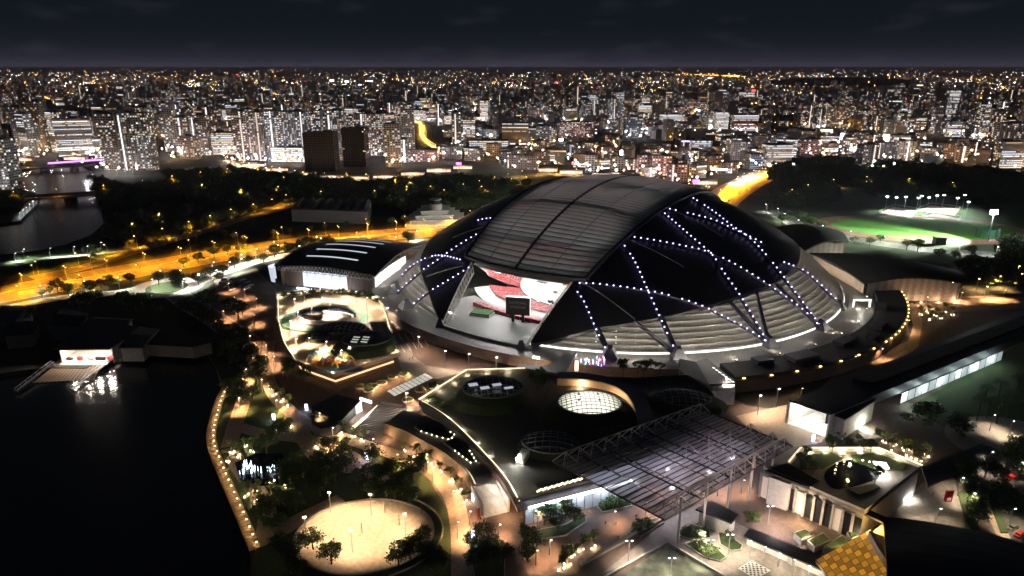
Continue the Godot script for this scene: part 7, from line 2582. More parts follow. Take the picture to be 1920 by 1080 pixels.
# ---------------------------------------------------------------- street lamps
func lamp_proto(h: float, arms: int, reach: float, m: Material, c: Color, e: float, head := Vector3(0.9, 0.2, 0.4)) -> Node3D:
	var t = Node3D.new()
	add_child(t)
	var g = Geo.new()
	g.tube(pv3([0, 0, 0, 0, h * 0.5, 0, 0, h, 0]), 0.18, 0.1, 6)
	own(t, "pole", g, M.steel)
	for k in arms:
		var s = 1.0 if k == 0 else -1.0
		if reach > 0:
			var a = Geo.new()
			a.tube(pv3([0, h - 0.1, 0, reach * 0.5 * s, h + 0.35, 0, reach * s, h + 0.4, 0]), 0.08, 0.07, 5)
			own(t, "arm", a, M.steel)
		var b = Geo.new()
		b.box(Vector3(reach * s, h + 0.4, 0), head if h > 7.5 else head * 0.6)
		own(t, "lamp_head", b, m)
		spot(t, Vector3(reach * s, h + 0.2, 0), Vector3(reach * s, 0, 0), c, e * 8.0, (72.0 if h > 9.5 else 62.0) if h > 7.5 else 58.0, 0.3)
	return t
func row_of(proto: Node3D, called: String, pts: PackedVector2Array, y: float, label: String, group: String, along: PackedVector2Array = PackedVector2Array(), quarter := 0.0) -> void:
	var k = 0
	for p in leftmost(pts):
		var turn = 0.0
		if along.size():
			var best = 0
			for i in along.size() - 1:
				if along[i].distance_to(p) < along[best].distance_to(p): best = i
			best = mini(best, along.size() - 2)
			var d = along[best + 1] - along[best]
			turn = -atan2(d.y, d.x) + quarter
		copy(proto, called, v3(p, y), label % nth(k), "lamp", group, turn)
		k += 1
	proto.free()
func side_of(line: PackedVector2Array, gap: float, off: float, s: float) -> PackedVector2Array:
	var r = PackedVector2Array()
	for p in steps(line, gap, off):
		var best = 0
		for i in line.size() - 1:
			if line[i].distance_to(p) < line[best].distance_to(p): best = i
		best = mini(best, line.size() - 2)
		var d = (line[best + 1] - line[best]).normalized()
		r.append(p + Vector2(-d.y, d.x) * s)
	return r
func lamps() -> void:
	var road_glow = glow("lamp_sodium", Color(1.0, 0.62, 0.2), 14.0)
	var white_glow = glow("lamp_white", Color(0.95, 1.0, 0.95), 14.0)
	var ex = PackedVector2Array()
	for p in express_line:
		if p.x > -430 and p.x < 420: ex.append(p)
	row_of(lamp_proto(11, 2, 2.6, road_glow, SODIUM, 200.0), "street_lamp", steps(ex, 26.0, 5.0), GROUND, "double armed orange lamp on the expressway median, %s from the left", "lamps on the expressway median", ex, PI / 2)
	row_of(lamp_proto(10, 1, 2.2, road_glow, SODIUM, 125.0), "street_lamp", side_of(ex, 36.0, 20.0, 23.0), GROUND, "orange lamp on the near verge of the expressway, %s from the left", "lamps beside the expressway", ex, -PI / 2)
	row_of(lamp_proto(10, 1, 2.2, road_glow, SODIUM, 125.0), "street_lamp", side_of(ex, 36.0, 2.0, -23.0), GROUND, "orange lamp on the far verge of the expressway, %s from the left", "lamps beside the expressway", ex, PI / 2)
	row_of(lamp_proto(9, 1, 1.8, road_glow, SODIUM, 170.0), "street_lamp", side_of(ramp_line, 30.0, 8.0, 8.5), GROUND, "orange lamp along the slip road, %s from the left", "lamps along the slip road", ramp_line, -PI / 2)
	row_of(lamp_proto(9, 1, 1.8, road_glow, SODIUM, 170.0), "street_lamp", side_of(bridge_line, 42.0, 30.0, 10.5), -1.2, "orange lamp on the river bridge, %s from the left", "lamps on the river bridge", bridge_line, -PI / 2)
	row_of(lamp_proto(9, 1, 1.8, road_glow, SODIUM, 360.0), "street_lamp", side_of(smooth(pv([-768.1,-929.5,-739.4,-990.7,-715.7,-1024.3,-679,-1041.9,-644.6,-1066.4,-595.2,-1098.5]), 4), 44.0, 10.0, 9.0), -1.2, "orange lamp on the upper river bridge, %s from the left", "lamps on the upper bridge")
	row_of(lamp_proto(10, 2, 2.0, road_glow, SODIUM, 420.0), "street_lamp", steps(avenue_line, 30.0, 6.0), GROUND, "orange lamp on the avenue behind the dome, %s from the left", "lamps on the avenue", avenue_line, PI / 2)
	row_of(lamp_proto(9, 1, 1.6, white_glow, Color(1, 0.95, 0.85), 900.0), "street_lamp", pv([293.5,-893.2,334.5,-952.8,311.9,-924.4]), GROUND, "white lamp at the bright crossing of the avenue, %s from the left", "lamps at the crossing")
	row_of(lamp_proto(9, 1, 1.8, road_glow, Color(1.0, 0.5, 0.08), 900.0), "street_lamp", side_of(far_roads[0], 22.0, 4.0, 9.0), GROUND, "orange lamp on the winding city road, %s from the left", "lamps on the winding road", far_roads[0], -PI / 2)
	row_of(lamp_proto(9, 1, 1.8, road_glow, Color(1.0, 0.46, 0.06), 380.0), "street_lamp", side_of(far_roads[1], 34.0, 4.0, 8.0), GROUND, "orange lamp on the road before the city, %s from the left", "lamps on the road before the city", far_roads[1], -PI / 2)
	row_of(lamp_proto(8, 1, 1.8, glow("lamp_shop", Color(1, 0.8, 0.5), 16.0), Color(1.0, 0.72, 0.4), 480.0), "street_lamp", side_of(far_roads[2], 20.0, 4.0, 7.0), GROUND, "warm lamp in the shop street below the towers, %s from the left", "lamps in the shop street", far_roads[2], -PI / 2)
	row_of(lamp_proto(8, 1, 1.4, white_glow, Color(0.95, 1.0, 0.85), 60.0), "street_lamp", side_of(far_roads[3], 26.0, 6.0, 7.0), GROUND, "pale lamp on the road beside the athletics field, %s from the left", "lamps beside the athletics field", far_roads[3], -PI / 2)
	var dl = PackedVector2Array()
	for p in drive_line:
		if p.x > -420: dl.append(p)
	row_of(lamp_proto(8, 1, 1.4, white_glow, Color(0.96, 1.0, 0.86), 120.0), "street_lamp", side_of(dl, 22.0, 6.0, -6.5), GROUND, "white lamp along the boulevard, %s from the left", "lamps along the boulevard", dl, PI / 2)
	row_of(lamp_proto(8, 1, 1.4, white_glow, Color(0.96, 1.0, 0.86), 125.0), "street_lamp", pv([-245.5,-442.3,-250.1,-463,-236.3,-464.2,-224.2,-443.5,-219.6,-455.5,-221.6,-485.5,-210.9,-464.2,-209.7,-485.5,-209.2,-507.1,-204.8,-495.3,-203.7,-524,-193.1,-517.7,-191,-537,-172.6,-533.7,-162.3,-559.5,-141.3,-547.2,-127.7,-566.8,-99.8,-563.1,-84.9,-587.6,-56.3,-583.7]), GROUND, "white lamp by the roundabout and the boulevard beyond, %s from the left", "lamps by the roundabout")
	row_of(lamp_proto(7, 1, 1.2, white_glow, Color(0.9, 1.0, 0.95), 70.0), "street_lamp", pv([-390.1,-527.2,-371.2,-530.5,-354.9,-535.4,-345.1,-537,-341,-548.9,-388.2,-514.6]), GROUND, "white lamp along the riverside path, %s from the left", "lamps along the riverside path")
	row_of(lamp_proto(6, 1, 0.6, white_glow, Color(0.9, 0.95, 1.0), 60.0), "street_lamp", pv([-494.6,-674.8,-501.5,-690.3,-507.3,-703.8,-515.3,-720.7,-523.6,-738.4,-534.5,-760,-630.4,-1037.5,-611,-1020.5,-581,-988.2,-563.7,-977.8,-544.1,-962.7,-530.3,-957.7]), GROUND, "white quay lamp beside the river, %s from the left", "quay lamps beside the river")
	var post_glow = glow("lamp_post", Color(1.0, 0.92, 0.95), 12.0)
	row_of(lamp_proto(9, 1, 0.4, post_glow, Color(1.0, 0.70, 0.50), 72.0), "plaza_lamp", pv([-21.7,-313.4,-46.5,-270.4,-49.8,-336.2,-74.3,-381.9,97.9,-284.8,118.2,-274.4,107.7,-268,-33.8,-317.2,-7.9,-309]), GROUND, "tall plaza lamp post round the stadium forecourt, %s from the left", "plaza lamp posts")
	row_of(lamp_proto(6, 1, 0.4, glow("lamp_tan", Color(1.0, 0.75, 0.5), 9.0), Color(1.0, 0.57, 0.29), 40.0), "path_lamp", pv([-191.8,-440,-175.9,-426.5,-166.2,-395.8,-161.5,-407.6,-173.2,-384.6,-176.8,-410.6,-152,-377.5,-142.7,-345,-129.5,-332,-120.4,-317.2,-128.8,-301.7,-117.3,-290.3,-103.5,-269.5,-120.8,-271.9,-81.5,-257.7,-72.8,-245.5,-54.8,-236.6,-43.5,-225.4,-29,-216.6,-20.4,-202.2,-17.6,-185.3,-32.4,-225.4,173.2,-317.2,131.6,-281.1,228.7,-368.9,263.6,-410.6,291.5,-420,322.2,-424.3,191.8,-327.2]), GROUND, "slim warm path lamp, %s from the left", "warm path lamps")
	row_of(lamp_proto(5, 1, 0.5, glow("lamp_tan", Color(), 0), Color(1.0, 0.56, 0.29), 19.0), "path_lamp", pv([8.5,-192.1,20.1,-199.2,33.7,-192.1,45.3,-196.9,11.7,-177.7,7.3,-172.9,-4.3,-185.3,-14.2,-192.1,27.8,-202.2,64.9,-210,73,-208.4,82.1,-210,72.9,-218.3,55,-208.4]), GROUND, "short warm lamp in the square below the canopy, %s from the left", "warm lamps in the square")
	row_of(lamp_proto(7, 2, 0.8, post_glow, Color(1.0, 0.84, 0.62), 13.0), "plaza_lamp", pv([35.9,-174.8,47.2,-167.1,60.9,-175.2,85.2,-192.1,67.6,-177.7]), GROUND, "white twin headed lamp by the rink, %s from the left", "lamps by the rink")
	row_of(lamp_proto(7, 1, 0.8, post_glow, Color(1.0, 0.80, 0.58), 26.0), "plaza_lamp", pv([200.2,-254.1,204.5,-248.9,158.4,-208.4,156.4,-199.2,139.8,-190.7,164.2,-190.7,186.3,-218.3,180.1,-225.4]), GROUND, "white lamp by the car park, %s from the left", "lamps by the car park")
	row_of(lamp_proto(7, 1, 0.5, glow("lamp_deck", Color(1.0, 0.88, 0.8), 12.0), Color(1.0, 0.80, 0.60), 80.0), "deck_lamp", pv([-129.7,-384.1,-127.6,-397.7,-119.4,-402.8,-106.7,-403.8,-96,-397.7,-87.1,-386,-82.1,-364.3,-120.6,-360.9,-106,-374.9,-115,-367.8,-95.9,-378.5,-120.8,-347.1]), 2.0, "lamp post on the skate deck, %s from the left", "lamp posts on the skate deck")
	row_of(lamp_proto(4, 1, 0.4, glow("lamp_deck", Color(), 0), Color(1.0, 0.62, 0.34), 62.0), "deck_lamp", pv([-112,-328.4,-105.8,-329.8,-95.6,-324.8,-85.1,-313.3,-96.5,-316,-82.2,-318]), 2.0, "short lamp in the playground, %s from the left", "lamps in the playground")
	row_of(lamp_proto(8, 1, 0.6, road_glow, Color(1.0, 0.6, 0.25), 150.0), "street_lamp", pv([294,-435.4,317.1,-443.5,335.7,-449.4,354.8,-455.5,311.4,-426.5,366.4,-474.6]), GROUND, "warm lamp on the road right of the halls, %s from the left", "lamps right of the halls")
	row_of(lamp_proto(10, 1, 0.8, road_glow, Color(1.0, 0.5, 0.1), 170.0), "street_lamp", pv([-376,-825.2,-315.9,-789.6,-279.2,-810.6,-219.1,-776.2,-159.1,-782.9,-126.2,-810.6,-79.3,-786.2,-37,-810.6,-1.4,-872.1,17.4,-888.9,324.6,-789.6,357.9,-825.2,406.3,-864,460.6,-888.9,507,-872.1,542.2,-840.3,-343.2,-652.6,-345.6,-607.9]), GROUND, "orange lamp among the dark woods, %s from the left", "lamps among the woods")


# ---------------------------------------------------------------- trees
func crown_mesh(sd: int, rx: float, ry: float, clumps: int, leaves: int, leaf: float, hollow := 0.45) -> ArrayMesh:
	var r = RandomNumberGenerator.new()
	r.seed = sd
	var g = Geo.new()
	for k in clumps:
		var d = Vector3(r.randfn(), r.randfn() * 0.8 + 0.25, r.randfn()).normalized()
		var c = d * lerpf(hollow, 1.0, sqrt(r.randf())) * Vector3(rx, ry, rx)
		var cr = rx * r.randf_range(0.2, 0.36)
		for j in leaves:
			var e = Vector3(r.randfn(), r.randfn() * 0.7, r.randfn()) * cr * 0.55
			var p = c + e
			var a = Vector3(r.randfn(), r.randfn() * 0.5, r.randfn()).normalized() * leaf * r.randf_range(0.6, 1.2)
			var b = a.cross(Vector3(r.randfn(), r.randfn(), r.randfn())).normalized() * leaf * r.randf_range(0.35, 0.7)
			g.tri(p - a, p + b, p + a); g.tri(p - a, p + a, p - b)
	return g.mesh()
func trunk_mesh(sd: int, h: float, rad: float, spread: float, limbs := 5) -> ArrayMesh:
	var r = RandomNumberGenerator.new()
	r.seed = sd
	var g = Geo.new()
	g.tube(pv3([0, -0.2, 0, r.randf_range(-0.2, 0.2), h * 0.35, r.randf_range(-0.2, 0.2), 0, h * 0.6, 0]), rad, rad * 0.65, 7)
	for k in limbs:
		var a = TAU * (k + r.randf() * 0.5) / limbs
		var d = Vector3(cos(a), 0, sin(a)) * spread
		g.tube(PackedVector3Array([Vector3(0, h * 0.5, 0), d * 0.45 + Vector3(0, h * 0.72, 0), d * 0.85 + Vector3(0, h * r.randf_range(0.85, 1.05), 0)]), rad * 0.5, rad * 0.12, 5)
	return g.mesh()
var species := {}
func leaf_mat(key: String, c: Color) -> StandardMaterial3D:
	var m = mat(key, c, 0.7)
	m.backlight_enabled = true
	m.backlight = (c * 0.9).linear_to_srgb()
	return m
func tree_proto(kind: String, v: int) -> Node3D:
	var t = Node3D.new()
	add_child(t)
	match kind:
		"broad":
			own(t, "trunk", trunk_mesh(v, 7.0, 0.35, 4.0), M.bark)
			own(t, "crown", crown_mesh(50 + v, 4.8, 2.8, 34, 26, 0.55, 0.35), leaf_mat("leaf_dark", Color(0.045, 0.075, 0.02))).position.y = 7.0
		"round":
			own(t, "trunk", trunk_mesh(v, 5.0, 0.2, 2.0), M.bark)
			own(t, "crown", crown_mesh(80 + v, 2.5, 2.3, 24, 24, 0.42, 0.3), leaf_mat("leaf_mid", Color(0.06, 0.10, 0.025))).position.y = 5.2
		"uplit":
			own(t, "trunk", trunk_mesh(v, 4.0, 0.12, 1.2, 4), M.bark)
			own(t, "crown", crown_mesh(120 + v, 1.5, 1.5, 16, 22, 0.32, 0.25), leaf_mat("leaf_fresh", Color(0.09, 0.13, 0.03))).position.y = 4.1
			for s in [-0.8, 0.8]:
				var g = Geo.new()
				g.ball(Vector3(s, 0.25, 0.5), Vector3(0.26, 0.2, 0.26), 6, 4)
				own(t, "uplight", g, glow("uplight_glow", Color(1.0, 0.78, 0.48), 16.0))
			omni(t, Vector3(0, 0.6, 0.8), Color(1.0, 0.74, 0.4), 12.5, 0.15, 20.0)
		"palm":
			var g = Geo.new()
			g.tube(pv3([0, -0.2, 0, 0.2, 5, 0.1, 0.1, 10, 0]), 0.28, 0.18, 6)
			own(t, "trunk", g, M.bark)
			var c = Geo.new()
			var r = RandomNumberGenerator.new()
			r.seed = v
			for k in 16:
				var a = TAU * k / 16 + r.randf() * 0.3
				var up = r.randf_range(0.1, 1.2)
				var d = Vector3(cos(a), 0, sin(a))
				var s = Vector3(-d.z, 0, d.x)
				var prev = Vector3(0.1, 10, 0)
				for j in 6:
					var f = (j + 1) / 6.0
					var p = Vector3(0.1, 10, 0) + d * 3.2 * f + Vector3(0, up * f * 2.0 - 2.6 * f * f, 0)
					var w = 0.5 * (1.0 - f * 0.7)
					c.quad(prev - s * w, prev, p, p - s * w * 0.8 - Vector3(0, 0.25, 0)); c.quad(prev, prev + s * w, p + s * w * 0.8 - Vector3(0, 0.25, 0), p)
					prev = p
			own(t, "crown", c, leaf_mat("leaf_palm", Color(0.05, 0.09, 0.03)))
		"shrub":
			own(t, "stems", trunk_mesh(v, 1.2, 0.08, 0.8, 4), M.bark)
			own(t, "foliage", crown_mesh(160 + v, 1.7, 1.1, 16, 22, 0.35, 0.2), leaf_mat("leaf_mid", Color())).position.y = 1.2
	return t
func grove(kind: String, called: String, pts: PackedVector2Array, y: float, label: String, group: String, lo := 0.8, hi := 1.25, cat := "tree") -> void:
	if not species.has(kind):
		species[kind] = []
		for v in 4: species[kind].append(tree_proto(kind, v))
	var k = 0
	for p in leftmost(pts):
		copy(species[kind][rng.randi() % 4], called, v3(p, y), label % nth(k), cat, group, rng.randf() * TAU, rng.randf_range(lo, hi))
		k += 1
func scatter(poly: PackedVector2Array, gap: float, sd: int) -> PackedVector2Array:
	var r = RandomNumberGenerator.new()
	r.seed = sd
	var out = PackedVector2Array()
	var b = Rect2(poly[0], Vector2.ZERO)
	for p in poly: b = b.expand(p)
	var x = b.position.x
	while x < b.end.x:
		var z = b.position.y
		while z < b.end.y:
			var p = Vector2(x, z) + Vector2(r.randf(), r.randf()) * gap * 0.9
			if Geometry2D.is_point_in_polygon(p, poly): out.append(p)
			z += gap
		x += gap
	return out
func trees() -> void:
	rng.seed = 77
	grove("uplit", "uplit_tree", pv([-114.3,-292.5,-110,-286.4,-105.6,-281.1,-100.3,-275.9,-94,-257.3,-98.1,-253.7,-84.1,-260.4,-79.6,-257.3,-70.1,-251.5,-65.7,-248.9,-60.6,-246.4,-78.7,-240.2,-73.6,-237.8,-65.7,-239,-43,-238.2,-37.4,-233.9,-32,-229,-27.1,-223.6,-23,-218,-19.4,-212,-16.7,-205.3,-111.1,-237.8,-106.4,-234.3,-107.3,-241.8,-102.8,-238.2,-109.9,-230.1,-82.9,-213.6,-87.7,-216.6,-85.9,-209.4,-89,-205.3,-93.8,-208.1,-91.1,-211.6,22.1,-178.9,25.4,-181.2,19.3,-176.4,17,-173.6,15.2,-170.3]), GROUND, "small tree lit from two ground lamps in the park, %s from the left", "uplit trees in the park")
	grove("uplit", "uplit_tree", pv([150,-237.8,154.7,-241.8,150.8,-244.7,153.8,-234.3,158.1,-237.8,157.1,-230.5,162,-234.3,155.9,-232,155.3,-239.4]), GROUND, "small uplit tree behind the garden block, %s from the left", "uplit trees behind the garden block", 1.0, 1.3)
	grove("uplit", "uplit_tree", pv([251.7,-395.8,259.5,-400.6,260.5,-393.9,268.9,-399.7,271.5,-395.8,252.9,-386.5,260.4,-388.3]), GROUND, "small uplit tree beside the right hall, %s from the left", "uplit trees beside the right hall", 0.9, 1.2)
	grove("broad", "shade_tree", pv([-249.9,-499.7,-244.8,-513.1,-238.1,-527.2,-231.4,-537,-223.9,-543.8,-269,-459.2,-236.7,-461.7,-247.8,-456.7,-229.5,-449.4,-220.7,-457.9,-217,-470.7,-211.5,-480,-207.2,-461.7,-210.7,-498.2,-202.6,-507.1,-193,-511.6,-294.8,-430.9,-283.2,-435.4,-275.2,-443.5,-191,-530.5,-181.7,-542.1,-138.3,-563.1,-90.6,-578]), GROUND, "broad shade tree along the boulevard, %s from the left", "shade trees along the boulevard", 0.7, 1.0)
	grove("round", "verge_tree", pv([-309.6,-426.5,-307.9,-432,-305.4,-436.5,-302.6,-438.8,-284.1,-449.4,-279.9,-451.8,-270.5,-448.2,-327.4,-517.7,-345.3,-533.7,-340.8,-537,-334.1,-533.7,-294.9,-554.2,-295.6,-564.9,-292.6,-578,-286,-583.7,-256.3,-591.6,-243.8,-583.7,-274.1,-578,-295.5,-542.1,-202,-607.9,-211.2,-591.6,-174.3,-622.9,-155.4,-627.3,-137.1,-636.3,-115,-640.9,-184.9,-616.4,-232.3,-578,-103.3,-647.9,-63.3,-662.3]), GROUND, "small roadside tree by the expressway, %s from the left", "roadside trees by the expressway", 0.8, 1.5)
	grove("broad", "dark_tree", pv([-268.6,-407.6,-267.1,-413.7,-272.4,-405.6,-243.8,-405.6,-235.6,-402.6,-232.1,-405.6,-215.3,-393.9,-194.7,-401.6,-195,-411.7,-189,-405.6,-171.1,-395.8,-165.9,-388.3,-176.8,-403.6,-199.9,-393.9,-193,-390.1,-185.3,-382.8,-177.5,-375.7,-169.3,-367.2,-288.6,-370.6,-298.1,-377.5,-286.5,-375.7,-155.9,-345,-148.1,-336.2,-150.9,-352.7,-146,-323.8,-139.1,-317.2]), GROUND, "dark tree between the yard and the boulevard, %s from the left", "dark trees round the yard", 0.8, 1.2)
	grove("broad", "park_tree", pv([-131.7,-287.5,-125.3,-281.1,-132.4,-310.8,-135.4,-326.5,-128.7,-295.9,-122.4,-297.6,-117.9,-276.9,-125,-310.8,-81.3,-216.6,-78.4,-220,-73,-214.9,-70.9,-221.8,-64.6,-216.6,-62.3,-223.6,-56.4,-214.9,-53.6,-220,-48,-216.6,-44.9,-221.8,-39.6,-213.3,-36.5,-218.3,-34.4,-225.4,-82,-229,-66.1,-230.9,-53.3,-229,-68.3,-208.4,-78.3,-210,-71.6,-236.6,-95.4,-244.7,-96.9,-236.6,-74.1,-199.2,-80.5,-202.2,-82.6,-194.9,-110.3,-310.8,-99.8,-301.7,-49.3,-208.4,-41.5,-206.8,-35.4,-203.7]), GROUND, "dark leafy park tree, %s from the left", "leafy trees in the park", 0.55, 0.95)
	grove("broad", "court_tree", pv([-62.8,-180.1,-55.3,-173.3,-68.1,-174,-63.6,-167.1,-71.8,-177.7,-22.5,-169.4,-25.3,-172.9,-30.2,-178.9,-28.2,-183.2,-31.4,-175.2,-34.5,-172.4,-67.5,-180.1]), GROUND, "leafy tree at the edge of the sand court, %s from the left", "trees round the sand court", 0.5, 0.8)
	grove("broad", "square_tree", pv([-12.7,-180.1,-9.4,-182.7,-5.9,-178.2,-8.2,-172.9,-11.3,-170.5,-3.3,-172.9,4.3,-184,6.7,-178.9,14.1,-196.9,18,-194.9,10.7,-192.1,21,-192.1,14.9,-189.3,4.9,-174]), GROUND + 0.4, "leafy tree in a bed of the square, %s from the left", "trees in the square", 0.5, 0.75)
	grove("round", "deck_tree", pv([9.5,-277.1,13,-281.5,14.6,-273.9,11.2,-270.2,51,-286,58.2,-289.4,65,-292.9,68.1,-288.2,59.8,-284.8]), 5.0, "dark tree on the mall roof, %s from the left", "trees on the mall roof", 0.8, 1.2)
	grove("round", "garden_tree", pv([101.7,-211,103.2,-208.3,104.5,-205.6,105.3,-215.1,131.2,-219.4,128.1,-218.7,116.8,-218.7,123.1,-200.2]), 6.0, "tree in the roof garden of the corner block, %s from the left", "trees in the roof garden", 0.6, 0.9)
	grove("broad", "car_park_tree", pv([189.7,-229,191.2,-225.4,178.2,-216.6,175.6,-220,170.3,-202.2,169.1,-197.8,169,-205.3,167.7,-221.8,166.1,-216.6,163.2,-210,160.6,-203.7,157.8,-197.8,154.8,-192.1,199.1,-236.6,188,-216.6]), GROUND, "spreading tree by the car park, %s from the left", "trees by the car park", 0.6, 0.9)
	grove("palm", "palm_tree", pv([199.9,-262.3,206.1,-264.6,207.1,-260,213.2,-263.2,213,-276.9,222.5,-282.1,220.4,-271.9,233,-284.8,219.5,-262.3]), GROUND, "tall palm on the dark lawn, %s from the left", "palms on the dark lawn", 0.9, 1.2)
	grove("round", "terrace_tree", pv([-105.6,-293,-96.9,-290.7,-36.7,-263.5,-33.1,-261.6,-28.2,-257.8]), 0.0, "round clipped tree on the lower terrace, %s from the left", "clipped trees on the terrace", 0.7, 1.0)
	grove("shrub", "shrub", pv([-67.7,-290.3,-58.3,-304.7,-53.5,-307.8,-42.6,-290.3,-37.5,-294.2,-81.7,-192.1,-79.1,-190.7,-77.4,-192.6,-83.4,-194.9,31.3,-200.7,35.2,-202.2,38.2,-203.7,42.1,-189.3,45.1,-191.2,57.6,-187.9,60.7,-186.6,58.7,-178.9,61.7,-177.7,69.5,-184,61.5,-203.7,80.6,-194,130,-244.7,135.2,-248.9,135.6,-242.7,141.9,-246.8,151.7,-248.9,176.6,-257.7,193,-262.3,170.1,-262.3,177.3,-267]), GROUND + 0.3, "low leafy shrub in a planted bed, %s from the left", "shrubs in the planted beds", 0.9, 1.6, "shrub")
	grove("broad", "field_tree", pv([304.7,-564.9,320.5,-578,330.6,-554.2,335.6,-547.2,294.6,-572.3,289.7,-625.1,283.5,-634,287.5,-597.6,280,-677.3,285.7,-664.8,263.1,-652.6,340.5,-525.6,348.4,-517.7,371.2,-533.7]), GROUND, "dark tree between the halls and the athletics field, %s from the left", "trees by the athletics field", 0.7, 1.1)
	grove("shrub", "deck_shrub", pv([-144.7,-410.1,-139.2,-412.2,-133.4,-413.3,-127.6,-414.4,-121.7,-415.4,-115.3,-414.4,-108.9,-413.3,-102.3,-411.1,-95.8,-409,-89.1,-405.9,-83.9,-399.7]), 2.0, "shrub in the hedge behind the skate loop, %s from the left", "shrubs behind the skate loop", 1.2, 1.8, "shrub")
	# dense woods that read as one dark mass
	var spots = []
	var n = 0
	for q in [pv([-460.8,-952.8,-294.4,-943.2,-178.1,-840.3,-155.2,-726.5,-237.1,-750.6,-310.5,-726.5,-391.8,-789.6]), pv([-175.1,-825.2,-75.2,-872.1,0,-848.1,-11.5,-726.5,-88,-693,-150.6,-732.4]), pv([376.6,-1004.1,462.7,-1026.1,373.4,-763.2,310.5,-726.5,283.7,-738.4]), pv([450.6,-915.3,541.7,-864,705.5,-962.7,779.7,-915.3,643.7,-747.5,544.6,-776.2,422.9,-789.6]), pv([330.5,-495.3,396.7,-520.9,457.5,-517.7,397.3,-443.5,324.4,-443.5,337.3,-474.6]), pv([-698.6,-763.2,-617.2,-817.9,-553.1,-776.2,-511.5,-693,-613.7,-664.8]), pv([-386,-640.9,-396.5,-715,-351.6,-703.8,-306.7,-607.9,-329.1,-559.5,-358.5,-587.6]), pv([429.3,-587.6,506.4,-550.7,465.7,-502.6,392.8,-533.7]), pv([-505.3,-983,-417.6,-993.4,-412.2,-943.2,-462.1,-924.4]), pv([-422.8,-1026.1,-288.8,-924.4,-180.9,-888.9,-73.6,-943.2,27.3,-872.1,-39.9,-848.1,-168.6,-825.2,-283.5,-906.3,-390.3,-962.7]), pv([418.3,-1111,528.4,-1137.7,609.4,-1060.9,727,-993.4,648.1,-880.5,524.4,-906.3,445.9,-952.8,367.8,-962.7]), pv([-565.1,-915.3,-479,-848.1,-442.3,-897.6,-391.8,-789.6,-402.5,-726.5,-437,-726.5,-478.8,-789.6]), pv([193.5,-248.9,187.9,-257.7,183.4,-269.5,177.3,-267,183.8,-251.1]), pv([-354.2,-709.4,-269.9,-709.4,-287.3,-643.2,-306.7,-607.9]), pv([-198.5,-533.7,-145.5,-564.9,-181.9,-564.9])]:
		for p in scatter(q, 9.0 if n < 11 else 8.0, 300 + n): spots.append(p)
		n += 1
	var mm = MultiMesh.new()
	mm.transform_format = MultiMesh.TRANSFORM_3D
	mm.mesh = crown_mesh(901, 6.2, 5.0, 30, 22, 0.95, 0.3)
	mm.instance_count = spots.size()
	for i in spots.size():
		var s = rng.randf_range(0.45, 1.0)
		mm.set_instance_transform(i, Transform3D(Basis(Vector3.UP, rng.randf() * TAU).scaled(Vector3(s, s * rng.randf_range(0.8, 1.3), s)), v3(spots[i], GROUND + 5.0 * s)))
	var o = MultiMeshInstance3D.new()
	o.name = "woodland"
	o.multimesh = mm
	o.material_override = leaf_mat("leaf_wood", Color(0.035, 0.055, 0.018))
	o.set_meta("kind", "stuff")
	add_child(o)
	for k in species:
		for p in species[k]: p.free()


# ---------------------------------------------------------------- cars, people, signs
func car_proto(m: Material) -> Node3D:
	var t = Node3D.new()
	add_child(t)
	var g = Geo.new()
	var low = PackedVector2Array([Vector2(-2.2, -0.85), Vector2(2.2, -0.85), Vector2(2.3, 0), Vector2(2.2, 0.85), Vector2(-2.2, 0.85), Vector2(-2.3, 0)])
	var f = func(y: float, sx: float, sz: float, dx: float):
		var r = PackedVector3Array()
		for p in low: r.append(Vector3(p.x * sx + dx, y, p.y * sz))
		return r
	g.loft([f.call(0.25, 0.97, 0.98, 0.0), f.call(0.55, 1.0, 1.0, 0.0), f.call(0.85, 0.97, 0.96, 0.0), f.call(0.92, 0.9, 0.9, 0.0)])
	g.cap(f.call(0.92, 0.9, 0.9, 0.0))
	own(t, "body", g, m)
	var c = Geo.new()
	c.loft([f.call(0.9, 0.62, 0.88, -0.15), f.call(1.38, 0.42, 0.74, -0.2)])
	own(t, "cabin_glass", c, M.dark_glass)
	var rf = Geo.new()
	rf.cap(f.call(1.39, 0.43, 0.75, -0.2))
	own(t, "roof", rf, m)
	for x in [-1.35, 1.35]:
		for z in [-0.8, 0.8]:
			var w = Geo.new()
			w.tube(PackedVector3Array([Vector3(x, 0.32, z - 0.1), Vector3(x, 0.32, z + 0.1)]), 0.33, 0.33, 10)
			own(t, "wheel", w, M.black_roof)
	for z in [-0.6, 0.6]:
		var h = Geo.new()
		h.box(Vector3(2.2, 0.62, z), Vector3(0.12, 0.16, 0.32))
		own(t, "headlight", h, M.plain_white)
		var b = Geo.new()
		b.box(Vector3(-2.22, 0.66, z), Vector3(0.12, 0.14, 0.32))
		own(t, "tail_light", b, M.red)
	return t
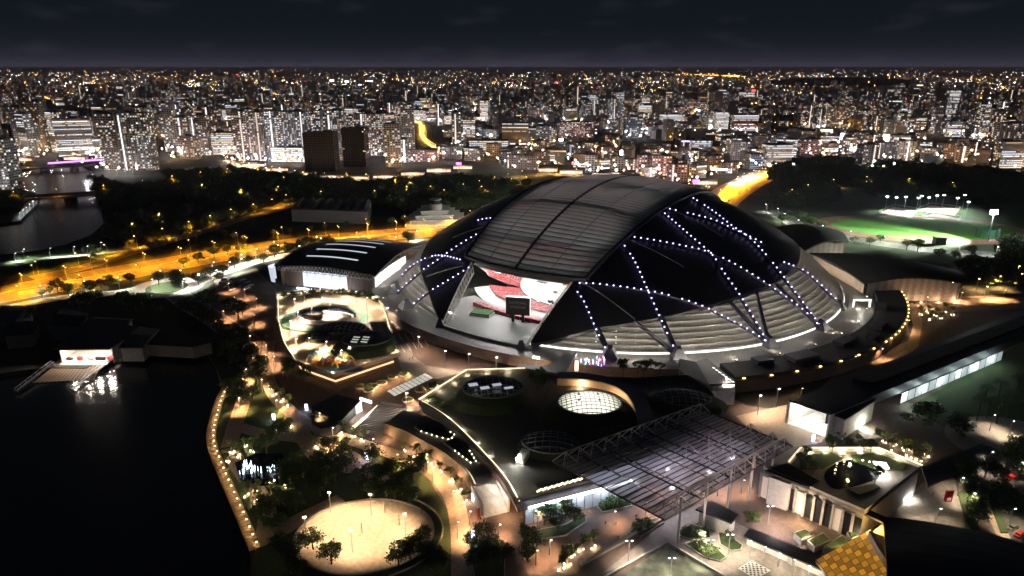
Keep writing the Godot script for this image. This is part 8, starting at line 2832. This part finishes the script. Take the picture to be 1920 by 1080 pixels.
func small_things() -> void:
	rng.seed = 5
	var paints = [["white", mat("paint_white", Color(0.7, 0.7, 0.7), 0.25, 0.1)], ["black", mat("paint_black", Color(0.02, 0.02, 0.02), 0.2, 0.1)], ["red", mat("paint_red", Color(0.4, 0.02, 0.02), 0.25, 0.1)], ["silver", mat("paint_silver", Color(0.4, 0.4, 0.42), 0.25, 0.6)], ["blue", mat("paint_blue", Color(0.04, 0.08, 0.25), 0.25, 0.2)]]
	var protos = []
	for p in paints: protos.append(car_proto(p[1]))
	var n = 0
	for row in [[pv([184.4,-219,178.4,-212.3,174.8,-209.4,175.6,-203.4,170.1,-199.2,190.8,-225.4,165,-186.6,165.2,-190.1,176.6,-214.3]), "%s car in the car park at the right, %s counted", "cars in the car park", 0.5], [pv([-211.4,-472,-206.2,-466.8,-201.1,-461.7,-200.6,-468.1,-195.6,-463,-190.6,-457.9,-189.6,-449.4,-191.2,-445.8,-197,-453,-192.5,-466.8,-187.5,-461.7,-182.5,-454.2,-182.8,-447,-198.5,-449.4,-204.9,-457.9]), "%s parked car in the lot left of the arena, %s counted", "cars in the lot beside the arena", 0.9], [pv([239.4,-789.6,238.9,-772.9,255,-810.6,254.8,-793.1,271.4,-832.7,273.2,-817.9,292.5,-864,292.7,-848.1,236,-750.6,224.8,-732.4,314.5,-893.2,313.2,-906.3,284.4,-864,246.4,-769.6,329,-915.3,343,-943.2]), "%s car on the avenue behind the dome, %s counted", "cars on the avenue", 1.0], [pv([-310.9,-469.4,-282.1,-495.3,-246.8,-525.6,-199.5,-563.1,-143.3,-595.6,-98.3,-614.3,-323,-455.5,-261.5,-511.6,-174.2,-578]), "%s car driving on the expressway, %s counted", "cars on the expressway", 0.2], [pv([-168.1,-375.7,-193.5,-395.8,-186.8,-393.9]), "%s car on the access road, %s counted", "cars on the access road", 0.6]]:
		var k = 0
		for p in leftmost(row[0]):
			var i = rng.randi() % 5
			copy(protos[i], "car", v3(p, GROUND + 0.07), row[1] % [paints[i][0], nth(k)], "car", row[2], row[3] + rng.randf_range(-0.08, 0.08) + (PI if k % 2 else 0.0))
			k += 1
			n += 1
	for p in protos: p.free()
	# tail lights of stopped traffic shine on the avenue
	var k = 0
	for p in leftmost(pv([238.7,-782.9,249.1,-803.5,242.1,-763.2,254.6,-786.2,270.3,-810.6,286.9,-840.3,306.1,-880.5,230.6,-744.4])):
		var t = thing("signal_lamp", "small red signal post on the avenue, %s from the left" % nth(k), "signal", v3(p, GROUND), "signal posts on the avenue")
		var g = Geo.new()
		g.tube(pv3([0, 0, 0, 0, 4.0, 0]), 0.12, 0.1, 5)
		own(t, "post", g, M.dark_steel)
		var h = Geo.new()
		h.ball(Vector3(0, 4.3, 0), Vector3(0.5, 0.5, 0.5), 6, 4)
		own(t, "lamp_head", h, M.glow_red)
		k += 1
	# coloured light sculpture before the stadium
	var ls = thing("light_sculpture", "cluster of red, blue and green light rods before the stadium", "light sculpture", Vector3(40.9,0,-310))
	for e in 34:
		var g = Geo.new()
		var p = Vector2(40,-308.8) + Vector2(rng.randf_range(-6.5, 5.5), rng.randf_range(-3.5, 3.0))
		var h = rng.randf_range(0.6, 3.4)
		g.tube(PackedVector3Array([v3(p, h), v3(p + Vector2(0.2, 0), h + rng.randf_range(0.5, 1.8))]), 0.16, 0.16, 5)
		part(ls, "light_rod", g, [M.glow_red, M.glow_blue, M.glow_magenta, M.glow_violet, M.glow_green, M.glow_cool][e % 6])
		var st = Geo.new()
		st.bar(v3(p, 0.0), v3(p, h), 0.05)
		part(ls, "stem", st, M.dark_steel)
	var mg = Geo.new()
	mg.box(Vector3(31.3,2.5,-303.3), Vector3(1.6, 5.0, 1.0))
	single("lantern_column", mg, glow("lantern_col", Color(1, 0.7, 0.4), 3.0), "upright glowing lantern column left of the coloured lights", "lantern")
	# red kiosk and totems
	var rk = thing("red_kiosk", "tall red information pillar with a white panel by the car park", "kiosk", Vector3(153.1,-5,-205.3))
	var rg = Geo.new()
	rg.box(Vector3(0, 2.2, 0), Vector3(2.6, 4.4, 0.8), -0.1)
	own(rk, "pillar", rg, M.red)
	var rp = Geo.new()
	rp.box(Vector3(0, 1.2, 0.45), Vector3(1.4, 1.0, 0.1), -0.1)
	own(rk, "panel", rp, M.plain_white)
	var rt = thing("red_totem", "slim red totem at the foot of the white stair", "kiosk", Vector3(-11.2,-5,-196.9))
	var rtg = Geo.new()
	rtg.box(Vector3(0, 1.6, 0), Vector3(0.7, 3.2, 0.5))
	own(rt, "pillar", rtg, M.red)
	k = 0
	for e in [Vector3(-102.8,-5,-263.2), Vector3(-56.4,-5,-232), Vector3(-13.5,-5,-205.3), Vector3(-12.6,-5,-185.3), Vector3(122.6,-5,-245.5), Vector3(-91.2,-5,-271.9)]:
		var t = thing("screen_totem", "upright glowing screen on a walkway, %s from the left" % nth(k), "sign", e, "glowing screens on the walkways")
		var g = Geo.new()
		g.box(Vector3(0, 1.7, 0), Vector3(1.2, 3.0, 0.3))
		own(t, "screen", g, glow("totem", Color(0.7, 0.75, 1.0), 4.0))
		var b = Geo.new()
		b.box(Vector3(0, 0.1, 0), Vector3(1.4, 0.2, 0.6))
		own(t, "base", b, M.dark_steel)
		omni(t, Vector3(0, 1.8, 0.8), Color(0.6, 0.6, 1.0), 12, 0.4, 20.0)
		k += 1
	# people
	k = 0
	for p in leftmost(pv([-53.3,-326.5,-51.8,-327.8,-76.3,-301.1,-56.4,-310.8,28.1,-186.3,34.6,-192.1,31.1,-192.1,34.4,-184.8,-49.3,-208.4,-42.1,-204.7,-81.7,-172.9,149.5,-208.4,-6.6,-248.9,-107.2,-337.7,-116.5,-345,-106.9,-386.5])):
		var t = thing("person", "person in dark clothes walking on the paving, %s from the left" % nth(k), "person", v3(p, GROUND + 0.06 if k not in [1, 2, 3] else 2.05), "people out walking")
		own(t, "body", person_mesh(k), [mat("cloth_dark", Color(0.04, 0.04, 0.05), 0.9), mat("cloth_green", Color(0.05, 0.18, 0.1), 0.9), mat("cloth_red", Color(0.3, 0.05, 0.05), 0.9)][k % 3]).rotation.y = k * 1.3
		k += 1
func person_mesh(k: int) -> Geo:
	var g = Geo.new()
	var s = 0.28 if k % 2 else 0.18
	for e in [-1.0, 1.0]:
		g.tube(pv3([0.1 * e, 0.02, s * e, 0.1 * e, 0.48, s * e * 0.35 + 0.05, 0.09 * e, 0.92, 0]), 0.06, 0.11, 6)
		g.tube(pv3([0.2 * e, 1.42, 0, 0.25 * e, 1.12, -s * e * 0.4, 0.24 * e, 0.85, -s * e * 0.8]), 0.06, 0.04, 5)
		g.ball(Vector3(0.1 * e, 0.05, s * e + 0.06), Vector3(0.06, 0.05, 0.13), 6, 4)
	g.loft([oval(Vector2.ZERO, 0.17, 0.12, 0, 0.85, 10), oval(Vector2.ZERO, 0.16, 0.11, 0, 1.1, 10), oval(Vector2.ZERO, 0.21, 0.13, 0, 1.38, 10), oval(Vector2.ZERO, 0.07, 0.07, 0, 1.48, 10), oval(Vector2.ZERO, 0.06, 0.06, 0, 1.56, 10)])
	g.ball(Vector3(0, 1.65, 0), Vector3(0.09, 0.12, 0.1), 8, 6)
	return g
